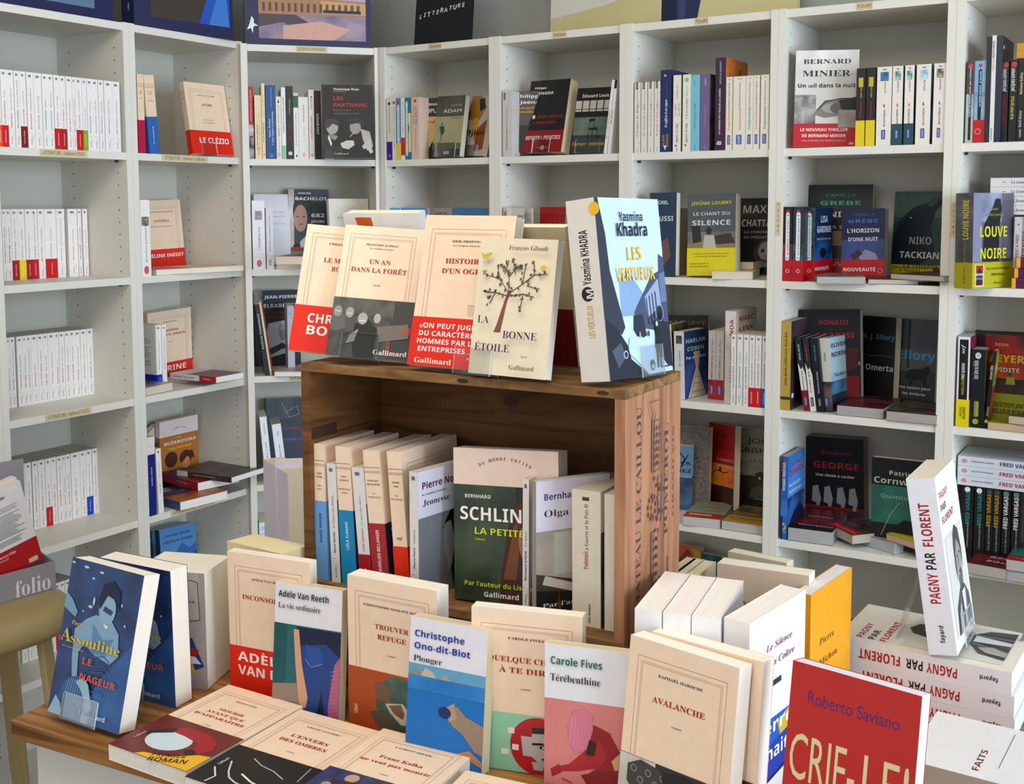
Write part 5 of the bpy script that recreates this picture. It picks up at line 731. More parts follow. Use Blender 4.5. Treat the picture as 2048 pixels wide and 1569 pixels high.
('black and sea-green paperback with empty chair and yellow title,third bookcase from corner',[0.1584,3.06,0.143,-0.6108,0.1812,-0.0183],0.1037,0.1735,0.02,'161614',None,[('t',96,15,'Édouard Louis',8,'e4dfd6','m','r',80,0),('r',0,20,100,37,'c4bcb0'),('r',18,20,21,37,'161614'),('r',40,20,43,37,'161614'),('r',61,20,64,37,'161614'),('r',82,20,85,37,'161614'),('r',0,33,100,34,'161614'),('n',0,46,100,82,'3c5048','70806c',0.05),('n',0,74,100,100,'142424','2a3c38',0.04),('p','181410',[46,49,64,48,62,52,47,54]),('l','181410',1.6,[47,52,46,82]),('l','181410',1.6,[62,50,62,64]),('p','20180f',[46,63,74,62,72,66,46,66]),('l','181410',1.6,[58,66,60,84]),('l','181410',1.6,[72,64,74,80]),('t',2,90,'Changer : méthode',8.5,'c8a018','m','l',96,0)],[],[],[],None,'e6dcc4',(50,74,34),'book','paperback_book'),
('slim white spine leaning right at end of third bookcase from corner',[0.247,2.977,0.1345,1.016,-0.1258,0.0],0.11,0.19,0.0083,'e4e0da',None,[],[('t',40,60,'Qui a tué mon père',3.4,'b04030','m','c',40,0)],[],[],None,'e6dcc4',None,'book','paperback_book'),
('second slim white spine leaning right,nearer to third bookcase upright',[0.2546,2.972,0.1345,1.016,-0.119,0.0],0.11,0.19,0.0071,'e0dcd6',None,[],[('r',88,0,100,100,'141414'),('t',50,60,'En finir',3,'606060','m','c',20,0)],[],[],None,'e6dcc4',None,'book','paperback_book'),
('slim pale spine with pink press mark,second row of third bookcase from corner',[-0.0131,3.138,-0.1825,1.016,0.0,0.0],0.108,0.178,0.012,'c8bcb0',None,[],[('oe',90,50,8,5,'b83830'),('o',78,50,4,4,0.8,'d08888')],[],[],None,'e6dcc4',None,'book','paperback_book'),
('grey sky paperback with black author lettering,second row of third bookcase from corner',[-0.0139,3.156,-0.1819,-0.2845,0.0278,0.0008],0.07,0.176,0.02,'b4aca0',None,[('n',70,0,100,100,'60584c','b0a898',0.02),('t',55,15,'SORJ',6,'282420','m','c',26,0),('t',50,24,'CHALANDON',6,'282420','m','c',58,0)],[],[],[],None,'e6dcc4',None,'book','paperback_book'),
('red paperback with dark twig drawing,second row of third bookcase from corner',[0.0755,3.224,-0.1811,-0.5076,0.0557,-0.0037],0.0803,0.1781,0.02,'a0141a',None,[('l','5c0c10',0.8,[14,14,14,100]),('l','5c0c10',0.8,[32,14,32,100]),('l','5c0c10',0.8,[50,14,50,100]),('l','5c0c10',0.8,[68,14,68,100]),('l','5c0c10',0.8,[86,14,86,100]),('l','5c0c10',1,[0,14,100,14]),('l','201010',1.6,[60,28,72,42,90,52,78,60]),('t',40,56,'Balzac',10,'b84820','S','c',60,0)],[],[],[],None,'e6dcc4',None,'book','paperback_book'),
('purple spine top at far end of second row,third bookcase from corner',[0.2818,3.01,-0.1825,1.016,0.0,0.0],0.1,0.2,0.0225,'3a3070',None,[],[('t',92,60,'JO',5,'a8a4c8','b','c',10,0)],[],[],None,'e6dcc4',None,'book','paperback_book'),
('white spine with small black top label and black text,fourth bookcase from corner',[0.3289,2.926,0.1345,1.016,0.0,0.0],0.108,0.178,0.016,'e0dcd4','upright spines in fourth bookcase from corner,top row',[],[('box',95,40,10,36,'1c1a18','d8d4cc'),('t',76,60,'Katherine Pancol',2.4,'808078','m','c',24,0),('t',46,62,"L'empire du Bing",4,'505860','i','c',46,0),('t',4,60,'POCHE',2.4,'a08078','m','c',6,0)],[],[],None,'e6dcc4',None,'book','paperback_book'),
('white spine with small black top label and blue-grey text,fourth bookcase from corner',[0.3451,2.916,0.1345,1.016,0.0,0.0],0.108,0.178,0.0165,'e0dcd4','upright spines in fourth bookcase from corner,top row',[],[('box',95,40,10,36,'1c1a18','d8d4cc'),('t',76,60,'Katherine Pancol',2.4,'808078','m','c',24,0),('t',46,62,"J'ai été mariée à Kim",4,'606878','i','c',46,0),('t',4,60,'POCHE',2.4,'a08078','m','c',6,0)],[],[],None,'e6dcc4',None,'book','paperback_book'),
('white spine with small black top label and dusky red text,fourth bookcase from corner',[0.3606,2.906,0.1345,1.016,0.0,0.0],0.108,0.178,0.0158,'e0dcd4','upright spines in fourth bookcase from corner,top row',[],[('box',95,40,10,36,'1c1a18','d8d4cc'),('t',76,60,'Katherine Pancol',2.4,'808078','m','c',24,0),('t',46,62,'Où avant on était deux',4,'a04858','i','c',46,0),('t',4,60,'POCHE',2.4,'a08078','m','c',6,0)],[],[],None,'e6dcc4',None,'book','paperback_book'),
('white spine with small black top label and orange-red text,fourth bookcase from corner',[0.3752,2.897,0.1345,1.016,0.0,0.0],0.108,0.178,0.0149,'e0dcd4','upright spines in fourth bookcase from corner,top row',[],[('box',95,40,10,36,'1c1a18','d8d4cc'),('t',76,60,'Katherine Pancol',2.4,'808078','m','c',24,0),('t',46,62,'Si partir m était conté',4,'b84838','i','c',46,0),('t',4,60,'POCHE',2.4,'a08078','m','c',6,0)],[],[],None,'e6dcc4',None,'book','paperback_book'),
('broad navy spine with gold star and handwritten white title,fourth bookcase from corner',[0.4017,2.881,0.1345,1.016,0.0,0.0],0.108,0.205,0.0299,'1a2a5c','upright spines in fourth bookcase from corner,top row',[('n',0,0,100,100,'10142c','2c3c78',0.06)],[('star',93,42,4.5,'d8a838'),('t',74,60,'un roman enchanteur',3,'506098','i','c',22,0),('t',47,62,'Il suffira d un signe',6,'d8dce4','I','c',34,0),('t',14,40,'ALAIN',6,'b88838','b','c',14,0),('t',14,75,'MABANCKOU',6,'b88838','b','c',16,0),('p','d8d8dc',[8,30,8,60,2,45])],[],[],None,'e6dcc4',None,'book','paperback_book'),
('ivory spine with red handwritten title,fourth bookcase from corner',[0.4242,2.867,0.1345,1.016,0.0,0.0],0.12,0.19,0.0215,'e4e0d4','upright spines in fourth bookcase from corner,top row',[('n',0,0,100,100,'2c6424','5c9440',0.03)],[('t',78,60,'M. Bellecourt',4,'b85858','i','c',18,0),('t',55,40,'La fille',4,'c06060','i','c',16,0),('t',55,80,'du désert',4,'c06060','i','c',16,0),('t',24,60,'Agnès Ledig',5,'606058','i','c',26,0),('e',8,40,2.5,2.5,'b83030'),('t',3,55,'ALBIN',2,'706c64','m','c',8,0)],[],[],None,'e6dcc4',None,'book','paperback_book'),
('ivory spine with green tulip emblem,fourth bookcase from corner',[0.4459,2.853,0.1345,1.016,0.0,0.0],0.12,0.19,0.0213,'e4e0d4','upright spines in fourth bookcase from corner,top row',[('n',0,0,100,100,'2c6424','5c9440',0.03)],[('e',93,50,5,5,'b8a848'),('t',76,60,'M. Bellecourt',4,'b88870','i','c',18,0),('t',55,60,'C est pas ma faute',4.5,'506058','i','c',26,0),('t',24,60,'Agnès Ledig',5,'606058','i','c',26,0),('e',8,40,2.5,2.5,'b83030')],[],[],None,'e6dcc4',None,'book','paperback_book'),
('pale turquoise spine,fourth bookcase from corner',[0.4664,2.841,0.1345,1.016,0.0,0.0],0.12,0.188,0.0251,'74bccc','upright spines in fourth bookcase from corner,top row',[],[('t',46,60,'POINT DE BEAU GARS',4.5,'686098','m','c',34,0),('t',89,50,'KATE',3,'485890','b','c',7,0),('t',5,60,'PRISMA',2.6,'4c78a0','m','c',7,0)],[],[],None,'e6dcc4',None,'book','paperback_book'),
('lilac spine beside turquoise one,fourth bookcase from corner',[0.4887,2.827,0.1345,1.016,0.0,0.0],0.12,0.188,0.0249,'6c5c88','upright spines in fourth bookcase from corner,top row',[('n',0,0,100,100,'28241c','5c5848',0.03)],[('t',45,60,'FLAGRANT DÉLIT',4.5,'a87898','m','c',28,0),('t',90,60,'ROBERTS',3,'d0c8dc','b','c',9,0),('t',5,60,'PRISMA',2.6,'a090b8','m','c',7,0)],[],[],None,'e6dcc4',None,'book','paperback_book'),
('tall dark plum spine with orange front cover,fourth bookcase from corner',[0.5235,2.805,0.1345,1.016,0.0,0.0],0.15,0.225,0.0267,'381c38','upright spines in fourth bookcase from corner,top row',[('n',0,0,100,100,'b84818','d88030',0.05),('r',60,10,68,50,'8c3c14')],[('t',84,58,'DOUGLAS KENNEDY',5,'88a8d0','b','c',25,0),('t',42,52,'LES HOMMES ONT PEUR DE LA LUMIÈRE',4.2,'d8d4dc','m','c',50,0),('t',8,64,'B',11,'e4e0e4','m','c',0,0)],[],[],None,'e6dcc4',None,'book','paperback_book'),
('ivory spine with blue pocket label and mustard author lettering,fourth bookcase from corner',[0.5384,2.796,0.1345,1.016,0.0,0.0],0.108,0.177,0.0162,'e4dccc','upright spines in fourth bookcase from corner,top row',[],[('t',96.5,60,'',2,'808080','m','c',0,0),('r',96,30,97.2,70,'a09c94'),('t',74,58,'Isabelle l après-midi',3.4,'605c50','m','c',36,0),('t',42,64,'Douglas Kennedy',5,'d0943c','m','c',30,0),('box',14,50,13,44,'2848a0','d8dce8')],[],[],None,'e6dcc4',None,'book','paperback_book'),
('ivory spine with blue pocket label and orange author lettering,fourth bookcase from corner',[0.567,2.778,0.1345,1.016,0.0,0.0],0.108,0.177,0.0316,'e4dccc','upright spines in fourth bookcase from corner,top row',[],[('t',96.5,60,'',2,'808080','m','c',0,0),('r',96,30,97.2,70,'a09c94'),('t',74,58,'La Poursuite du bonheur',3.4,'605c50','m','c',36,0),('t',42,64,'Douglas Kennedy',5,'d87c38','m','c',30,0),('box',14,50,13,44,'2868b0','d8dce8')],[],[],None,'e6dcc4',None,'book','paperback_book'),
('ivory spine with blue pocket label and teal author lettering,fourth bookcase from corner',[0.5831,2.768,0.1345,1.016,0.0,0.0],0.108,0.177,0.0179,'e4dccc','upright spines in fourth bookcase from corner,top row',[],[('t',96.5,60,'',2,'808080','m','c',0,0),('r',96,30,97.2,70,'a09c94'),('t',74,58,'La Symphonie du hasard',3.4,'605c50','m','c',36,0),('t',42,64,'Douglas Kennedy',5,'409088','m','c',30,0),('box',14,50,13,44,'283878','d8dce8')],[],[],None,'e6dcc4',None,'book','paperback_book'),
('ivory spine with blue pocket label and amber author lettering,fourth bookcase from corner',[0.597,2.76,0.1345,1.016,0.0,0.0],0.108,0.177,0.0151,'e4dccc','upright spines in fourth bookcase from corner,top row',[],[('t',96.5,60,'',2,'808080','m','c',0,0),('r',96,30,97.2,70,'a09c94'),('t',74,58,'La Symphonie du hasard',3.4,'605c50','m','c',36,0),('t',42,64,'Douglas Kennedy',5,'d89840','m','c',30,0),('box',14,50,13,44,'34409c','d8dce8')],[],[],None,'e6dcc4',None,'book','paperback_book'),
('ivory spine with blue pocket label and green author lettering,fourth bookcase from corner',[0.6168,2.747,0.1345,1.016,0.0,0.0],0.108,0.177,0.0205,'e4dccc','upright spines in fourth bookcase from corner,top row',[],[('t',96.5,60,'',2,'808080','m','c',0,0),('r',96,30,97.2,70,'a09c94'),('t',74,58,'La Symphonie du hasard',3.4,'605c50','m','c',36,0),('t',42,64,'Douglas Kennedy',5,'508060','m','c',30,0),('box',14,50,13,44,'2c3c90','d8dce8')],[],[],None,'e6dcc4',None,'book','paperback_book'),
('dark navy paperback with pale vertical lettering behind the tall tilted novel',[0.3527,2.919,-0.1808,-0.4833,0.0552,0.0141],0.0727,0.2131,0.03,'1c3048',None,[('t',40,14,'MICHEL',9,'c8ccd0','b','c',60,0),('t',54,34,'BUSSI',12,'c0c4c8','b','c',70,0),('p','60483c',[40,60,70,54,80,76,50,90])],[('r',0,0,100,100,'1c3048'),('t',60,60,'MÊME',8,'c8ccd0','b','c',20,0)],[],[],None,'e6dcc4',None,'book','paperback_book'),
('thick pale spine with photo square and blue label,second row of fourth bookcase',[0.4292,2.966,-0.1825,1.016,0.0,0.0],0.108,0.1753,0.0187,'b8b0a0',None,[],[('n',84,20,94,80,'503c28','a08060',0.01),('t',64,60,'Bussi Sang famille',3,'605848','m','c',36,0),('box',14,50,13,44,'284890','c8d0e0')],[],[],None,'e6dcc4',None,'book','paperback_book'),
('slim beige spine with orange foot,second row of fourth bookcase',[0.4386,2.96,-0.1825,1.016,0.0,0.0],0.108,0.1753,0.0101,'a89c84',None,[],[('r',0,0,28,100,'b84018')],[],[],None,'e6dcc4',None,'book','paperback_book'),
('slate paperback with girl in white dress and yellow band,second row of fourth bookcase',[0.4458,2.882,-0.1794,-0.542,0.0849,0.0329],0.1272,0.2064,0.036,'4c5458',None,[('n',0,46,100,62,'5c5c58','84807c',0.04),('r',0,60,100,70,'8c7448'),('p','282624',[8,38,26,36,30,58,12,60]),('p','34322e',[50,52,90,48,100,60,56,62]),('e',45,45,8,10,'382820'),('p','b8b0a4',[36,50,56,50,62,70,32,70]),('t',50,13,'JÉRÔME LOUBRY',8,'c8bc28','m','c',84,0),('t',50,26,'LE CHANT DU',8,'c4c8c4','m','c',78,0),('t',50,38,'SILENCE',12,'d4d6d2','b','c',82,0)],[('r',0,0,100,100,'3c4448'),('t',80,62,'JÉRÔME LOUBRY',8,'c0b428','m','c',30,0),('t',54,36,'LE CHANT DU',7,'b8bcb8','m','c',24,0),('t',52,76,'SILENCE',11,'d0d2ce','b','c',30,0)],[],[],(66,'d8c808',[('t',50,22,'UN AUTEUR EXCEPTIONNEL,TOUS LES CODES',2.6,'504810','m','c',76,0),('t',50,32,'DU THRILLER ET DERNIÈRE PAGE',2.6,'504810','m','c',66,0),('t',26,58,'ROMAN ADAPTÉ ICI',2.6,'504810','m','c',40,0),('t',26,68,'DE LA PERFECTION',2.6,'504810','m','c',40,0)],[]),'e6dcc4',None,'book','paperback_book'),
('black paperback with skull and bold grey capitals,second row of fourth bookcase',[0.5887,2.997,-0.1785,-0.5567,0.2005,0.009],0.112,0.2004,0.02,'161412',None,[('e',70,72,30,34,'34322e'),('e',72,70,20,24,'8c8880'),('e',65,70,5,5,'181614'),('e',80,70,5,5,'181614'),('p','181614',[71,76,74,76,73,82]),('r',62,86,84,92,'6c6860'),('t',8,20,'MAX',20,'b4b0a8','b','l',60,0),('t',8,38,'CHATTAM',18,'b4b0a8','b','l',104,0),('t',16,47,'LA CONSTANCE',6.5,'9c9890','m','l',78,0),('t',16,54,'DU PRÉDATEUR',6.5,'9c9890','m','l',78,0)],[],[],[],None,'e6dcc4',None,'book','paperback_book'),
('lower flat cream-edged paperback on second shelf of fourth bookcase',[0.5434,2.948,-0.163,-1.898,1.571,0.0],0.15,0.1,0.019,'d8ccb0',None,[],[],[],[],None,'d4c8b0',None,'book','paperback_book'),
('upper flat cream-edged paperback on second shelf of fourth bookcase',[0.5813,3.038,-0.143,-2.001,1.571,0.0],0.15,0.1,0.0195,'34302c',None,[('n',0,0,100,100,'181614','6c6458',0.03)],[],[],[],None,'d4c8b0',None,'book','paperback_book'),
('black paperback with bronze author lettering at back,third row of fourth bookcase',[0.3982,3.051,-0.4956,-0.3944,0.0417,0.0152],0.135,0.2005,0.025,'181a1c',None,[('t',50,12,'MARC LEVY',9,'a06c38','s','c',90,0)],[],[],[],None,'e6dcc4',None,'book','paperback_book'),
('cream spine edge with dark olive cover,leaning at left,third row of fourth bookcase',[0.4206,2.901,-0.4961,1.016,0.0674,0.0],0.11,0.19,0.0075,'d8d0b8',None,[('n',0,0,100,100,'1c1c10','605c20',0.03)],[],[],[],None,'e6dcc4',None,'book','paperback_book'),
('small dark blue paperback with railway tunnel cover,third row of fourth bookcase',[0.443,2.874,-0.4958,0.8506,0.0279,0.012],0.1078,0.1743,0.03,'182c54',None,[('n',0,40,100,100,'10204c','34508c',0.04),('p','b89c78',[40,32,70,32,62,56,50,56]),('p','c8b8a0',[50,56,60,56,92,100,14,100]),('l','303858',1.6,[54,60,24,100]),('l','303858',1.6,[58,60,84,100]),('l','6c6458',1.4,[46,70,68,70]),('l','6c6458',1.4,[38,80,76,80]),('l','6c6458',1.4,[28,92,88,92]),('t',50,18,'HARLAN',10,'98b8a4','m','c',88,0),('t',50,30,'COBEN',10,'98b8a4','m','c',76,0),('t',50,42,'Par accident',7,'c0c4c8','m','c',88,0)],[('r',0,0,100,100,'d8dce0'),('n',82,20,94,80,'181818','585858',0.01),('t',60,62,'Par accident',4,'404448','m','c',24,0)],[],[],None,'d0c8b0',None,'book','paperback_book'),
('left of two red-footed white spines,third row of fourth bookcase',[0.5197,2.874,-0.4966,1.016,0.0,0.0],0.108,0.177,0.0192,'ccc8c4',None,[],[('r',0,0,29,100,'a81420'),('t',42,62,'MARC LEVY',5,'a81c24','m','c',24,0),('t',70,60,'Elle et lui',3.4,'605c58','m','c',36,0),('box',14,50,14,50,'5048a0','d0d0e0')],[],[],None,'e6dcc4',None,'book','paperback_book'),
('right of two red-footed white spines,third row of fourth bookcase',[0.5383,2.863,-0.4966,1.016,0.0,0.0],0.108,0.177,0.0207,'ccc8c4',None,[],[('r',0,0,29,100,'a81420'),('t',42,62,'MARC LEVY',5,'a81c24','m','c',24,0),('t',70,60,'Elle et lui',3.4,'605c58','m','c',36,0),('box',14,50,14,50,'5048a0','d0d0e0')],[],[],None,'e6dcc4',None,'book','paperback_book'),
('thick white spine with red vertical capitals and bicycle mark,third row of fourth bookcase',[0.5584,2.815,-0.4966,1.016,0.0,0.0],0.15,0.2327,0.0274,'d8d2c8',None,[('t',50,12,'MARC',12,'901820','b','c',70,0),('t',50,23,'LEVY',11,'901820','b','c',70,0)],[('t',40,78,'MARC LEVY',7,'a81820','b','c',36,0),('t',82,78,'NOA',9,'a81820','b','c',18,0),('o',60,30,5,5,1.2,'a09890')],[],[],None,'e6dcc4',None,'book','paperback_book'),
('slim white spine right of thick red-lettered one,third row of fourth bookcase',[0.5547,2.787,-0.4966,1.016,0.0,0.0],0.108,0.178,0.0125,'e0dcd6','slim matching spines in fourth bookcase,third row',[],[('fs','505058','Jean-Christophe Rufin','Le tour du monde','')],[],[],None,'e6dcc4',None,'book','paperback_book'),
('second slim white spine right of the thick red-lettered one',[0.5693,2.778,-0.4966,1.016,0.0,0.0],0.108,0.178,0.0148,'e0dcd6','slim matching spines in fourth bookcase,third row',[],[('fs','505058','Jean-Christophe Rufin','La princesse','')],[],[],None,'e6dcc4',None,'book','paperback_book'),
('third slim white spine right of the thick red-lettered one',[0.5824,2.77,-0.4966,1.016,0.0,0.0],0.108,0.178,0.0131,'e0dcd6','slim matching spines in fourth bookcase,third row',[],[('fs','505058','Jean-Christophe Rufin','Les flammes','')],[],[],None,'e6dcc4',None,'book','paperback_book'),
('first slim spine with red foot at right of third row',[0.5955,2.762,-0.4966,1.016,0.0,0.0],0.108,0.178,0.0138,'e0dcd6','slim matching spines in fourth bookcase,third row',[],[('fs','505058','Jean-Christophe Rufin','Les sept mariages','x')],[],[],(73,'c8141e',[],[('t',50,60,'Jean-Christophe Rufin',2.6,'f4e4e0','m','c',60,0)]),'e6dcc4',None,'book','paperback_book'),
('second slim spine with red foot at right of third row',[0.6098,2.753,-0.4966,1.016,0.0,0.0],0.108,0.178,0.0153,'e0dcd6','slim matching spines in fourth bookcase,third row',[],[('fs','505058','Jean-Christophe Rufin','Les trois femmes','x')],[],[],(73,'c8141e',[],[('t',50,60,'Jean-Christophe Rufin',2.6,'f4e4e0','m','c',60,0)]),'e6dcc4',None,'book','paperback_book'),
('slim pale spine with blue foot against upright,third row',[0.6221,2.745,-0.4966,1.016,0.0,0.0],0.108,0.178,0.0122,'e0dcd6','slim matching spines in fourth bookcase,third row',[],[('fs','505058','Jean-Christophe Rufin','Un Léopard','x')],[],[],(73,'1858a8',[],[('t',50,60,'Jean-Christophe Rufin',2.6,'f4e4e0','m','c',60,0)]),'e6dcc4',None,'book','paperback_book'),
('stone grey paperback with ring of dark capitals,fourth row of fourth bookcase',[0.3988,3.047,-0.8152,-0.4841,0.0812,0.0018],0.14,0.2209,0.025,'665e58',None,[('n',0,0,100,100,'564e4a','786e66',0.006),('ring',44,48,46,7,'FRANCK THILLIEZ LABYRINTHES ','1c1a18'),('o',44,48,36,36,1,'3c3834')],[],[],[],None,'e6dcc4',None,'book','paperback_book'),
('pale blue paperback with dark bold lettering next to crate,fourth row of fourth bookcase',[0.3755,3.006,-0.8137,-0.1696,0.0348,-0.0212],0.108,0.1723,0.035,'5c88ac',None,[('n',0,48,100,100,'18304c','3c688c',0.04),('l','10141c',3,[62,8,78,20,70,34,86,14]),('t',94,30,'FRANCK',9,'141820','b','r',80,0),('t',96,42,'THILLIEZ',9,'141820','b','r',92,0),('t',96,50,'DEUX FOIS',5,'b8c4d0','b','r',60,0)],[],[],[],None,'e6dcc4',None,'book','paperback_book'),
('red paperback with orange sunset,partly behind pale sepia cover,fourth bookcase fourth row',[0.5336,3.052,-0.8158,-1.158,0.0722,0.0796],0.1217,0.224,0.02,'a01818',None,[('n',0,48,100,76,'c03c14','e89828',0.06),('n',0,74,100,100,'1c100c','4c2014',0.05),('l','181008',2.4,[6,70,14,62,34,56,60,58,80,56]),('r',44,52,52,57,'201008'),('t',10,16,'JOHN',13,'781010','s','l',60,0),('t',8,30,'GRISHAM',13,'781010','s','l',100,0),('t',30,44,'LA CHANCE',7,'d0b0a4','s','l',70,0),('t',38,52,"D'UNE VIE",7,'d0b0a4','s','l',60,0)],[],[],[],None,'e6dcc4',None,'book','paperback_book'),
('sepia paperback with lone house on dark hill and thin capitals,fourth bookcase fourth row',[0.6001,3.015,-0.817,-0.5385,0.0103,0.0286],0.14,0.22,0.022,'989280',None,[('n',0,40,100,60,'605e50','8c8878',0.06),('n',0,58,100,100,'14130f','2c2a20',0.05),('p','50483c',[36,74,70,66,80,70,60,84,30,86]),('p','2c261c',[44,56,66,56,66,64,44,64]),('p','3c3020',[40,56,54,52,70,56]),('r',50,59,54,62,'d8b070'),('t',30,18,'JOHN',14,'20201c','s','l',62,0),('t',6,30,'GRISHAM',14,'20201c','s','l',108,0),('t',32,41,'LE DROIT',8,'7c4c3c','s','l',64,0),('t',20,49,'AU PARDON',8,'7c7468','s','l',86,0),('t',40,87,'L innocence ne meurt',3.6,'b0a890','m','l',50,0)],[],[],[],None,'e6dcc4',None,'book','paperback_book'),
('flat paperback with red and olive cover,left of golden one,fourth shelf of fourth bookcase',[0.4361,2.848,-0.7937,-0.3902,1.571,0.0],0.0976,0.17,0.023,'8c9078',None,[('r',0,72,100,100,'b02c1c'),('t',50,40,'LA SENTENCE',7,'a84028','b','c',70,0),('t',60,58,'MEURTRES',4,'20201c','b','c',50,0),('r',10,80,70,86,'d8c0a8')],[],[],[],None,'b8b4ae',None,'book','paperback_book'),
('flat paperback with golden new-title cover,right of red one,fourth shelf of fourth bookcase',[0.528,2.807,-0.7937,-0.5125,1.571,0.0],0.1101,0.17,0.023,'6c5838',None,[('r',0,62,100,100,'b88424'),('n',0,0,100,56,'382c1c','8c7448',0.05),('t',46,78,'NOUVEAUTÉ',8,'30240c','b','c',80,0),('t',46,88,'JOHN GRISHAM LES OUBLIÉS',3,'30240c','m','c',60,0),('t',60,40,'GRISHAM',10,'28201a','b','c',70,0)],[],[],[],None,'b4b0aa',None,'book','paperback_book'),
('orange and red triangle paperback deep in lowest visible shelf beside crate',[0.4536,3.087,-1.134,-0.5483,0.0624,0.0078],0.0731,0.1912,0.02,'c06018',None,[('p','8c1c14',[10,22,44,4,80,20,70,50,20,50]),('p','a8a020',[60,2,100,6,100,30,78,16]),('t',60,18,'SATU',6,'d89060','m','c',40,0)],[],[],[],None,'e6dcc4',None,'book','paperback_book'),
('dark teal paperback deep in lowest visible shelf beside crate',[0.5152,3.042,-1.134,-0.5682,0.0621,0.0044],0.059,0.179,0.02,'104048',None,[('p','186068',[30,0,60,0,40,60,20,60]),('t',76,16,'ASO',7,'28707c','m','c',40,0)],[],[],[],None,'e6dcc4',None,'book','paperback_book'),
('large white novel with eye photo and red band,front left in fifth bookcase from corner',[0.6692,2.718,0.1379,-0.2319,0.0385,-0.0146],0.1439,0.2264,0.034,'cfcdc8',None,[('n',0,0,100,26,'b4b2ae','e0deda',0.06),('n',0,46,34,82,'403e3c','a8a6a2',0.02),('p','7c7a76',[30,66,48,52,78,50,100,54,100,64,70,68,48,70]),('e',62,60,26,12,'a09e98'),('e',66,60,13,12,'605e5a'),('p','141312',[70,52,100,48,100,62,90,62,78,66]),('l','2c2a28',2.4,[36,62,50,53,74,50,100,50]),('n',70,62,100,80,'8c847a','b0a89c',0.03),('t',50,14,'BERNARD',11,'1c1c1c','r','c',76,0),('t',49,27,'MINIER',14,'1c1c1c','r','c',76,0),('t',50,38.5,'Un œil dans la nuit',9,'1c1c22','m','c',92,0)],[('r',0,0,100,100,'1c1c1e'),('t',72,60,'Un œil dans la nuit',8,'d0ccc8','m','c',38,0),('t',38,36,'BERNARD',7,'b8b4b0','s','c',22,0),('t',38,80,'MINIER',7,'b8b4b0','s','c',22,0)],[],[],(76,'b80c1c',[('t',48,32,'LE NOUVEAU THRILLER',6.6,'f0e4e0','m','c',76,0),('t',48,58,'DE BERNARD MINIER',6.6,'f0e4e0','m','c',70,0),('t',48,76,'UNE ENQUÊTE DE MARTIN SERVAZ',3.2,'e0b0b0','S','c',70,0),('t',92,90,'XO',5,'f0e4e0','b','c',0,0)],[]),'e6dcc4',None,'book','paperback_book'),
('left of two black spines with yellow foot,fifth bookcase from corner',[0.8101,2.627,0.1345,1.016,0.0,0.0],0.108,0.177,0.0208,'1c181c','upright pocket spines in fifth bookcase from corner,top row',[],[('r',0,0,33,100,'e0c810'),('r',76,25,88,75,'c0b020'),('t',72,62,'NIKO TACKIAN',3,'c0b030','m','c',20,0),('t',46,62,'Solitudes',4,'a82020','m','c',22,0)],[],[],None,'e6dcc4',None,'book','paperback_book'),
('right of two black spines with yellow foot,fifth bookcase from corner',[0.8296,2.615,0.1345,1.016,0.0,0.0],0.108,0.177,0.0209,'1c181c','upright pocket spines in fifth bookcase from corner,top row',[],[('r',0,0,33,100,'e0c810'),('r',76,25,88,75,'c0b020'),('t',72,62,'NIKO TACKIAN',3,'c0b030','m','c',20,0),('t',46,62,'Solitudes',4,'a82020','m','c',22,0)],[],[],None,'e6dcc4',None,'book','paperback_book'),
('broad ivory spine with blue picture square,fifth bookcase from corner',[0.86,2.596,0.1345,1.016,0.0,0.0],0.108,0.177,0.0329,'e6dfd4','upright pocket spines in fifth bookcase from corner,top row',[('n',0,0,100,100,'16202c','1c4878',0.04)],[('r',95.5,36,97,64,'807c74'),('n',82,22,93.5,78,'1c4878','3c78b0',0.006),('t',74,60,'Le Cercle',3.4,'504c48','m','c',14,0),('p','903028',[50,46,54,50,50,58,48,52]),('t',35,60,'Bernard Minier',3.6,'403c3c','m','c',22,0),('box',14,50,12,26,'2c3c8c','d8dce8')],[],[],None,'e6dcc4',None,'book','paperback_book'),
('first ivory spine with dark teal foot,fifth bookcase from corner',[0.8809,2.584,0.1345,1.016,0.0,0.0],0.108,0.177,0.0227,'e6dfd4','upright pocket spines in fifth bookcase from corner,top row',[('n',0,0,100,100,'16202c','2c6c64',0.04)],[('r',95.5,36,97,64,'807c74'),('n',82,22,93.5,78,'2c6c64','a0d0c0',0.006),('t',74,60,'La Chasse',3.4,'504c48','m','c',14,0),('p','903028',[50,46,54,50,50,58,48,52]),('t',35,60,'Bernard Minier',3.6,'403c3c','m','c',22,0),('r',0,0,27,100,'18484c'),('box',14,50,12,34,'2c3c8c','d8dce8')],[],[],None,'e6dcc4',None,'book','paperback_book'),
('second ivory spine with dark teal foot,fifth bookcase from corner',[0.9016,2.571,0.1345,1.016,0.0,0.0],0.108,0.177,0.0202,'e6dfd4','upright pocket spines in fifth bookcase from corner,top row',[('n',0,0,100,100,'16202c','2c6c64',0.04)],[('r',95.5,36,97,64,'807c74'),('n',82,22,93.5,78,'2c6c64','a0d0c0',0.006),('t',74,60,'La Chasse',3.4,'504c48','m','c',14,0),('p','903028',[50,46,54,50,50,58,48,52]),('t',35,60,'Bernard Minier',3.6,'403c3c','m','c',22,0),('r',0,0,27,100,'18484c'),('box',14,50,12,34,'2c3c8c','d8dce8')],[],[],None,'e6dcc4',None,'book','paperback_book'),
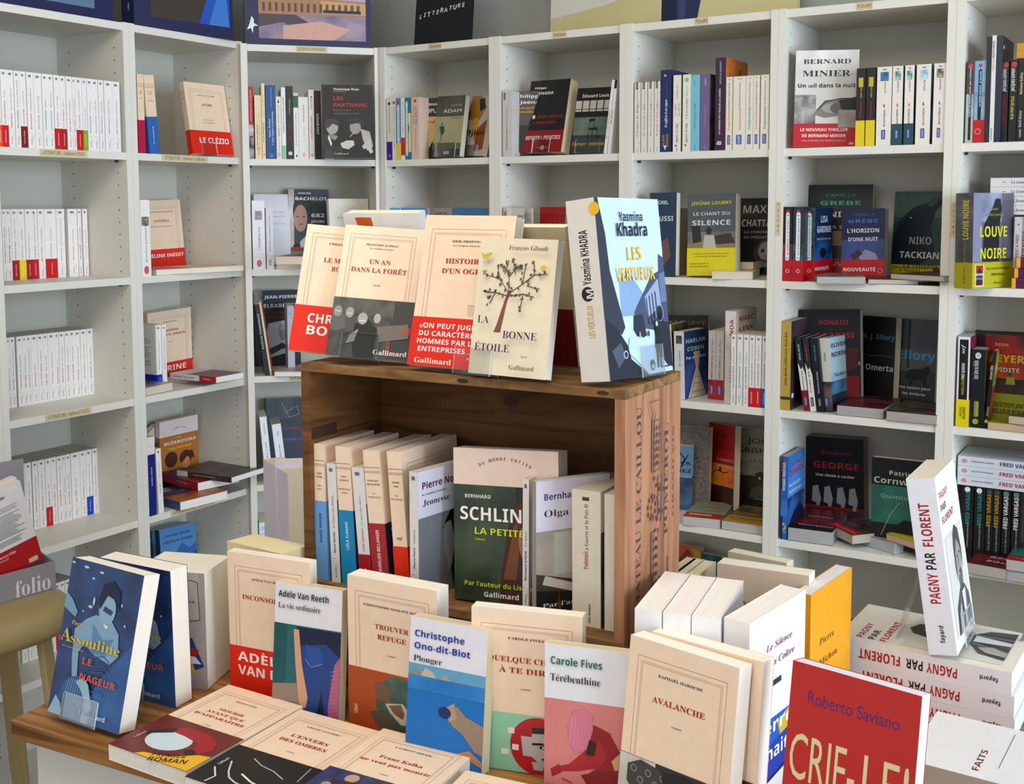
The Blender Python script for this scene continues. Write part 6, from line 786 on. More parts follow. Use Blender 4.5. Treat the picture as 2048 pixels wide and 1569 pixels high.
('ivory spine with pale blue picture square,fifth bookcase from corner',[0.9324,2.552,0.1345,1.016,0.0,0.0],0.108,0.177,0.0312,'e6dfd4','upright pocket spines in fifth bookcase from corner,top row',[('n',0,0,100,100,'16202c','78a8c8',0.04)],[('r',95.5,36,97,64,'807c74'),('n',82,22,93.5,78,'78a8c8','c0dce8',0.006),('t',74,60,'Glacé',3.4,'504c48','m','c',14,0),('p','903028',[50,46,54,50,50,58,48,52]),('t',35,60,'Bernard Minier',3.6,'403c3c','m','c',22,0),('box',14,50,12,26,'2c3c8c','d8dce8')],[],[],None,'e6dcc4',None,'book','paperback_book'),
('ivory spine with grey picture square,last in fifth bookcase top row',[0.959,2.535,0.1345,1.016,0.0,0.0],0.108,0.177,0.0255,'e6dfd4','upright pocket spines in fifth bookcase from corner,top row',[('n',0,0,100,100,'16202c','282420',0.04)],[('r',95.5,36,97,64,'807c74'),('n',82,22,93.5,78,'282420','a8a49c',0.006),('t',74,60,'M,le bord de l abîme',3.4,'504c48','m','c',14,0),('p','903028',[50,46,54,50,50,58,48,52]),('t',35,60,'Bernard Minier',3.6,'403c3c','m','c',22,0),('box',14,50,12,26,'2c3c8c','d8dce8')],[],[],None,'e6dcc4',None,'book','paperback_book'),
('large black-green novel with sea-green author lettering at back,second row of fifth bookcase',[0.7479,2.873,-0.1803,-0.4785,0.0725,0.0009],0.1554,0.2312,0.03,'101a1e',None,[('t',50,13,'CAMILLA',7.5,'3c8070','s','c',50,0),('t',50,22,'GREBE',10,'3ca080','b','c',66,0),('t',50,35,"L'ÉNIGME",13,'d0d0c8','b','c',84,0),('t',50,48,'DE LA STUGA',9,'b8b8b0','b','c',80,0),('r',0,50,100,66,'8c7040'),('n',0,66,100,82,'1c1410','3c2c20',0.04),('r',0,80,100,100,'98141c'),('t',50,88,'NOUVEAU',10,'c89898','b','c',70,0)],[],[],[],None,'e6dcc4',None,'book','paperback_book'),
('black spine with red lower band and white title capsule,fifth bookcase second row',[0.6702,2.714,-0.1825,1.016,0.0,0.0],0.108,0.178,0.0226,'181214','red-footed pocket thrillers in fifth bookcase',[],[('n',28,0,50,100,'5c1418','8c1c20',0.01),('e',93.5,50,5,4.4,'c02c2c'),('cap',60,50,60,40,'e4e4e4'),('t',60,60,'À MÊME LA PEAU',2.8,'505058','m','c',50,0)],[],[],(72,'b01018',[],[('o',50,55,4.4,4.4,1,'f0d8d4')]),'e6dcc4',None,'book','paperback_book'),
('dark teal spine with red lower band and white title capsule,fifth bookcase second row',[0.6933,2.7,-0.1825,1.016,0.0,0.0],0.108,0.178,0.0254,'123038','red-footed pocket thrillers in fifth bookcase',[],[('n',28,0,50,100,'0c2028','2c5c68',0.01),('e',93.5,50,5,4.4,'c02c2c'),('cap',60,50,60,40,'e4e4e4'),('t',60,60,'AU PREMIER REGARD',2.8,'505058','m','c',50,0)],[],[],(72,'b01018',[],[('o',50,55,4.4,4.4,1,'f0d8d4')]),'e6dcc4',None,'book','paperback_book'),
('dark blue thriller with white author lettering and red foot,third of red-footed spines',[0.7263,2.719,-0.1825,0.9099,0.0005,0.0044],0.1072,0.1754,0.03,'0c2850','red-footed pocket thrillers in fifth bookcase',[('n',0,40,100,76,'081c44','1c60a8',0.04),('e',46,62,20,12,'0a1018'),('t',50,20,'LISA',15,'d8dce4','b','c',40,0),('t',50,34,'GARDNER',15,'d8dce4','b','c',80,0),('t',50,44,'Juste derrière moi',4.6,'b8c830','b','c',80,0)],[('n',0,0,100,100,'0c2028','2c5c68',0.01),('e',93.5,50,5,4.4,'c02c2c'),('cap',60,50,60,40,'e4e4e4'),('t',60,60,'JUSTE DERRIÈRE MOI',2.8,'505058','m','c',50,0)],[],[],(72,'b01018',[('t',40,50,'NOUVEAUTÉ',8,'e0d0dc','b','c',80,0)],[('o',50,55,4.4,4.4,1,'f0d8d4')]),'e6dcc4',None,'book','paperback_book'),
('navy paperback with white falling figure and red new-title band,second row of fifth bookcase',[0.8054,2.769,-0.1801,-0.5819,0.0812,0.0346],0.104,0.1694,0.03,'101c48',None,[('n',0,44,100,76,'142858','2c4c90',0.05),('p','8c8cac',[40,66,56,58,80,64,86,74,60,78,44,74]),('p','3c2430',[20,66,40,58,50,64,30,74]),('t',50,10,'CAMILLA',5.5,'385c94','s','c',56,0),('t',50,20,'GREBE',8,'3474c0','b','c',72,0),('t',50,34,"L'HORIZON",9.5,'dcdce0','b','c',76,0),('t',50,46,"D'UNE NUIT",8.5,'dcdce0','b','c',70,0)],[],[],[],(73,'b40c14',[('t',42,60,'NOUVEAUTÉ',8,'f0e4e4','b','c',76,0),('o',90,58,6,6,1,'e0a8a8')],[]),'b0aaa4',None,'book','paperback_book'),
('teal paperback with large raven head and grey capitals,second row of fifth bookcase',[0.9373,2.805,-0.1805,-0.8405,0.0637,-0.0035],0.1267,0.2132,0.025,'23403c',None,[('n',0,0,100,30,'2c4840','405c4c',0.08),('p','101c24',[0,58,12,34,40,18,70,12,100,4,100,14,86,22,78,42,90,70,60,84,0,84]),('p','2c4450',[66,14,100,4,100,8,74,18]),('e',36,30,3,2,'5c6c74'),('e',36,30,1.2,1.2,'d0d8dc'),('t',58,60,'NIKO',17,'8c8c88','b','c',48,0),('t',58,76,'TACKIAN',15,'bcb8ac','b','c',84,0),('t',58,88,'LA LISIÈRE',8,'101c1e','b','c',64,0)],[],[],[],(84,'a89c14',[('t',40,26,'OUBLIEZ TOUT CE QUI VOUS ENTOURE',4,'403c10','b','c',72,0),('t',40,50,'ET TREMBLEZ',6,'403c10','b','c',44,0),('e',94,30,8,9,'3c2420')],[]),'e6dcc4',None,'book','paperback_book'),
('flat pale-edged paperback at front,left of wavy ones,second shelf of fifth bookcase',[0.7091,2.631,-0.166,-0.1941,1.571,0.0],0.1091,0.16,0.016,'8c847c',None,[('n',0,0,100,100,'20181a','a0908c',0.04)],[],[],[],None,'a8a49e',None,'book','paperback_book'),
('flat wavy paperback underneath at right,second shelf of fifth bookcase',[0.8213,2.609,-0.171,-0.2672,1.571,0.0],0.1094,0.16,0.011,'6c1c1c',None,[],[],[],[],None,'b8b2a8',None,'book','paperback_book'),
('flat brown-covered paperback on top at right,second shelf of fifth bookcase',[0.875,2.615,-0.1585,-0.9124,1.571,0.0],0.1345,0.16,0.012,'5c3c2c',None,[],[],[],[],None,'b8b2a8',None,'book','paperback_book'),
('thick mustard spine with dark vertical lettering,left end of fifth bookcase third row',[0.6722,2.713,-0.4966,1.016,0.0,0.0],0.15,0.2169,0.024,'b09440',None,[('n',0,0,100,100,'1c1418','40343c',0.05),('box',12,84,12,5,'c8c8d0')],[('t',58,62,'James Keene & Hillel Levin  Black Bird',6.5,'302818','m','c',60,0),('r',12,0,15.5,100,'403418')],[],[],None,'a8a49c',None,'book','paperback_book'),
('large black novel with red author lettering at back,fifth bookcase third row',[0.7242,2.816,-0.4948,-0.4771,0.0512,0.0427],0.148,0.2339,0.035,'12161c',None,[('t',56,16,'DONATO',11,'a81c24','b','c',50,0),('t',58,30,'CARRISI',12,'a81c24','b','c',66,0),('t',60,48,'LA MAISON',9,'b0a49c','b','c',70,0),('t',60,58,'SANS SOUVENIRS',7,'b0a49c','b','c',80,0),('p','481410',[70,40,96,40,96,60,76,66]),('r',60,70,98,92,'781018')],[],[],[],None,'e6dcc4',None,'book','paperback_book'),
('leaning black and white spine with red foot,fifth bookcase third row',[0.7185,2.704,-0.4944,1.016,0.1504,0.0],0.108,0.178,0.015,'20222a','leaning pocket thrillers in fifth bookcase,third row',[],[('p','d8d4cc',[0,0,66,0,56,40,60,70,50,100,0,100]),('r',0,0,28,100,'801018'),('t',80,60,'Olivier Norek',4,'c8c8c8','m','c',22,0),('t',40,60,'Territoires',3.6,'403838','m','c',30,0),('box',13,50,12,46,'3c4490','c8ccd8')],[],[],None,'98948c',None,'book','paperback_book'),
('leaning black spine with white splashed lower half,fifth bookcase third row',[0.7319,2.696,-0.4947,1.016,0.135,0.0],0.108,0.178,0.0144,'20222a','leaning pocket thrillers in fifth bookcase,third row',[],[('p','d8d4cc',[0,0,66,0,56,40,60,70,50,100,0,100]),('t',80,60,'Olivier Norek',4,'b03028','m','c',22,0),('t',40,60,'Code 93',3.6,'403838','m','c',30,0),('box',13,50,12,46,'181c28','c8ccd8')],[],[],None,'98948c',None,'book','paperback_book'),
('leaning navy-black spine with turquoise author line,fifth bookcase third row',[0.7487,2.686,-0.4944,1.016,0.1181,0.0],0.108,0.178,0.0191,'10141c','leaning pocket thrillers in fifth bookcase,third row',[],[('t',80,60,'Olivier Norek',4,'2888a0','m','c',22,0),('t',40,60,'Entre deux mondes',3.6,'b0b4bc','m','c',30,0),('box',13,50,12,46,'181c28','c8ccd8')],[],[],None,'98948c',None,'book','paperback_book'),
('pale blue thriller with black author capitals and dark wave,leaning right of the black spines',[0.7679,2.685,-0.4925,0.9222,0.078,-0.0176],0.1084,0.1756,0.028,'a8c0cc',None,[('n',0,48,100,62,'7898a8','a8c4cc',0.06),('n',0,60,100,80,'18506c','4888a8',0.03),('n',0,78,100,100,'0c1820','1c3848',0.03),('t',50,14,'OLIVIER',10,'1c2024','b','c',90,0),('t',50,27,'NOREK',11,'1c2024','b','c',88,0),('t',54,54,'Surface',8,'203844','i','c',70,0)],[('r',0,0,100,100,'c8c8bc'),('n',0,0,40,100,'182028','906860',0.03),('box',12,50,12,44,'2c3c90','c8ccd8'),('t',74,60,'Surface',4,'404040','m','c',12,0)],[],[],None,'98948c',None,'book','paperback_book'),
('black novel with light blue author lettering,between red-lettered and grey covers',[0.8677,2.848,-0.4951,-0.9042,0.0614,0.0165],0.111,0.2167,0.025,'0e1012',None,[('t',16,26,'R. J. Ellory',12,'2c7888','b','l',100,0),('l','204c60',2,[14,44,40,46,70,44,96,46]),('t',26,62,'Omerta',14,'a8a49c','b','l',76,0)],[],[],[],None,'e6dcc4',None,'book','paperback_book'),
('dark grey forest novel with wolf and large light blue lettering,fifth bookcase third row',[0.9378,2.802,-0.4948,-0.8351,0.0711,0.0173],0.1225,0.2131,0.025,'2c2e32',None,[('n',0,0,100,60,'26282c','4c5056',0.06),('r',16,0,24,60,'1c1e20'),('r',38,0,44,56,'202224'),('t',14,46,'Ellory',21,'3484a8','b','l',88,0),('p','0e0e0e',[34,68,44,58,70,56,86,52,90,58,80,66,84,76,78,76,74,68,54,70,50,80,44,80,46,70]),('t',56,80,'Une saison pour',6.5,'b8b4ac','b','c',72,0),('t',56,87,'les ombres',6.5,'b8b4ac','b','c',50,0),('n',0,92,100,100,'0c0c0c','201c14',0.03)],[],[],[],None,'e6dcc4',None,'book','paperback_book'),
('flat novel with dark red cover,third shelf of fifth bookcase',[0.7684,2.653,-0.4721,-0.5456,1.571,0.0],0.1081,0.17,0.024,'4c1418',None,[('n',0,0,100,100,'1c1418','6c1418',0.05),('t',60,34,'LE CERCLE',7,'a88888','b','c',60,0),('t',60,50,'DES MENSONGES',7,'a88888','b','c',76,0)],[],[],[],None,'a8a49e',None,'book','paperback_book'),
('flat novel with dark yellow-lettered cover,third shelf of fifth bookcase',[0.8634,2.586,-0.4741,-0.5714,1.571,0.0],0.1123,0.17,0.022,'2c2418',None,[('n',0,0,100,100,'181410','54442c',0.03),('t',60,52,'ELLORY',9,'a09058','b','c',60,0),('r',70,82,90,86,'a84040')],[],[],[],None,'a8a098',None,'book','paperback_book'),
('thick bright blue spine with white vertical title,left end of fifth bookcase fourth row',[0.671,2.714,-0.8172,1.016,0.0,0.0],0.13,0.2066,0.0168,'2060b0',None,[('n',0,0,100,56,'2870c0','4c98e0',0.08),('n',0,50,100,100,'10284c','2c74c0',0.04),('t',50,14,'MARC',9,'b82430','b','c',60,0),('t',52,25,'DUGAIN',15,'b82430','b','c',92,0),('t',40,38,'PAYSAGES',7,'d0d8e0','b','c',70,0),('t',42,46,'TROMPEURS',7,'d0d8e0','b','c',76,0),('p','0c1830',[0,86,40,70,80,66,100,76,100,100,0,100])],[('n',0,0,100,30,'081020','14305c',0.04),('n',28,0,60,100,'1c50a0','3c8cd8',0.05),('t',76,62,'PAYSAGES TROMPEURS',7,'d8dce4','b','c',34,0),('t',90,40,'DUGAIN',6,'a83040','b','c',18,0),('n',8,30,20,80,'c8c8c8','202020',0.004)],[],[],None,'a0a09c',None,'book','paperback_book'),
('large black novel with red lettering and row of white silhouettes,fifth bookcase fourth row',[0.7675,2.914,-0.8172,-0.5542,-0.0235,0.0293],0.153,0.2184,0.04,'0f0f11',None,[('t',54,20,'Elizabeth',9,'a82c34','s','c',50,0),('t',54,37,'GEORGE',16,'b02830','m','c',78,0),('t',52,47,'Une chose à cacher',6.5,'d8d8d4','m','c',66,0),('p','8c909c',[14,60,23,58,28,74,24,88,18,94,20,80,12,78]),('p','8c909c',[34,60,43,58,48,74,44,88,38,94,40,80,32,78]),('p','8c909c',[56,60,65,58,70,74,66,88,60,94,62,80,54,78]),('p','8c909c',[76,60,85,58,90,74,86,88,80,94,82,80,74,78]),('n',0,86,100,94,'101018','303848',0.03)],[('r',0,0,100,100,'101012')],[],[],(83,'98101a',[('t',40,60,'NOUVEAU',9,'c8a0a4','m','c',60,0)],[]),'94908a',None,'book','paperback_book'),
('dark green-black novel with comet streak and white lettering,fifth bookcase fourth row',[0.8581,2.659,-0.8155,-0.6415,0.0566,0.0267],0.1203,0.2149,0.03,'10181a',None,[('n',0,30,100,72,'103830','287060',0.08),('l','98a080',1.4,[20,86,40,60,56,48]),('p','0c0e10',[40,78,66,66,100,70,100,90,60,90]),('t',34,18,'Patricia',10,'b0b4a8','m','l',58,0),('t',4,28,'Cornwell',14,'b0b4a8','m','l',94,0),('t',18,44,'Quantum',9,'789880','m','l',70,0)],[],[],[],None,'e6dcc4',None,'book','paperback_book'),
('big flat novel with black and red cover at front left,fourth shelf of fifth bookcase',[0.6723,2.711,-0.7837,-0.4631,1.571,0.0],0.1064,0.2,0.033,'121012',None,[('n',0,0,100,80,'14100f','801018',0.05),('t',56,82,'NOUVEAUTÉ',6,'d8d4d4','b','c',80,0),('t',50,40,'GRANGÉ',10,'b8a0a0','I','c',60,0)],[],[],[],None,'a8a6a4',None,'book','paperback_book'),
('tilted flat novel with red front strip,middle of fourth shelf of fifth bookcase',[0.7754,2.742,-0.7832,-1.272,1.571,0.0],0.11,0.17,0.022,'1c1c1c',None,[('r',0,80,100,100,'a8141c'),('n',0,0,100,78,'141414','4c4c48',0.03),('t',50,92,'POUR NE PAS OUBLIER',3,'e0c0c0','b','c',80,0),('t',56,30,'OUBLIÉ',7,'b8b8b8','b','c',60,0)],[],[],[],None,'b0a898',None,'book','paperback_book'),
('flat novel with splashed white cover,right of the red-stripped one,fourth shelf',[0.8339,2.686,-0.7907,-0.9937,1.571,0.0],0.11,0.17,0.026,'8c8478',None,[('n',0,0,100,100,'34241c','c8c0b4',0.04),('t',60,36,'UN LÉOPARD',5,'201c18','b','c',60,0),('t',60,48,'NOIR',5,'201c18','b','c',40,0)],[],[],[],None,'b4b6bc',None,'book','paperback_book'),
('small flat novel with yellow strip partly behind upright white book,fourth shelf',[0.8831,2.623,-0.7742,-1.056,1.571,0.0],0.1,0.16,0.016,'6c2c20',None,[('r',0,60,100,100,'d0b418'),('t',40,84,'LA POCHE',7,'302810','I','c',60,0)],[],[],[],None,'c8b498',None,'book','paperback_book'),
('grey paperback slanting in shadow,lowest visible shelf of fifth bookcase',[0.8332,3.37,-1.085,-0.8028,1.571,0.0],0.11,0.16,0.03,'6c6c68',None,[('r',0,0,8,100,'101010')],[],[],[],None,'7c7c78',None,'book','paperback_book'),
('lowest black thriller of flat stack behind the tall upright white book',[0.725,2.691,-1.135,1.016,-1.571,0.0],0.108,0.178,0.026,'121214','flat stack of black thrillers in fifth bookcase',[],[('t',50,70,'MICHAEL CONNELLY',5.5,'c8c8c8','b','c',36,0),('t',18,70,'MICHAEL CONNELLY',5.5,'d0d4d8','b','c',26,0)],[],[],None,'8c8880',None,'book','paperback_book'),
('second black thriller from bottom of flat stack,red title',[0.7261,2.692,-1.108,1.005,-1.571,0.0],0.108,0.178,0.026,'121214','flat stack of black thrillers in fifth bookcase',[],[('t',50,70,'L INNOCENCE ET LA LOI',5.5,'a01c20','b','c',36,0),('t',18,70,'MICHAEL CONNELLY',5.5,'d0d4d8','b','c',26,0)],[],[],None,'8c8880',None,'book','paperback_book'),
('third black thriller from bottom of flat stack,yellow title',[0.7272,2.694,-1.081,0.9934,-1.571,0.0],0.108,0.178,0.026,'121214','flat stack of black thrillers in fifth bookcase',[],[('t',50,70,'LA DÉFENSE LINCOLN',5.5,'c0b028','b','c',36,0),('t',18,70,'MICHAEL CONNELLY',5.5,'d0d4d8','b','c',26,0)],[],[],None,'8c8880',None,'book','paperback_book'),
('top black thriller of flat stack with small yellow panel',[0.7282,2.696,-1.055,0.9822,-1.571,0.0],0.108,0.178,0.026,'121214','flat stack of black thrillers in fifth bookcase',[],[('t',50,70,'Les neuf dragons',5.5,'b8a838','b','c',36,0),('t',18,70,'MICHAEL CONNELLY',5.5,'d0d4d8','b','c',26,0)],[],[('n',0,0,100,100,'0c0c0c','30302c',0.02),('r',40,30,90,50,'c08c18')],None,'8c8880',None,'book','paperback_book'),
('dark spine with black title capsule and red badge,first in rightmost bookcase',[1.012,2.513,0.1345,1.016,0.0,0.0],0.108,0.178,0.0152,'a8b0a4','upright spines in rightmost bookcase,top row',[],[('n',60,0,100,100,'20181c','5c2c34',0.02),('n',30,0,60,100,'a8b4b8','5078a0',0.03),('e',94,50,5.5,5,'c83838'),('cap',46,55,82,34,'101010'),('t',62,62,'LA NUIT DES ENFANTS CACHÉS  JEAN CONTRUCCI',3,'d8d8d8','b','c',60,0)],[],[],None,'e6dcc4',None,'book','paperback_book'),
('sky blue spine with red lower band,second in rightmost bookcase',[1.033,2.502,0.1345,1.016,0.0,0.0],0.108,0.178,0.0226,'7ca8cc','upright spines in rightmost bookcase,top row',[],[('n',28,0,62,100,'5c88b0','a0c0d8',0.05),('e',94,50,4,4,'b83838'),('cap',55,50,66,30,'101418'),('t',66,60,'LA FEMME PARFAITE   JP DELANEY',3,'d8dce0','b','c',44,0)],[],[],(72,'b80c14',[],[('o',50,40,6,6,1,'f0b0a8')]),'e6dcc4',None,'book','paperback_book'),
('tall black spine next to white-striped one in rightmost bookcase',[1.041,2.495,0.1345,1.016,0.0,0.0],0.14,0.228,0.0101,'20222a','upright spines in rightmost bookcase,top row',[],[],[],[],None,'e6dcc4',None,'book','paperback_book'),
('tall narrow white spine with black lettering in rightmost bookcase',[1.049,2.49,0.1345,1.016,0.0,0.0],0.14,0.23,0.0088,'dcdcda','upright spines in rightmost bookcase,top row',[],[('t',87,62,'AGATHA RAISIN',4.5,'383838','b','c',16,0),('t',74,62,'L affaire Raisin',3.6,'a0a0a0','m','c',16,0),('t',8,62,'RIVAGES NOIR',3,'606060','m','c',11,0)],[],[],None,'e6dcc4',None,'book','paperback_book'),
('tall blue-black spine with black front cover in rightmost bookcase',[1.06,2.483,0.1345,1.016,0.0,0.0],0.15,0.229,0.0126,'22283c','upright spines in rightmost bookcase,top row',[('n',0,0,100,100,'121314','26242a',0.05),('r',4,9,14,12,'b0b0b0'),('r',20,30,60,36,'5c1c20')],[],[],[],None,'e6dcc4',None,'book','paperback_book'),
('black spine with red badge and dark red title in rightmost bookcase',[1.079,2.493,0.1345,1.016,0.0,0.0],0.108,0.178,0.0126,'121214','upright spines in rightmost bookcase,top row',[],[('e',94,50,6,5.5,'b83838'),('t',76,62,'JACQUES EXPERT',6.5,'e0e0dc','b','c',28,0),('t',40,62,'LE CARNET DES REGRETS',6,'781c24','b','c',38,0)],[],[],None,'e6dcc4',None,'book','paperback_book'),
('black spine with red badge and pale yellow title in rightmost bookcase',[1.095,2.485,0.1345,1.016,0.0,0.0],0.108,0.178,0.0154,'121214','upright spines in rightmost bookcase,top row',[],[('e',94,50,6,5.5,'b83838'),('t',76,62,'JACQUES EXPERT',6.5,'e0e0dc','b','c',28,0),('t',42,62,'PLUS FORT QU ELLE',6,'c8b868','b','c',28,0)],[],[],None,'e6dcc4',None,'book','paperback_book'),
('black spine with boxed pocket mark,cut by the right picture edge',[1.109,2.478,0.1345,1.016,0.0,0.0],0.108,0.18,0.0145,'121214','upright spines in rightmost bookcase,top row',[],[('t',70,60,'Romana Galley',5,'c8bc80','m','c',26,0),('t',28,60,'Benoît Séverac',5,'b8b8b8','m','c',20,0),('box',11,50,12,50,'14161a','d8d8d8')],[],[],None,'e6dcc4',None,'book','paperback_book'),
('lower of two yellow books lying across black spines in rightmost bookcase',[1.095,2.494,0.315,1.016,-1.571,0.0],0.12,0.18,0.016,'d89c28',None,[],[('r',0,0,100,100,'c89020')],[],[],None,'c8a040',None,'book','paperback_book'),
('upper of two yellow books lying across black spines in rightmost bookcase',[1.095,2.494,0.3315,1.016,-1.571,0.0],0.12,0.18,0.016,'d89c28',None,[],[('r',0,0,100,100,'c89020')],[],[],None,'c8a040',None,'book','paperback_book'),
('lowest white book of flat stack with black title and red author,rightmost bookcase',[1.071,2.55,-0.0225,1.016,-1.571,0.0],0.108,0.178,0.02,'d6d6d8','flat stack of white paperbacks in rightmost bookcase',[],[('t',46,64,'La Jeune Fille et la Nuit',6,'282830','S','c',44,0),('t',86,64,'Guillaume Musso',6,'a83040','S','c',26,0),('r',14,46,18,52,'606060')],[],[],None,'c8c4bc',None,'book','paperback_book'),
('second lowest white book of flat stack with black title and red author,rightmost bookcase',[1.071,2.55,-0.002,1.016,-1.571,0.0],0.108,0.178,0.02,'d6d6d8','flat stack of white paperbacks in rightmost bookcase',[],[('t',46,64,'La Jeune Fille et la Nuit',6,'282830','S','c',44,0),('t',86,64,'Guillaume Musso',6,'a83040','S','c',26,0),('r',14,46,18,52,'606060')],[],[],None,'c8c4bc',None,'book','paperback_book'),
('second highest white book of flat stack with black title and red author,rightmost bookcase',[1.071,2.55,0.0185,1.016,-1.571,0.0],0.108,0.178,0.02,'d6d6d8','flat stack of white paperbacks in rightmost bookcase',[],[('t',46,64,'La Jeune Fille et la Nuit',6,'282830','S','c',44,0),('t',86,64,'Guillaume Musso',6,'a83040','S','c',26,0),('r',14,46,18,52,'606060')],[],[],None,'c8c4bc',None,'book','paperback_book'),
('topmost white book of flat stack with black title and red author,rightmost bookcase',[1.071,2.55,0.039,1.016,-1.571,0.0],0.108,0.178,0.02,'d6d6d8','flat stack of white paperbacks in rightmost bookcase',[],[('t',46,64,'La Jeune Fille et la Nuit',6,'282830','S','c',44,0),('t',86,64,'Guillaume Musso',6,'a83040','S','c',26,0),('r',14,46,18,52,'606060')],[],[],None,'c8c4bc',None,'book','paperback_book'),
('thick grey thriller with hooded figure,yellow title and yellow band,rightmost bookcase',[0.9925,2.44,-0.1815,0.5236,0.0174,-0.0015],0.1339,0.2066,0.045,'5c5e68',None,[('n',0,0,100,30,'60647c','9ca4bc',0.07),('n',70,0,100,72,'3c3a44','5c5a66',0.05),('p','141418',[24,72,26,34,48,14,54,6,66,6,70,16,64,40,66,72]),('p','787c94',[0,0,20,0,22,72,0,72]),('t',52,18,'JUAN',4.6,'808838','m','c',16,0),('t',52,24,'GÓMEZ-JURADO',4.6,'808838','m','c',48,0),('t',50,46,'LOUVE',22,'c8c420','b','c',70,0),('t',50,69,'NOIRE',22,'c8c420','b','c',68,0)],[('n',0,0,100,100,'403e40','686468',0.03),('t',72,74,'LOUVE NOIRE',14,'c8c420','b','c',42,0),('t',40,60,'JUAN GÓMEZ-JURADO',5,'807c30','b','c',26,0)],[],[],(73,'a8a010',[('r',6,8,28,92,'d8d888'),('r',8,10,26,88,'a02820'),('p','16161a',[10,88,12,34,17,16,22,34,24,88]),('t',17,50,'REINE',4.6,'d8dce0','b','c',18,0),('t',17,66,'ROUGE',4.6,'7898d0','b','c',18,0),('t',62,28,'PAR L AUTEUR DU PHÉNOMÈNE',4,'585410','b','c',56,0),('t',62,52,'REINE ROUGE',5,'484408','b','c',32,0),('t',62,84,'Fleuve',4.5,'585410','i','c',20,0)],[('t',50,60,'Fleuve',5,'484408','i','c',60,0)]),'e6dcc4',None,'book','paperback_book'),
('white spine with dark red vertical title behind yellow-titled thriller,rightmost bookcase',[1.119,2.491,-0.1825,1.016,0.0,0.0],0.108,0.155,0.0155,'c4c4c6',None,[],[('t',44,62,'UN APPARTEMENT À PARIS',6.5,'801c30','b','c',62,0),('n',0,0,28,100,'1c1c20','606064',0.02),('r',88,44,90,60,'303030')],[],[],None,'e6dcc4',None,'book','paperback_book'),
('yellow-black spine cut by the right picture edge,second row of rightmost bookcase',[1.13,2.485,-0.1825,1.016,0.0,0.0],0.108,0.155,0.0121,'a09868',None,[],[('t',50,62,'LE VOLEUR DE MARQUE',7,'20201c','b','c',60,0)],[],[],None,'e6dcc4',None,'book','paperback_book'),
('lowest purple hardback of small stack with yellow page edges,rightmost bookcase',[1.089,2.465,-0.182,1.016,-1.571,0.0],0.11,0.16,0.022,'4c1440','stack of purple books with yellow edges',[],[('t',45,70,'DUCHESSE',9,'b06878','m','c',60,0),('r',0,0,5,100,'e0a030')],[],[],None,'4c1440',None,'book','hardback_book'),
('middle purple hardback of small stack with yellow page edges,rightmost bookcase',[1.095,2.468,-0.1595,0.9779,-1.571,0.0],0.11,0.16,0.022,'4c1440','stack of purple books with yellow edges',[],[('t',45,70,'DUCHESSE',9,'b06878','m','c',60,0),('r',0,0,5,100,'e0a030')],[],[],None,'4c1440',None,'book','hardback_book'),
('topmost purple hardback of small stack with yellow page edges,rightmost bookcase',[1.096,2.461,-0.137,1.016,-1.571,0.0],0.11,0.16,0.022,'4c1440','stack of purple books with yellow edges',[],[('t',45,70,'DUCHESSE',9,'b06878','m','c',60,0),('r',0,0,5,100,'e0a030')],[],[],None,'4c1440',None,'book','hardback_book'),
('white framed black spine with broad yellow foot,left end of rightmost bookcase third row',[1.017,2.499,-0.4966,1.016,0.0,0.0],0.15,0.2034,0.0255,'dcdce4',None,[('n',0,0,100,100,'2c1c34','8c2434',0.05)],[('r',0,0,100,100,'dcdce4'),('r',30,14,97,86,'141414'),('t',86,56,'nrf',7,'d8d8dc','i','c',9,0),('t',62,60,'FREE QUEENS',6,'d8d8d4','b','c',18,0),('t',45,60,'MARIN LEDUN',5.5,'a89020','b','c',18,0)],[],[],(69.5,'d8c808',[],[('t',56,46,'série noire',6,'383408','b','c',36,0),('t',52,76,'GALLIMARD',6,'383408','m','c',46,0)]),'a8acb0',None,'book','paperback_book'),
('broad dark green-black spine with round white emblem,rightmost bookcase third row',[1.048,2.489,-0.4966,1.016,0.0,0.0],0.12,0.1761,0.03,'0e1616',None,[('n',0,0,100,100,'181c18','6c7450',0.02)],[('e',92,48,7,6,'d8d8d4'),('o',92,48,3,3,1,'303030'),('t',74,52,'Leur âme au diable',10,'b8bcb8','m','c',24,0),('r',14,30,34,58,'7c8434'),('t',24,62,'MARIN LEDUN',5,'a8ac58','m','c',18,0),('e',8,42,6,6,'a8b040'),('o',8,42,3,3,1,'203020')],[],[],None,'a09c94',None,'book','paperback_book'),
('slim dark spine with yellow splashed cover leaning right,rightmost bookcase third row',[1.055,2.486,-0.4966,1.016,-0.0839,0.0],0.12,0.1753,0.0073,'0e141c',None,[('n',0,0,100,50,'283018','b0b830',0.015),('n',0,46,100,100,'58141a','983028',0.03)],[('t',72,62,'Aucune bête',6,'a8acb0','m','c',18,0),('r',16,40,28,80,'7c8434'),('e',9,50,4,4,'a8b040')],[],[],None,'a8a498',None,'book','paperback_book'),
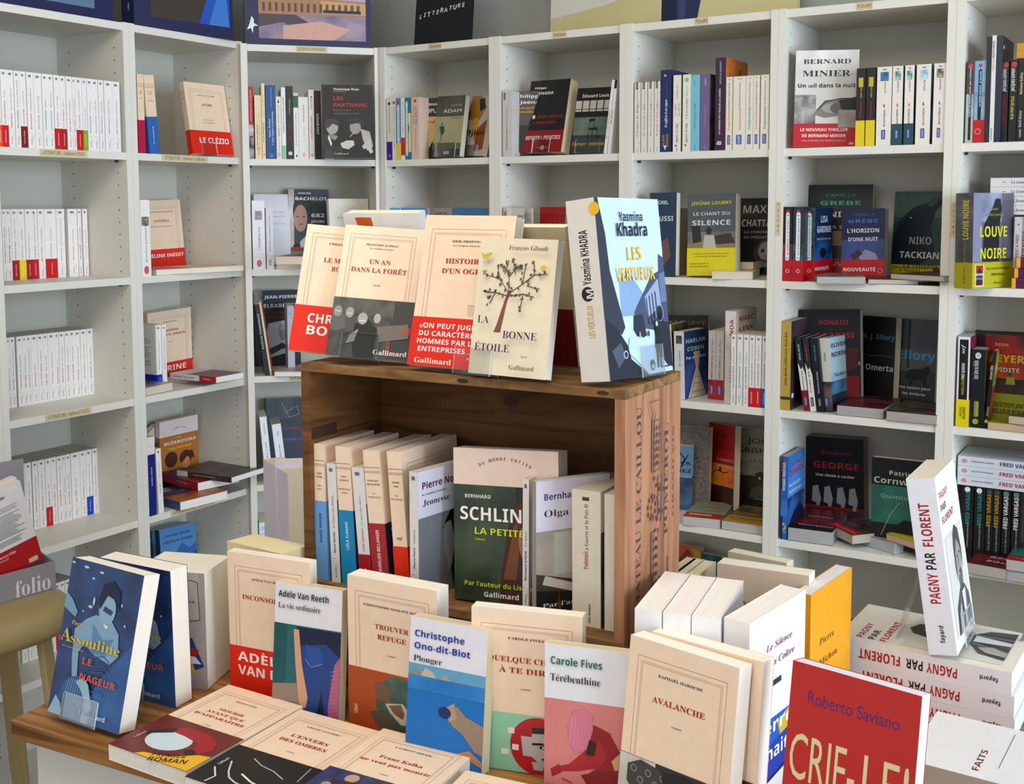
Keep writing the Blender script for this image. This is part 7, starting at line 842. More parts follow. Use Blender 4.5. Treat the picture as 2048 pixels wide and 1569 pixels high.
('black and red African sunset novel with yellow author lettering,rightmost bookcase third row',[1.053,2.553,-0.4954,-0.9231,0.0408,0.0433],0.1277,0.2118,0.03,'1a1214',None,[('n',20,4,100,30,'28100f','901814',0.04),('n',0,26,100,52,'801c10','b84018',0.05),('n',0,50,100,68,'20140f','44302c',0.04),('e',66,46,5,8,'384010'),('t',50,16,'DEON',6,'b89030','b','c',26,0),('t',56,33,'MEYER',16,'b8a020','b','c',72,0),('t',52,43,'CUPIDITÉ',9,'b0a8b0','b','c',64,0),('p','788028',[60,48,74,48,76,56,58,56])],[],[],[],(66,'7c801c',[('t',62,42,'ÉPOUSTOUFLANT !',10,'14160c','b','c',80,0),('t',60,62,'LE MEILLEUR ROMAN',10,'14160c','b','c',90,0)],[]),'e6dcc4',None,'book','paperback_book'),
('flat yellow-covered novel with tan page edge,rightmost bookcase third shelf',[1.052,2.476,-0.4791,-0.5861,1.571,0.0],0.14,0.16,0.017,'8c8018',None,[],[],[],[],None,'c0a888',None,'book','paperback_book'),
('flat black-covered novel tilted over yellow one,rightmost bookcase third shelf',[1.087,2.453,-0.4606,-0.7232,1.571,0.0],0.12,0.16,0.018,'1c1814',None,[('n',0,0,100,100,'14120f','685c50',0.02)],[],[],[],None,'c4b4a0',None,'book','paperback_book'),
('black spine with teal author lettering,first from left in rightmost bookcase fourth row',[1.05,2.534,-0.8172,1.016,0.0,0.0],0.108,0.178,0.0226,'101113','six black spines under flat white books in rightmost bookcase',[],[('e',95,40,6,6,'d8d8d8'),('t',71,66,'FRED VARGAS',8.5,'1c7c7c','b','c',42,0),('t',36,60,'L homme aux cercles bleus',3.6,'909090','m','c',34,0)],[],[],None,'e6dcc4',None,'book','paperback_book'),
('black spine with teal author lettering,second from left in rightmost bookcase fourth row',[1.072,2.521,-0.8172,1.016,0.0,0.0],0.108,0.178,0.023,'101113','six black spines under flat white books in rightmost bookcase',[],[('e',95,40,6,6,'d8d8d8'),('t',71,66,'FRED VARGAS',8.5,'1c7c7c','b','c',42,0),('t',36,60,'L homme aux cercles bleus',3.6,'909090','m','c',34,0)],[],[],None,'e6dcc4',None,'book','paperback_book'),
('black spine with golden author lettering,third from left in rightmost bookcase fourth row',[1.086,2.512,-0.8172,1.016,0.0,0.0],0.108,0.178,0.0148,'101113','six black spines under flat white books in rightmost bookcase',[],[('e',95,40,6,6,'3c3c3c'),('t',71,66,'FRED VARGAS',8.5,'b08418','b','c',42,0),('t',36,60,'Ceux qui vont mourir',3.6,'909090','m','c',34,0)],[],[],None,'e6dcc4',None,'book','paperback_book'),
('black spine with golden author lettering,fourth from left in rightmost bookcase fourth row',[1.1,2.503,-0.8172,1.016,0.0,0.0],0.108,0.178,0.0158,'101113','six black spines under flat white books in rightmost bookcase',[],[('e',95,40,6,6,'3c3c3c'),('t',71,66,'FRED VARGAS',8.5,'b08418','b','c',42,0),('t',36,60,'Ceux qui vont mourir',3.6,'909090','m','c',34,0)],[],[],None,'e6dcc4',None,'book','paperback_book'),
('black spine with white author lettering,fifth from left in rightmost bookcase fourth row',[1.117,2.492,-0.8172,1.016,0.0,0.0],0.108,0.178,0.0179,'101113','six black spines under flat white books in rightmost bookcase',[],[('e',95,40,6,6,'54786c'),('t',71,66,'FRED VARGAS',8.5,'d0d0d0','b','c',42,0),('t',36,60,'Sous les vents',3.6,'909090','m','c',34,0)],[],[],None,'e6dcc4',None,'book','paperback_book'),
('black spine with white author lettering,sixth from left in rightmost bookcase fourth row',[1.136,2.481,-0.8172,1.016,0.0,0.0],0.108,0.178,0.0195,'101113','six black spines under flat white books in rightmost bookcase',[],[('e',95,40,6,6,'54786c'),('t',71,66,'FRED VARGAS',8.5,'d0d0d0','b','c',42,0),('t',36,60,'Sous les vents',3.6,'909090','m','c',34,0)],[],[],None,'e6dcc4',None,'book','paperback_book'),
('lowest white book lying across black spines,red author lettering,rightmost bookcase',[1.019,2.553,-0.6387,1.016,-1.571,0.0],0.12,0.178,0.022,'c8ccd4','three white paperbacks lying on black spines',[],[('oe',8,50,6,5,'b86068'),('t',30,54,'Sous les vents de Neptune',3.4,'60646c','m','c',26,0),('t',72,66,'FRED VARGAS',8.5,'a02838','m','c',44,0)],[],[],None,'b8b4ac',None,'book','paperback_book'),
('middle white book lying across black spines,red author lettering,rightmost bookcase',[1.019,2.553,-0.6162,1.016,-1.571,0.0],0.12,0.178,0.022,'c8ccd4','three white paperbacks lying on black spines',[],[('oe',8,50,6,5,'b86068'),('t',30,54,'Sous les vents de Neptune',3.4,'60646c','m','c',26,0),('t',72,66,'FRED VARGAS',8.5,'a02838','m','c',44,0)],[],[],None,'b8b4ac',None,'book','paperback_book'),
('topmost white book lying across black spines,blue author lettering,rightmost bookcase',[1.019,2.553,-0.5937,1.016,-1.571,0.0],0.12,0.178,0.022,'c8ccd4','three white paperbacks lying on black spines',[],[('oe',8,50,6,5,'b86068'),('t',30,54,'Debout les morts',3.4,'60646c','m','c',26,0),('t',72,66,'FRED VARGAS',8.5,'283468','m','c',44,0)],[],[],None,'b8b4ac',None,'book','paperback_book'),
('flat black and red novel at front of rightmost bookcase fourth shelf',[1.009,2.461,-0.7927,-0.6387,1.571,0.0],0.12,0.15,0.024,'3c1014',None,[('n',0,0,100,100,'141012','90141c',0.06),('t',56,56,'REINE',13,'c8c0bc','I','c',60,0),('t',56,78,'ROUGE',13,'c8c0bc','I','c',60,0)],[],[],[],None,'b0aaa0',None,'book','paperback_book'),
('lower of two flat pale-edged books at right of rightmost fourth shelf',[1.077,2.41,-0.7927,-0.611,1.571,0.0],0.12,0.15,0.024,'808488',None,[],[],[],[],None,'a8a8ac',None,'book','paperback_book'),
('upper flat book with green cover and red strip,right of rightmost fourth shelf',[1.073,2.407,-0.7682,-0.5716,1.571,0.0],0.12,0.15,0.024,'0c3c34',None,[('r',0,76,100,100,'98141c'),('n',0,0,100,74,'0c3048','207c5c',0.05),('t',50,90,'L ÉCHO SUR LUI',4,'c8a0a0','b','c',70,0)],[],[],[],None,'b4aca4',None,'book','paperback_book'),
('cream paperback with red band,partly hidden at left end of crate top',[-0.3167,1.595,-0.2028,-0.0881,0.2682,-0.0962],0.122,0.1851,0.012,'ead0b4',None,[('bl','CHRISTIAN BOBIN',['LE MUGUET','ROUGE'],'',[])],[],[],[],(64,'d8230a',[('t',16,36,'CHRISTIAN',12.5,'f0e6e0','m','l',110,0),('t',16,62,'BOBIN',12.5,'f0e6e0','m','l',62,0)],[]),'efe6d4',None,'book','paperback_book'),
('cream paperback with black and white group photo band,second on crate top',[-0.2586,1.563,-0.2054,-0.1276,0.3323,-0.0737],0.1155,0.1904,0.012,'ead0b4',None,[('bl','FRANÇOIS SUREAU',['UN AN','DANS LA FORÊT'],'récit',[],'de l Académie française')],[],[],[],(56,'3a3a38',[('n',0,0,76,34,'3c3c3a','5c5a56',0.012),('n',0,28,74,100,'2e2e2c','484844',0.012),('p','5c5a54',[0,26,20,30,24,50,6,58,0,56]),('p','4c4a46',[16,32,34,30,40,54,20,58]),('e',7,24,6,8,'8c8a82'),('e',22,25,6,7.5,'96948c'),('p','201f1e',[30,44,46,34,58,50,58,100,34,100,28,70]),('e',39,34,7,8.5,'a09e96'),('e',57,32,5,7,'a8a69e'),('l','d8d6ce',1,[4,24,10,25]),('l','d8d6ce',1,[19,27,25,27]),('l','e0ded6',1.2,[35,38,43,38]),('p','6e6c66',[58,46,96,38,98,62,62,72]),('p','8c8a82',[26,62,36,52,32,74,22,78]),('t',94,50,'SUREAU',13.5,'d24634','m','c',84,90),('t',75,80,'FRANÇOIS',4,'d24634','m','c',30,90),('t',78,93,'Gallimard',7,'e8e4dc','S','c',42,0)],[]),'efe6d4',(40,52,34),'book','paperback_book'),
('taller cream paperback with red quotation band,third on crate top',[-0.14,1.504,-0.2111,-0.5096,0.2319,-0.0084],0.14,0.2045,0.022,'ead0b4',None,[('bl','ERIK ORSENNA',['HISTOIRE',"D'UN OGRE"],'',[],'de l Académie française')],[],[],[],(68,'d8230a',[('t',42,22,'«ON PEUT JUGER',6.4,'f0e6e0','m','c',68,0),('t',48,38,'DU CARACTÈRE DES',6.4,'f0e6e0','m','c',80,0),('t',48,54,'HOMMES PAR LEURS',6.4,'f0e6e0','m','c',82,0),('t',42,70,'ENTREPRISES…»',6.4,'f0e6e0','m','c',66,0),('t',76,82,'VOLTAIRE',3.4,'f0d8d0','m','c',22,0),('t',28,94,'Gallimard',7,'f4e0d0','S','c',42,0)],[]),'efe6d4',None,'book','paperback_book'),
('pale paperback with drawn leafy tree and purple title,fourth on crate top',[-0.0566,1.441,-0.213,-0.5142,0.1777,-0.0136],0.1121,0.175,0.016,'dccfb4',None,[('tree',),('t',67,9,'François Gibault',6,'28241c','r','c',50,0),('t',17,63,'LA',9.5,'2c2048','r','c',15,0),('t',66,73,'BONNE',9.5,'2c2048','r','c',44,0),('t',32,83,'ÉTOILE',9.5,'2c2048','r','c',46,0),('t',74,86,'récit',3,'303030','i','c',8,0),('t',72,95,'Gallimard',6,'38342c','r','c',32,0)],[],[],[],None,'efe9dc',(6,54,34),'book','paperback_book'),
('thick pale blue novel with dark street photo and wide white spine,on crate',[0.117,1.344,-0.2099,0.8864,0.124,-0.0159],0.1431,0.2217,0.042,'b4d0ea',None,[('n',0,0,100,56,'a8ccec','bcd8f0',0.15),('p','7c98bc',[26,46,40,40,50,46,62,54,80,58,80,66,26,66]),('p','262c3c',[0,0,5,0,12,20,14,40,24,60,30,72,24,76,10,70,0,66]),('p','3c4660',[100,34,92,32,90,42,78,44,62,54,52,60,46,64,44,72,60,74,80,76,100,80]),('p','8898b8',[64,56,88,46,90,62,66,68]),('p','5c6c8c',[90,44,100,42,100,60,90,60]),('arch',86,66,10,16,'141a28'),('p','1c2434',[44,66,58,66,62,78,50,80,42,74]),('l','141a28',1.6,[66,56.8,67,72]),('l','141a28',1.6,[71,55.8,72,72]),('l','141a28',1.6,[76,54.8,77,72]),('l','141a28',1.6,[81,53.8,82,72]),('p','141a28',[74,70,100,72,100,98,82,94,76,82]),('p','b0c8e0',[34,78,52,78,70,84,84,92,96,100,60,100,44,92,30,86]),('p','141a28',[0,66,16,72,30,82,34,90,60,100,0,100]),('p','404c60',[6,84,20,80,26,88,14,94]),('o',26,87,5,5,1.4,'a8b8c8'),('p','0c1018',[76,74,81,74,83,84,82,97,79,97,79,86,77,97,74,97,74,84]),('e',78.5,72,2.6,3.4,'b8b8b0'),('l','0c1018',1.6,[80,97,94,97]),('e',50,77,2,4,'8494a8'),('e',64,77,2,4,'2c3448'),('t',52,13,'Yasmina',11,'0e1016','m','c',38,0),('t',52,21.5,'Khadra',16,'0e1016','b','c',50,0),('t',52,35,'LES',16,'e0b02c','m','c',24,0),('t',52,46.5,'VERTUEUX',16,'e0b02c','m','c',60,0),('e',66,95,5,7,'1c2434'),('t',66,97,'M',5,'d0dce8','b','c',0,0)],[('r',0,0,100,100,'d4cfc6'),('t',68,66,'Yasmina KHADRA',12,'0e1016','m','c',30,0),('e',48,50,9,9,'141414'),('t',48,70,'M',10,'d4cfc6','b','c',0,0),('t',33,64,'LES VERTUEUX',9,'c89a30','s','c',18,0),('e',94,98,8,8,'e0b020')],[],[],None,'efe9dc',(64,50,36),'book','paperback_book'),
('white paperback seen from its back with orange price square,behind cream books on crate',[-0.1062,1.685,-0.2127,2.688,0.2094,0.0],0.128,0.2117,0.022,'dcdad8',None,[],[('t',80,60,'roman',4,'404048','m','c',10,0)],[],[('p','c85010',[16,3,38,3,40,11,19,11])],None,'efe6cc',None,'book','paperback_book'),
('pale paperback with dark red lower band and barcode seen from behind on crate',[0.0987,1.534,-0.2128,2.653,0.2269,0.0],0.12,0.1939,0.02,'b4a684',None,[],[],[],[('r',0,58,100,100,'70141a'),('r',40,86,66,97,'c8b8b0'),('r',42,88,43.4,95,'30100f'),('r',45,88,46.4,95,'30100f'),('r',48,88,49.4,95,'30100f'),('r',51,88,52.4,95,'30100f'),('r',54,88,55.4,95,'30100f'),('r',57,88,58.4,95,'30100f'),('r',60,88,61.4,95,'30100f'),('r',63,88,64.4,95,'30100f')],None,'efe6cc',None,'book','paperback_book'),
('cream spine with pale blue lower band,first at left in wooden crate',[-0.2636,1.579,-0.5326,1.052,0.0193,0.0],0.118,0.1968,0.0198,'ead0b4','books standing in the wine crate',[],[],[('bs','Marie Nimier','Petit Siècle')],[],(42,'6498cc',[],[('t',66,60,'MARIE NIMIER',4,'1c3050','m','c',38,0)]),'cfc6ba',None,'book','paperback_book'),
('slim white spine between pale blue and teal banded spines in wooden crate',[-0.2437,1.567,-0.5324,1.052,0.0391,0.0],0.108,0.1708,0.0155,'d8d4d0','books standing in the wine crate',[('n',0,30,100,100,'20443c','3c6c54',0.03)],[('fs','303858','Marie Nimier','Le Palais des Orties','')],[],[],None,'c8beb0',None,'book','paperback_book'),
('cream spine with teal blue lower band in wooden crate',[-0.2187,1.553,-0.5317,1.052,0.0516,0.0],0.118,0.1969,0.0249,'ead0b4','books standing in the wine crate',[],[],[('bs','Leïla Slimani','Regardez-nous danser')],[],(46,'1480b0',[('r',0,0,100,100,'1c2440')],[('t',66,60,'LEÏLA SLIMANI',4.4,'c0dcec','m','c',38,0)]),'cfc6ba',None,'book','paperback_book'),
('slim white spine with dark red lower band in wooden crate',[-0.1951,1.539,-0.5313,1.052,0.0827,0.0],0.108,0.1703,0.0201,'d8d4d0','books standing in the wine crate',[('n',0,30,100,100,'50483c','8c8478',0.03)],[('fs','a01c2c','Leïla Slimani','Le pays des autres','x')],[],[],(72,'941018',[],[('t',50,60,'Leïla',3,'e8c8c8','m','c',20,0)]),'c8beb0',None,'book','paperback_book'),
('broad cream spine with brick red lower band and navy cover band in wooden crate',[-0.1691,1.525,-0.5306,1.052,0.0885,0.0],0.13,0.1968,0.0269,'ead0b4','books standing in the wine crate',[],[],[('bs','Aurélien Bellanger','Le Vingtième Siècle')],[],(52,'a0242c',[('r',0,0,100,100,'1c2238'),('t',10,14,'Le',4,'d8d8e0','m','l',0,0),('t',10,22,'der',4,'d8d8e0','m','l',0,0)],[('t',60,60,'AURÉLIEN BELLANGER',5,'e8d0cc','m','c',62,0)]),'cfc6ba',None,'book','paperback_book'),
('broad cream spine with orange-red lower band in wooden crate',[-0.1394,1.508,-0.5313,1.052,0.0707,0.0],0.14,0.1994,0.0235,'ead0b4','books standing in the wine crate',[('bl','PIERRE NORA',['UNE ÉTRANGE'],'',[])],[],[('bs','Pierre Nora','Une étrange obstination'),('t',50,61,'nrf',4,'282420','i','c',34,0)],[],(66,'d82c08',[],[]),'cfc6ba',None,'book','paperback_book'),
('grey paperback with profile portrait and white top,angled in the wooden crate',[-0.1263,1.49,-0.533,0.9008,0.0,0.0],0.108,0.178,0.016,'74767c',None,[('r',0,0,100,36,'d0cede'),('n',0,36,100,100,'64666c','7c7e84',0.1),('p','0f100f',[44,48,60,36,100,34,100,100,66,100,60,82,66,70]),('p','8c8a88',[46,46,60,44,68,60,62,80,56,84,52,74,46,66]),('t',6,14,'Pierre Nora',9,'5c1428','m','l',74,0),('t',6,19,'de l Académie française',2.4,'606068','m','l',46,0),('t',8,27,'Jeunesse',8,'20202c','r','l',50,0)],[('r',0,0,100,100,'dcdad8'),('fs','5c1428','Pierre Nora','Jeunesse','')],[],[],None,'c8beb0',None,'book','paperback_book'),
('large dark green paperback with red-haired girl portrait and cream top,face-out in wooden crate',[-0.0787,1.497,-0.5303,-0.4693,0.091,0.0544],0.1565,0.2045,0.03,'1e2a1e',None,[('n',0,24,60,100,'18241a','3c4c30',0.05),('r',0,0,100,24,'e4ccba'),('arc',50,15,'DU MONDE ENTIER',50,4,'443c34'),('p','3c2014',[44,100,46,80,52,54,60,34,78,26,96,30,100,40,100,100]),('p','6c3c20',[48,84,58,50,70,34,64,60,60,84]),('e',76,58,21,36,'986a50'),('p','50291a',[60,36,78,28,98,34,92,46,74,42,62,54]),('p','4c2818',[88,50,100,44,100,100,84,100,92,76]),('e',70,54,4,1.6,'201410'),('e',86,54,4,1.6,'201410'),('e',79,73,7,2.4,'7c3830'),('t',24,32.5,'BERNHARD',4.6,'dcd8d0','m','c',26,0),('t',6,47,'SCHLINK',17,'ece8e4','b','l',72,0),('t',20,56,'LA PETITE-FILLE',8.4,'c8d820','b','l',78,0),('t',26,60,'roman',3,'b8c020','m','c',10,0),('t',10,90,"Par l'auteur du Liseur",6,'b8c028','m','l',66,0),('t',46,96.5,'Gallimard',6.4,'dcd8d0','m','c',34,0)],[('r',0,0,76,100,'3c8474'),('r',76,0,100,100,'e4ccba')],[],[],None,'cfc6ba',None,'book','paperback_book'),
('slim white spine left of the white and navy-lettered cover in crate',[0.0205,1.442,-0.533,1.052,-0.0054,0.0],0.108,0.1798,0.009,'dcd8d4','books standing in the wine crate',[],[('fs','202860','Bernhard Schlink','Le liseur','')],[],[],None,'c8beb0',None,'book','paperback_book'),
('white paperback with navy author lettering over desk photo,angled in crate',[0.0299,1.416,-0.533,0.4414,0.0,0.0],0.108,0.183,0.012,'a09a90',None,[('r',0,0,100,36,'d2cede'),('t',10,14,'Bernhard Schlink',8,'202860','m','l',120,0),('t',10,26,'Olga',9,'20202c','r','l',34,0),('n',0,36,100,74,'8c8478','b0a898',0.05),('r',24,38,60,68,'b4b4ac'),('p','403830',[0,66,100,80,100,100,0,100]),('p','c8bcb0',[12,68,70,80,60,84,8,74]),('p','141210',[0,78,100,86,100,100,0,100]),('t',8,91,"Par l'auteur",6,'d8d8dc','r','l',70,0),('t',8,97.5,'du Liseur',6,'d8d8dc','i','l',56,0),('p','a82c24',[80,40,100,42,100,56,80,54])],[],[],[],None,'c8beb0',None,'book','paperback_book'),
('very thick ivory spine with dark red author name in crate,right side',[0.1109,1.39,-0.5328,1.052,0.005,0.0],0.108,0.1758,0.04,'d8d0bc','books standing in the wine crate',[('n',0,30,100,100,'1c1a1c','6c625c',0.03)],[('t',72,56,'La Guerre et la Paix II',5,'383430','r','c',36,0),('t',48,56,'Tolstoï',5.6,'9c1828','m','c',12,0),('r',92.5,36,95,60,'403c38'),('t',10,64,'folio classique',3,'403c38','m','c',14,0)],[],[],None,'c0b6a4',None,'book','paperback_book'),
('thick blank ivory spine next to crate right wall',[0.1289,1.38,-0.5329,1.052,0.0062,0.0],0.108,0.1748,0.0154,'d8d0bc','books standing in the wine crate',[],[],[],[],None,'c0b6a4',None,'book','paperback_book'),
('upright book showing cream page edges,touching left side of wooden crate',[-0.4703,2.105,-0.69,-1.047,0.0,0.0],0.14,0.215,0.04,'d0c8d0',None,[],[],[],[],None,'d8ccb0',None,'book','paperback_book'),
('pale lilac-covered book standing behind the page-edge book left of wooden crate',[-0.4332,2.033,-0.69,0.1396,0.0,0.0],0.15,0.225,0.03,'ccc4d6',None,[],[],[],[],None,'e6dcc4',None,'book','paperback_book'),
('dark blue swimmer-photo paperback with yellow author lettering,on clear stand at table left corner',[-0.6256,1.471,-0.6738,-0.459,0.2068,-0.0554],0.1294,0.205,0.03,'152c58',None,[('nag',)],[],[],[],None,'f0e8da',(46,62,32),'book','paperback_book'),
('second dark blue swimmer-photo paperback behind the first,orange back edge',[-0.5866,1.575,-0.69,-0.4924,-0.014,0.0015],0.1375,0.1942,0.032,'152c58',None,[('nag',)],[],[],[('r',0,0,100,100,'c83c10')],None,'f0e8da',None,'book','paperback_book'),
('very thick paperback with comic-drawing cover strip between blue novels and cream book',[-0.5423,1.591,-0.69,-0.21,-0.0062,0.0033],0.108,0.1712,0.085,'9a948e',None,[('r',0,0,92,40,'a8a29c'),('l','201c24',1,[60,4,90,8,92,40,60,44]),('t',86,26,'Cervantes',5,'403c40','S','r',60,0),('p','1c3c7c',[30,52,80,56,96,80,60,90,30,80]),('p','a82018',[40,60,90,66,80,74,40,70]),('p','c8a020',[50,80,80,78,84,86,56,88]),('p','d8d4cc',[44,70,84,72,92,78,50,78]),('t',78,92,'folio',8,'a8a49c','r','c',30,0)],[],[],[],None,'ece6d8',None,'book','paperback_book'),
('cream paperback with red author band,behind the teal jeans cover on table',[-0.4021,1.565,-0.69,-0.4368,0.0,0.0077],0.1399,0.205,0.017,'ead0b4',None,[('bl','ADÈLE VAN REETH',['INCONSOLABLE'],'',[])],[],[],[],(66,'d8230a',[('t',10,30,'ADÈLE',13,'f0e6e0','m','l',60,0),('t',10,58,'VAN REETH',13,'f0e6e0','m','l',104,0)],[]),'f2eadb',None,'book','paperback_book'),
('white-topped paperback with blue jeans figure on teal,in front of cream book',[-0.3304,1.497,-0.6884,-0.4045,0.1,0.006],0.1062,0.1776,0.016,'d8d4d6',None,[('r',0,31,100,100,'1f5c60'),('r',0,31,20,100,'174c50'),('p','8c7868',[0,78,46,74,48,100,0,100]),('p','141c38',[34,32,100,32,100,52,84,58,44,52]),('p','1c3c78',[42,46,78,42,98,50,100,100,80,100,72,84,68,100,46,100]),('p','24488c',[48,44,70,46,76,52,72,60,52,60]),('l','8cb0d8',0.5,[48,55,58,61,74,57]),('p','141a30',[74,78,80,100,66,100]),('p','c89474',[30,34,38,34,44,60,54,84,52,92,44,94,40,86,34,60]),('p','a85878',[92,56,100,50,100,100,86,100,84,90]),('l','c87898',0.6,[86,62,99,60]),('l','c87898',0.6,[86,65,99,63]),('l','c87898',0.6,[86,68,99,66]),('l','c87898',0.6,[86,71,99,69]),('l','c87898',0.6,[86,74,99,72]),('l','c87898',0.6,[86,77,99,75]),('l','c87898',0.6,[86,80,99,78]),('l','c87898',0.6,[86,83,99,81]),('l','c87898',0.6,[86,86,99,84]),('l','c87898',0.6,[86,89,99,87]),('l','c87898',0.6,[86,92,99,90]),('l','c87898',0.6,[86,95,99,93]),('t',6,10.5,'Adèle Van Reeth',8.2,'141c30','m','l',76,0),('t',6,19,'La vie ordinaire',7.4,'20202c','r','l',64,0),('t',12,96,'folio',7,'201c1c','r','c',20,0)],[],[],[],None,'d8c8a0',None,'book','paperback_book'),
('thick cream paperback with orange-brown band showing chapel circle,table front',[-0.2187,1.462,-0.69,-0.495,-0.0,0.0002],0.1395,0.2049,0.028,'ead0b4',None,[('bl','CHRISTOPHE ONO-DIT-BIOT',['TROUVER','REFUGE'],'roman',[])],[],[],[],(60,'a84818',[('disc',58,48,37,'2c4c48','44685c'),('p','544c3c',[24,70,40,60,56,78,80,92,60,99,34,92]),('p','6c543c',[30,22,46,20,50,28,48,50,32,46]),('e',38,26,11,8,'6c5440'),('p','c8b898',[42,50,62,44,70,58,66,78,60,80,48,64]),('p','7c5844',[46,52,60,46,64,60,62,70,52,64]),('t',8,70,'Gallimard',7,'e8c8a8','S','c',60,90)],[]),'f2eadb',None,'book','paperback_book'),
('white-topped paperback with underwater diver on bright blue,table front',[-0.1357,1.361,-0.6878,-0.4538,0.11,-0.0],0.108,0.178,0.02,'d8d6dc',None,[('r',0,32,100,100,'1468b0'),('r',0,32,100,42,'5c98b8'),('p','b8ac98',[14,42,22,34,32,36,40,42]),('p','8c8478',[0,40,10,34,18,40,0,44]),('p','9c9488',[40,42,48,35,60,42]),('n',0,40,100,50,'2c7cbc','1464ac',0.05),('p','907868',[52,60,66,56,78,62,100,66,100,86,90,84,74,74,60,70]),('p','a88c74',[52,58,62,54,66,64,56,68]),('e',50,62,9,7,'102c60'),('p','a87858',[66,88,84,84,100,90,100,94,80,90]),('t',6,13,'Christophe',7.6,'1c2c8c','m','l',66,0),('t',6,21.5,'Ono-dit-Biot',7.6,'1c2c8c','m','l',74,0),('t',6,30,'Plonger',7.2,'20202c','r','l',38,0)],[],[],[],None,'d8c8a0',None,'book','paperback_book'),
('cream paperback with mint band and red circle of fragmented face,table front',[-0.052,1.348,-0.6895,-0.2854,0.0233,-0.0001],0.1392,0.2006,0.02,'ead0b4',None,[('bl','CAROLE FIVES',['QUELQUE CHOSE','À TE DIRE'],'roman',[])],[],[],[],(64,'8cc4a4',[('disc',62,52,36,'a8101c','b4141f'),('r',34,24,40,34,'e0d8d4'),('r',28,62,35,72,'e0d8d4'),('r',84,62,91,72,'e0d8d4'),('r',38,52,44,62,'d8d0cc'),('p','b4aca8',[46,36,56,36,56,24,74,24,74,36,80,36,80,66,74,76,62,80,56,70,48,70]),('p','2c2828',[56,20,72,18,72,28,56,30]),('p','3c3434',[56,46,66,44,66,48,56,50]),('e',66,52,4.4,2.2,'181414'),('e',66,52,1.3,1.3,'d8d0c8'),('l','181414',1.4,[58,47,72,46]),('p','8c8480',[68,52,74,64,68,66]),('e',68,72,4.4,1.5,'502830'),('p','b0a8a4',[56,78,68,78,66,92,58,92]),('t',12,70,'Gallimard',7.4,'203c30','S','c',62,90)],[]),'f2eadb',None,'book','paperback_book'),
('white-topped paperback with crouching red-painted figure on pink,table front',[0.036,1.279,-0.6887,-0.3623,0.0806,0.0205],0.1024,0.1769,0.016,'dadade',None,[('n',0,36,100,100,'c06c6c','cc7c78',0.1),('p','8c1820',[46,56,60,50,78,54,92,68,98,80,94,88,84,92,60,90,50,84,62,78,50,72,56,64]),('p','a0202a',[52,66,66,60,76,70,64,78,40,82,16,84,10,82,30,78]),('p','7c141c',[44,84,80,78,92,86,70,92,54,92]),('p','981c26',[8,83,18,79,22,84,10,88]),('p','c8a070',[80,72,90,66,94,76,84,78]),('p','c87088',[28,54,34,43,48,40,58,44,58,54,54,62,48,68,38,70,30,64]),('l','d890a4',0.7,[34,46,30,66]),('l','d890a4',0.7,[38,46,35,66]),('l','d890a4',0.7,[42,46,40,66]),('l','d890a4',0.7,[46,46,45,66]),('l','d890a4',0.7,[50,46,50,66]),('p','301418',[54,60,62,62,60,70,50,70]),('l','8c2028',1.2,[22,88,34,90]),('l','8c2028',1.2,[40,92,56,94]),('t',7,13,'Carole Fives',8.6,'1c6450','m','l',62,0),('t',7,24,'Térébenthine',8.6,'24202c','r','l',60,0),('t',14,97,'folio',7.6,'3c1c1c','r','c',20,0)],[],[],[],None,'d8c8a0',None,'book','paperback_book'),
('large cream paperback with black and white couple photo band,table front right of centre',[0.115,1.224,-0.6851,-0.7153,0.1208,-0.0122],0.1385,0.2046,0.027,'ead0b4',None,[('bl','RAPHAËL HAROCHE',['AVALANCHE'],'roman',[])],[],[],[],(64,'2a2828',[('n',0,0,34,100,'c8c4bc','9c9890',0.03),('p','3c3836',[8,14,20,2,34,6,46,14,50,34,40,54,20,60,8,40]),('o',14,18,4,4,1,'8c8880'),('o',21,32,4,4,1,'8c8880'),('o',28,18,4,4,1,'8c8880'),('o',35,32,4,4,1,'8c8880'),('o',42,18,4,4,1,'8c8880'),('e',36,62,14,20,'98948c'),('p','1c1a1a',[40,10,60,4,82,14,88,50,70,60,56,40,44,36]),('e',60,66,13,18,'8c8880'),('p','141414',[0,60,16,52,20,100,0,100]),('o',76,36,6,7,1.2,'b0aca4'),('t',94,50,'HAROCHE',12,'c84030','m','c',80,90)],[]),'f2eadb',None,'book','paperback_book'),
('second cream paperback with dark red-edged band directly behind the couple-photo one',[0.1456,1.24,-0.6875,-0.6953,0.0966,0.0],0.14,0.205,0.026,'ead0b4',None,[('bl','RAPHAËL HAROCHE',['AVALANCHE'],'roman',[])],[],[],[],(64,'2a2828',[('r',90,0,100,100,'5c1014')],[]),'f2eadb',None,'book','paperback_book'),
('cream paperback lying flat with white circle and red acrobat,front left of table',[-0.5062,1.365,-0.67,-0.5411,1.571,0.0],0.137,0.207,0.02,'ead0b4',None,[('bl','RÉMI DAVID',['MOURIR','AVANT QUE',"D'APPARAÎTRE"],'roman',[])],[],[],[],(54,'6a2622',[('e',42,52,34,25,'c4d4dc'),('p','9c1c20',[30,20,44,12,66,14,84,24,92,44,86,60,74,54,70,40,50,34,32,32]),('e',76,62,8,6,'30181a'),('p','2c2c34',[32,20,34,34,12,54,6,50,18,38]),('p','e0b018',[100,58,100,100,34,100,40,92,66,84,88,62]),('t',66,86,'PREMIER',7.4,'402018','b','c',48,20),('t',72,97,'ROMAN',9.5,'402018','b','c',56,20),('t',10,60,'Gallimard',5,'c8a8a0','S','c',46,90)],[]),'ece6d6',None,'book','paperback_book'),
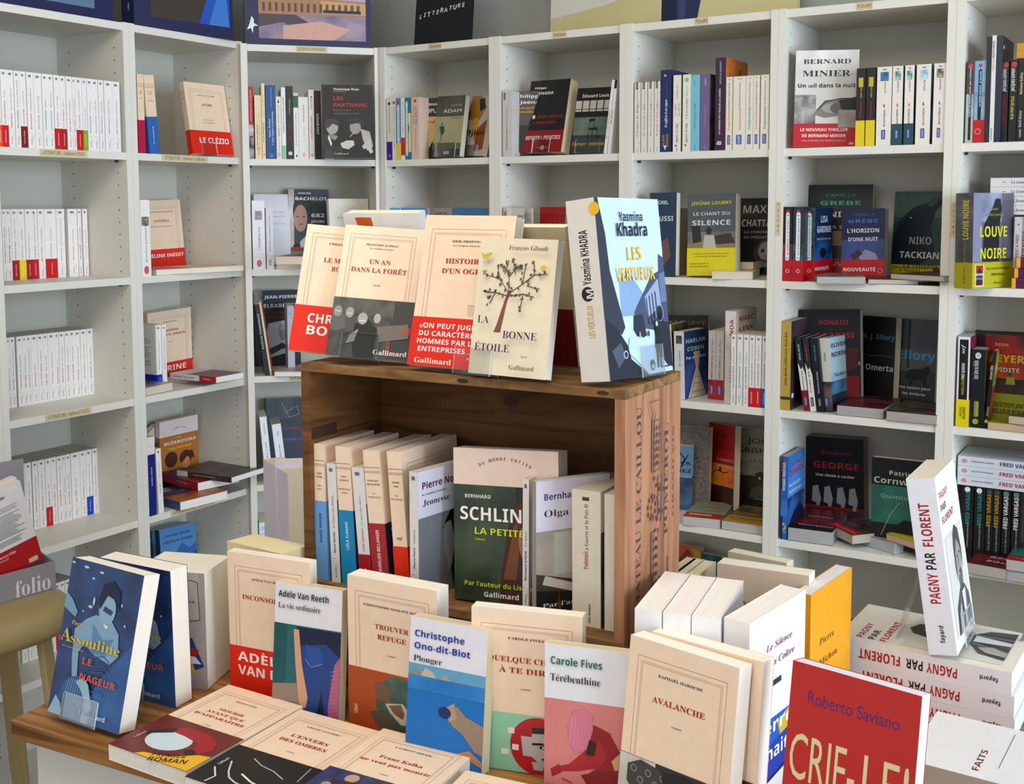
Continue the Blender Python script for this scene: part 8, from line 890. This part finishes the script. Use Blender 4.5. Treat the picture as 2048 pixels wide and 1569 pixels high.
('cream paperback lying flat with black wavy-light photo band,middle of table front',[-0.3869,1.283,-0.67,-0.5149,1.571,0.0],0.138,0.207,0.02,'ead0b4',None,[('bl','CÉLINE NAVARRE',["L'ENVERS",'DES OMBRES'],'roman',[])],[],[],[],(56,'161616',[('l','c8c8c8',2.2,[16,40,26,62,34,74,44,80,60,84]),('l','b0b0b0',1.6,[30,20,44,30,60,34,76,44]),('l','d8d8d8',2,[10,62,22,80,20,96]),('l','909090',2,[86,6,90,40]),('l','e0e0e0',2.6,[40,60,56,70,70,74]),('p','e0b018',[100,52,100,100,60,100,80,86,90,60]),('t',82,86,'PREMIER',7,'201c10','b','c',44,20),('t',86,97,'ROMAN',9,'201c10','b','c',46,20),('t',10,46,'Gallimard',5,'c8c4bc','S','c',46,90)],[]),'ece6d6',None,'book','paperback_book'),
('cream paperback lying flat with navy crowd photo band,right of wavy-light one',[-0.2632,1.218,-0.667,-0.4887,1.571,0.0],0.138,0.207,0.023,'ead0b4',None,[('bl','LAURENT SEKSIK',['Franz Kafka','ne veut pas mourir'],'roman',[])],[],[],[],(54,'20264c',[('n',0,0,100,100,'161a38','303a6c',0.015),('e',30,14,9,9,'b89880'),('p','2c2448',[16,24,44,20,60,40,50,70,14,70]),('e',62,26,8,7,'a08870'),('e',84,40,8,7,'c0b0a8'),('p','c8c0c8',[70,46,96,44,100,70,74,72]),('e',16,40,6,6,'a88c78')],[]),'ece6d6',None,'book','paperback_book'),
('cream paperback lying flat,only its top edge in frame,nearest to viewer',[-0.1375,1.111,-0.668,-0.4189,1.571,0.0],0.138,0.2,0.022,'ead0b4',None,[('bl','PAULE DU BOUCHET',['LE BRUIT'],'roman',[])],[],[],[],None,'ece6d6',None,'book','paperback_book'),
('standing book with yellowish page top,furthest left behind cream book,under pink booklet',[-0.417,1.639,-0.69,-0.6866,-0.0014,0.0409],0.1232,0.1958,0.05,'d8c8a0',None,[],[],[],[],None,'eee0b4',None,'book','paperback_book'),
('first of four thick white novels in a row,touching the crate',[0.1711,1.266,-0.69,1.189,0.0,0.0],0.145,0.225,0.0322,'e4e2e2','four thick white novels in a row',[('r',0,58,100,100,'1458b8'),('p','c8a838',[50,62,100,54,100,70,60,76]),('p','1c3ca0',[0,76,100,66,100,86,0,92]),('t',52,21,'Le Silence',8,'8c4070','i','c',46,0),('t',54,30,'et la Colère',8,'8c4070','i','c',52,0),('r',40,38,56,41,'282830'),('t',40,66,'Pierre',16,'e8ecf4','b','c',84,0),('t',46,80,'Lemaitre',16,'e8ecf4','b','c',96,0),('l','181c30',1.4,[0,94,100,84]),('p','e4e2e2',[0,94,100,86,100,100,0,100])],[],[],[],None,'eae4dc',None,'book','paperback_book'),
('second of four thick white novels in a row,right of crate',[0.2021,1.253,-0.69,1.189,0.0,0.0],0.145,0.225,0.0322,'e4e2e2','four thick white novels in a row',[('r',0,58,100,100,'1458b8'),('p','c8a838',[50,62,100,54,100,70,60,76]),('p','1c3ca0',[0,76,100,66,100,86,0,92]),('t',52,21,'Le Silence',8,'8c4070','i','c',46,0),('t',54,30,'et la Colère',8,'8c4070','i','c',52,0),('r',40,38,56,41,'282830'),('t',40,66,'Pierre',16,'e8ecf4','b','c',84,0),('t',46,80,'Lemaitre',16,'e8ecf4','b','c',96,0),('l','181c30',1.4,[0,94,100,84]),('p','e4e2e2',[0,94,100,86,100,100,0,100])],[],[],[],None,'eae4dc',None,'book','paperback_book'),
('third of four thick white novels in a row,right of crate',[0.2331,1.241,-0.69,1.189,0.0,0.0],0.145,0.225,0.0322,'e4e2e2','four thick white novels in a row',[('r',0,58,100,100,'1458b8'),('p','c8a838',[50,62,100,54,100,70,60,76]),('p','1c3ca0',[0,76,100,66,100,86,0,92]),('t',52,21,'Le Silence',8,'8c4070','i','c',46,0),('t',54,30,'et la Colère',8,'8c4070','i','c',52,0),('r',40,38,56,41,'282830'),('t',40,66,'Pierre',16,'e8ecf4','b','c',84,0),('t',46,80,'Lemaitre',16,'e8ecf4','b','c',96,0),('l','181c30',1.4,[0,94,100,84]),('p','e4e2e2',[0,94,100,86,100,100,0,100])],[],[],[],None,'eae4dc',None,'book','paperback_book'),
('last of four thick white novels,showing blue and white cover with purple title',[0.2641,1.228,-0.69,0.8878,0.0,0.0],0.145,0.225,0.0322,'e4e2e2','four thick white novels in a row',[('r',0,58,100,100,'1458b8'),('p','c8a838',[50,62,100,54,100,70,60,76]),('p','1c3ca0',[0,76,100,66,100,86,0,92]),('t',52,21,'Le Silence',8,'8c4070','i','c',46,0),('t',54,30,'et la Colère',8,'8c4070','i','c',52,0),('r',40,38,56,41,'282830'),('t',40,66,'Pierre',16,'e8ecf4','b','c',84,0),('t',46,80,'Lemaitre',16,'e8ecf4','b','c',96,0),('l','181c30',1.4,[0,94,100,84]),('p','e4e2e2',[0,94,100,86,100,100,0,100])],[],[],[],None,'eae4dc',None,'book','paperback_book'),
('bright yellow paperback with thin black author lettering,right of white novels',[0.3757,1.391,-0.69,0.9188,0.0,0.0],0.14,0.2,0.022,'e0980c',None,[('t',22,38,'Pierre',9,'3c2808','r','l',36,0),('t',22,52,'Michon',9,'3c2808','r','l',44,0),('t',24,66,'Les deux Beune',5,'3c2808','r','l',48,0)],[('t',32,64,'Pierre Michon',6,'3c2808','r','c',34,0),('r',13,10,13.6,90,'504010')],[],[],(82,'6c6864',[('n',0,0,100,100,'4c4a48','9c948c',0.01)],[]),'dcd8d4',None,'book','paperback_book'),
('beige book seen from behind with upside-down black title,behind white novels',[0.2756,1.482,-0.6895,-0.5077,0.0174,0.0151],0.1233,0.2107,0.03,'c0b09c',None,[('t',50,22,'TACHETERIE DES MOTS',6,'282420','b','c',70,180)],[],[],[],None,'e8e2d0',None,'book','paperback_book'),
('pale page-topped book just behind the beige upside-down one',[0.3064,1.557,-0.69,-0.7197,-0.0005,0.0217],0.0907,0.2045,0.02,'c8c0b0',None,[],[],[],[],None,'dcd8c4',None,'book','paperback_book'),
('first of three pale page-topped books standing behind crate right side',[0.2027,1.47,-0.69,1.047,0.0,0.0],0.12,0.19,0.0155,'d0c4a8','three pale page-topped books right of crate',[],[],[],[],None,'e0d4b0',None,'book','paperback_book'),
('second of three pale page-topped books standing behind crate right side',[0.2119,1.466,-0.69,1.047,0.0,0.0],0.12,0.19,0.0155,'d0c4a8','three pale page-topped books right of crate',[],[],[],[],None,'e0d4b0',None,'book','paperback_book'),
('third of three pale page-topped books standing behind crate right side',[0.2265,1.456,-0.69,1.047,0.0,0.0],0.12,0.19,0.0155,'d0c4a8','three pale page-topped books right of crate',[],[],[],[],None,'e0d4b0',None,'book','paperback_book'),
('lowest of three flat white books with red and black upside-down spine title',[0.6441,1.404,-0.6598,0.9832,1.571,0.0],0.155,0.228,0.0297,'d8d2d6','flat stack of white books with singer portrait',[('r',0,0,100,100,'dcd6cc'),('t',10,14,'PAGNY',9,'a0141c','m','l',40,0),('t',10,21,'PAR',9,'181414','m','l',26,0),('t',10,28,'FLORENT',9,'a0141c','m','l',56,0),('pag',),('t',86,97,'fayard',5.4,'181414','m','c',20,0)],[('t',37.5,68,'PAGNY',13,'a0141c','b','c',17.5,0),('t',53,68,'PAR',13,'141214','b','c',10,0),('t',73.5,68,'FLORENT',13,'a0141c','b','c',25,0),('t',12,64,'fayard',5.6,'141214','b','c',10,0)],[],[],None,'dce4ec',None,'book','paperback_book'),
('middle of three flat white books with red and black upside-down spine title',[0.6431,1.405,-0.6298,0.9832,1.571,0.0],0.155,0.228,0.0297,'d8d2d6','flat stack of white books with singer portrait',[('r',0,0,100,100,'dcd6cc'),('t',10,14,'PAGNY',9,'a0141c','m','l',40,0),('t',10,21,'PAR',9,'181414','m','l',26,0),('t',10,28,'FLORENT',9,'a0141c','m','l',56,0),('pag',),('t',86,97,'fayard',5.4,'181414','m','c',20,0)],[('t',37.5,68,'PAGNY',13,'a0141c','b','c',17.5,0),('t',53,68,'PAR',13,'141214','b','c',10,0),('t',73.5,68,'FLORENT',13,'a0141c','b','c',25,0),('t',12,64,'fayard',5.6,'141214','b','c',10,0)],[],[],None,'dce4ec',None,'book','paperback_book'),
('topmost of three flat white books with red and black upside-down spine title',[0.6401,1.408,-0.5998,0.9832,1.571,0.0],0.155,0.228,0.0297,'d8d2d6','flat stack of white books with singer portrait',[('r',0,0,100,100,'dcd6cc'),('t',10,14,'PAGNY',9,'a0141c','m','l',40,0),('t',10,21,'PAR',9,'181414','m','l',26,0),('t',10,28,'FLORENT',9,'a0141c','m','l',56,0),('pag',),('t',86,97,'fayard',5.4,'181414','m','c',20,0)],[('t',37.5,68,'PAGNY',13,'a0141c','b','c',17.5,0),('t',53,68,'PAR',13,'141214','b','c',10,0),('t',73.5,68,'FLORENT',13,'a0141c','b','c',25,0),('t',12,64,'fayard',5.6,'141214','b','c',10,0)],[],[],None,'dce4ec',None,'book','paperback_book'),
('thick white book with singer photo on clear stand on top of its stack',[0.5836,1.443,-0.591,1.021,0.152,0.0041],0.1321,0.2366,0.036,'d8dce4',None,[('r',0,0,100,100,'dcd6cc'),('t',10,14,'PAGNY',9,'a0141c','m','l',40,0),('t',10,21,'PAR',9,'181414','m','l',26,0),('t',10,28,'FLORENT',9,'a0141c','m','l',56,0),('pag',),('t',86,97,'fayard',5.4,'181414','m','c',20,0)],[('t',37.5,68,'PAGNY',13,'a0141c','b','c',17.5,0),('t',53,68,'PAR',13,'141214','b','c',10,0),('t',73.5,68,'FLORENT',13,'a0141c','b','c',25,0),('t',12,64,'fayard',5.6,'141214','b','c',10,0)],[],[],None,'e4dcc8',(55,60,40),'book','paperback_book'),
('red-banded flat book under the white-covered one,bottom right of table',[0.6404,1.137,-0.6655,0.9777,1.571,0.0],0.15,0.225,0.024,'98141c',None,[],[('n',0,0,100,100,'8c1018','a41c20',0.05),('o',74,50,12,8,1.5,'e0b0b0'),('t',74,64,'folio',7,'e0b0b0','m','c',16,0)],[],[],None,'c8bcae',None,'book','paperback_book'),
('white-covered flat book with small symbol,bottom right of table',[0.6404,1.137,-0.64,0.9777,1.571,0.0],0.15,0.225,0.025,'dcdcdc',None,[('t',30,34,'FAITS',7,'5c1c14','m','c',40,0),('l','404040',0.7,[24,42,90,42]),('l','40384c',0.6,[46,90,48,94]),('l','40384c',0.6,[50,90,52,94]),('l','40384c',0.6,[54,90,56,94]),('l','40384c',0.6,[58,90,60,94]),('l','40384c',0.6,[62,90,64,94]),('l','40384c',0.6,[66,90,68,94]),('p','7c1c1c',[50,96,53,98,56,96,53,95])],[('r',0,0,100,100,'a89c90')],[],[],None,'dce4ec',None,'book','paperback_book'),
('orange-red novel with violet author lettering and cream title,right foreground',[0.2697,1.117,-0.6863,-0.7456,0.1688,0.0136],0.1372,0.2163,0.022,'b4241c',None,[('t',50,18,'Roberto Saviano',13,'50206c','s','c',72,0),('t',3,54,'CRIE-',46,'d8c89c','s','l',54,0),('t',60,54,'LE!',46,'d8c89c','s','l',38,0),('t',34,66,'30 portraits pour',6,'50206c','S','c',56,0),('t',36,74,'un monde engagé',6,'50206c','S','c',60,0),('r',0,84,100,100,'1c3c60'),('p','304c78',[0,84,40,82,100,72,100,80,0,76])],[('r',0,0,100,100,'a0201a')],[],[],None,'d8dce4',None,'book','paperback_book'),
('front white paperback with red band and printed back,leaning in grey display box',[-0.9822,2.29,-0.7213,4.049,0.0,-0.24],0.108,0.178,0.02,'d8d4d4','paperbacks in the grey display box',[],[('fs','403060','Hervé Le Tellier',"L'anomalie",'x')],[],[('txt',20),('t',14,12,'Hervé Le Tellier',6,'303858','m','l',50,0)],(70,'a80c18',[],[('t',50,60,'Hervé Le Tellier',3.4,'e8c8c8','m','c',50,0)],[('t',22,24,'Hervé Le Tellier',5,'e8c8c8','m','l',34,0),('t',22,36,'Goncourt',3.4,'e0b0b0','m','l',18,0),('r',74,72,92,90,'c8b8a0')]),'e6dcc4',None,'book','paperback_book'),
('white paperback behind the front one in grey display box,red band',[-0.9963,2.306,-0.7183,4.049,0.0,-0.24],0.108,0.178,0.02,'d8d4d4','paperbacks in the grey display box',[],[('fs','403060','Hervé Le Tellier',"L'anomalie",'x')],[],[('txt',20),('t',14,12,'Hervé Le Tellier',6,'303858','m','l',50,0)],(70,'a80c18',[],[('t',50,60,'Hervé Le Tellier',3.4,'e8c8c8','m','c',50,0)],[('t',22,24,'Hervé Le Tellier',5,'e8c8c8','m','l',34,0),('t',22,36,'Goncourt',3.4,'e0b0b0','m','l',18,0),('r',74,72,92,90,'c8b8a0')]),'e6dcc4',None,'book','paperback_book')]
for it in BOOKS: book(it)
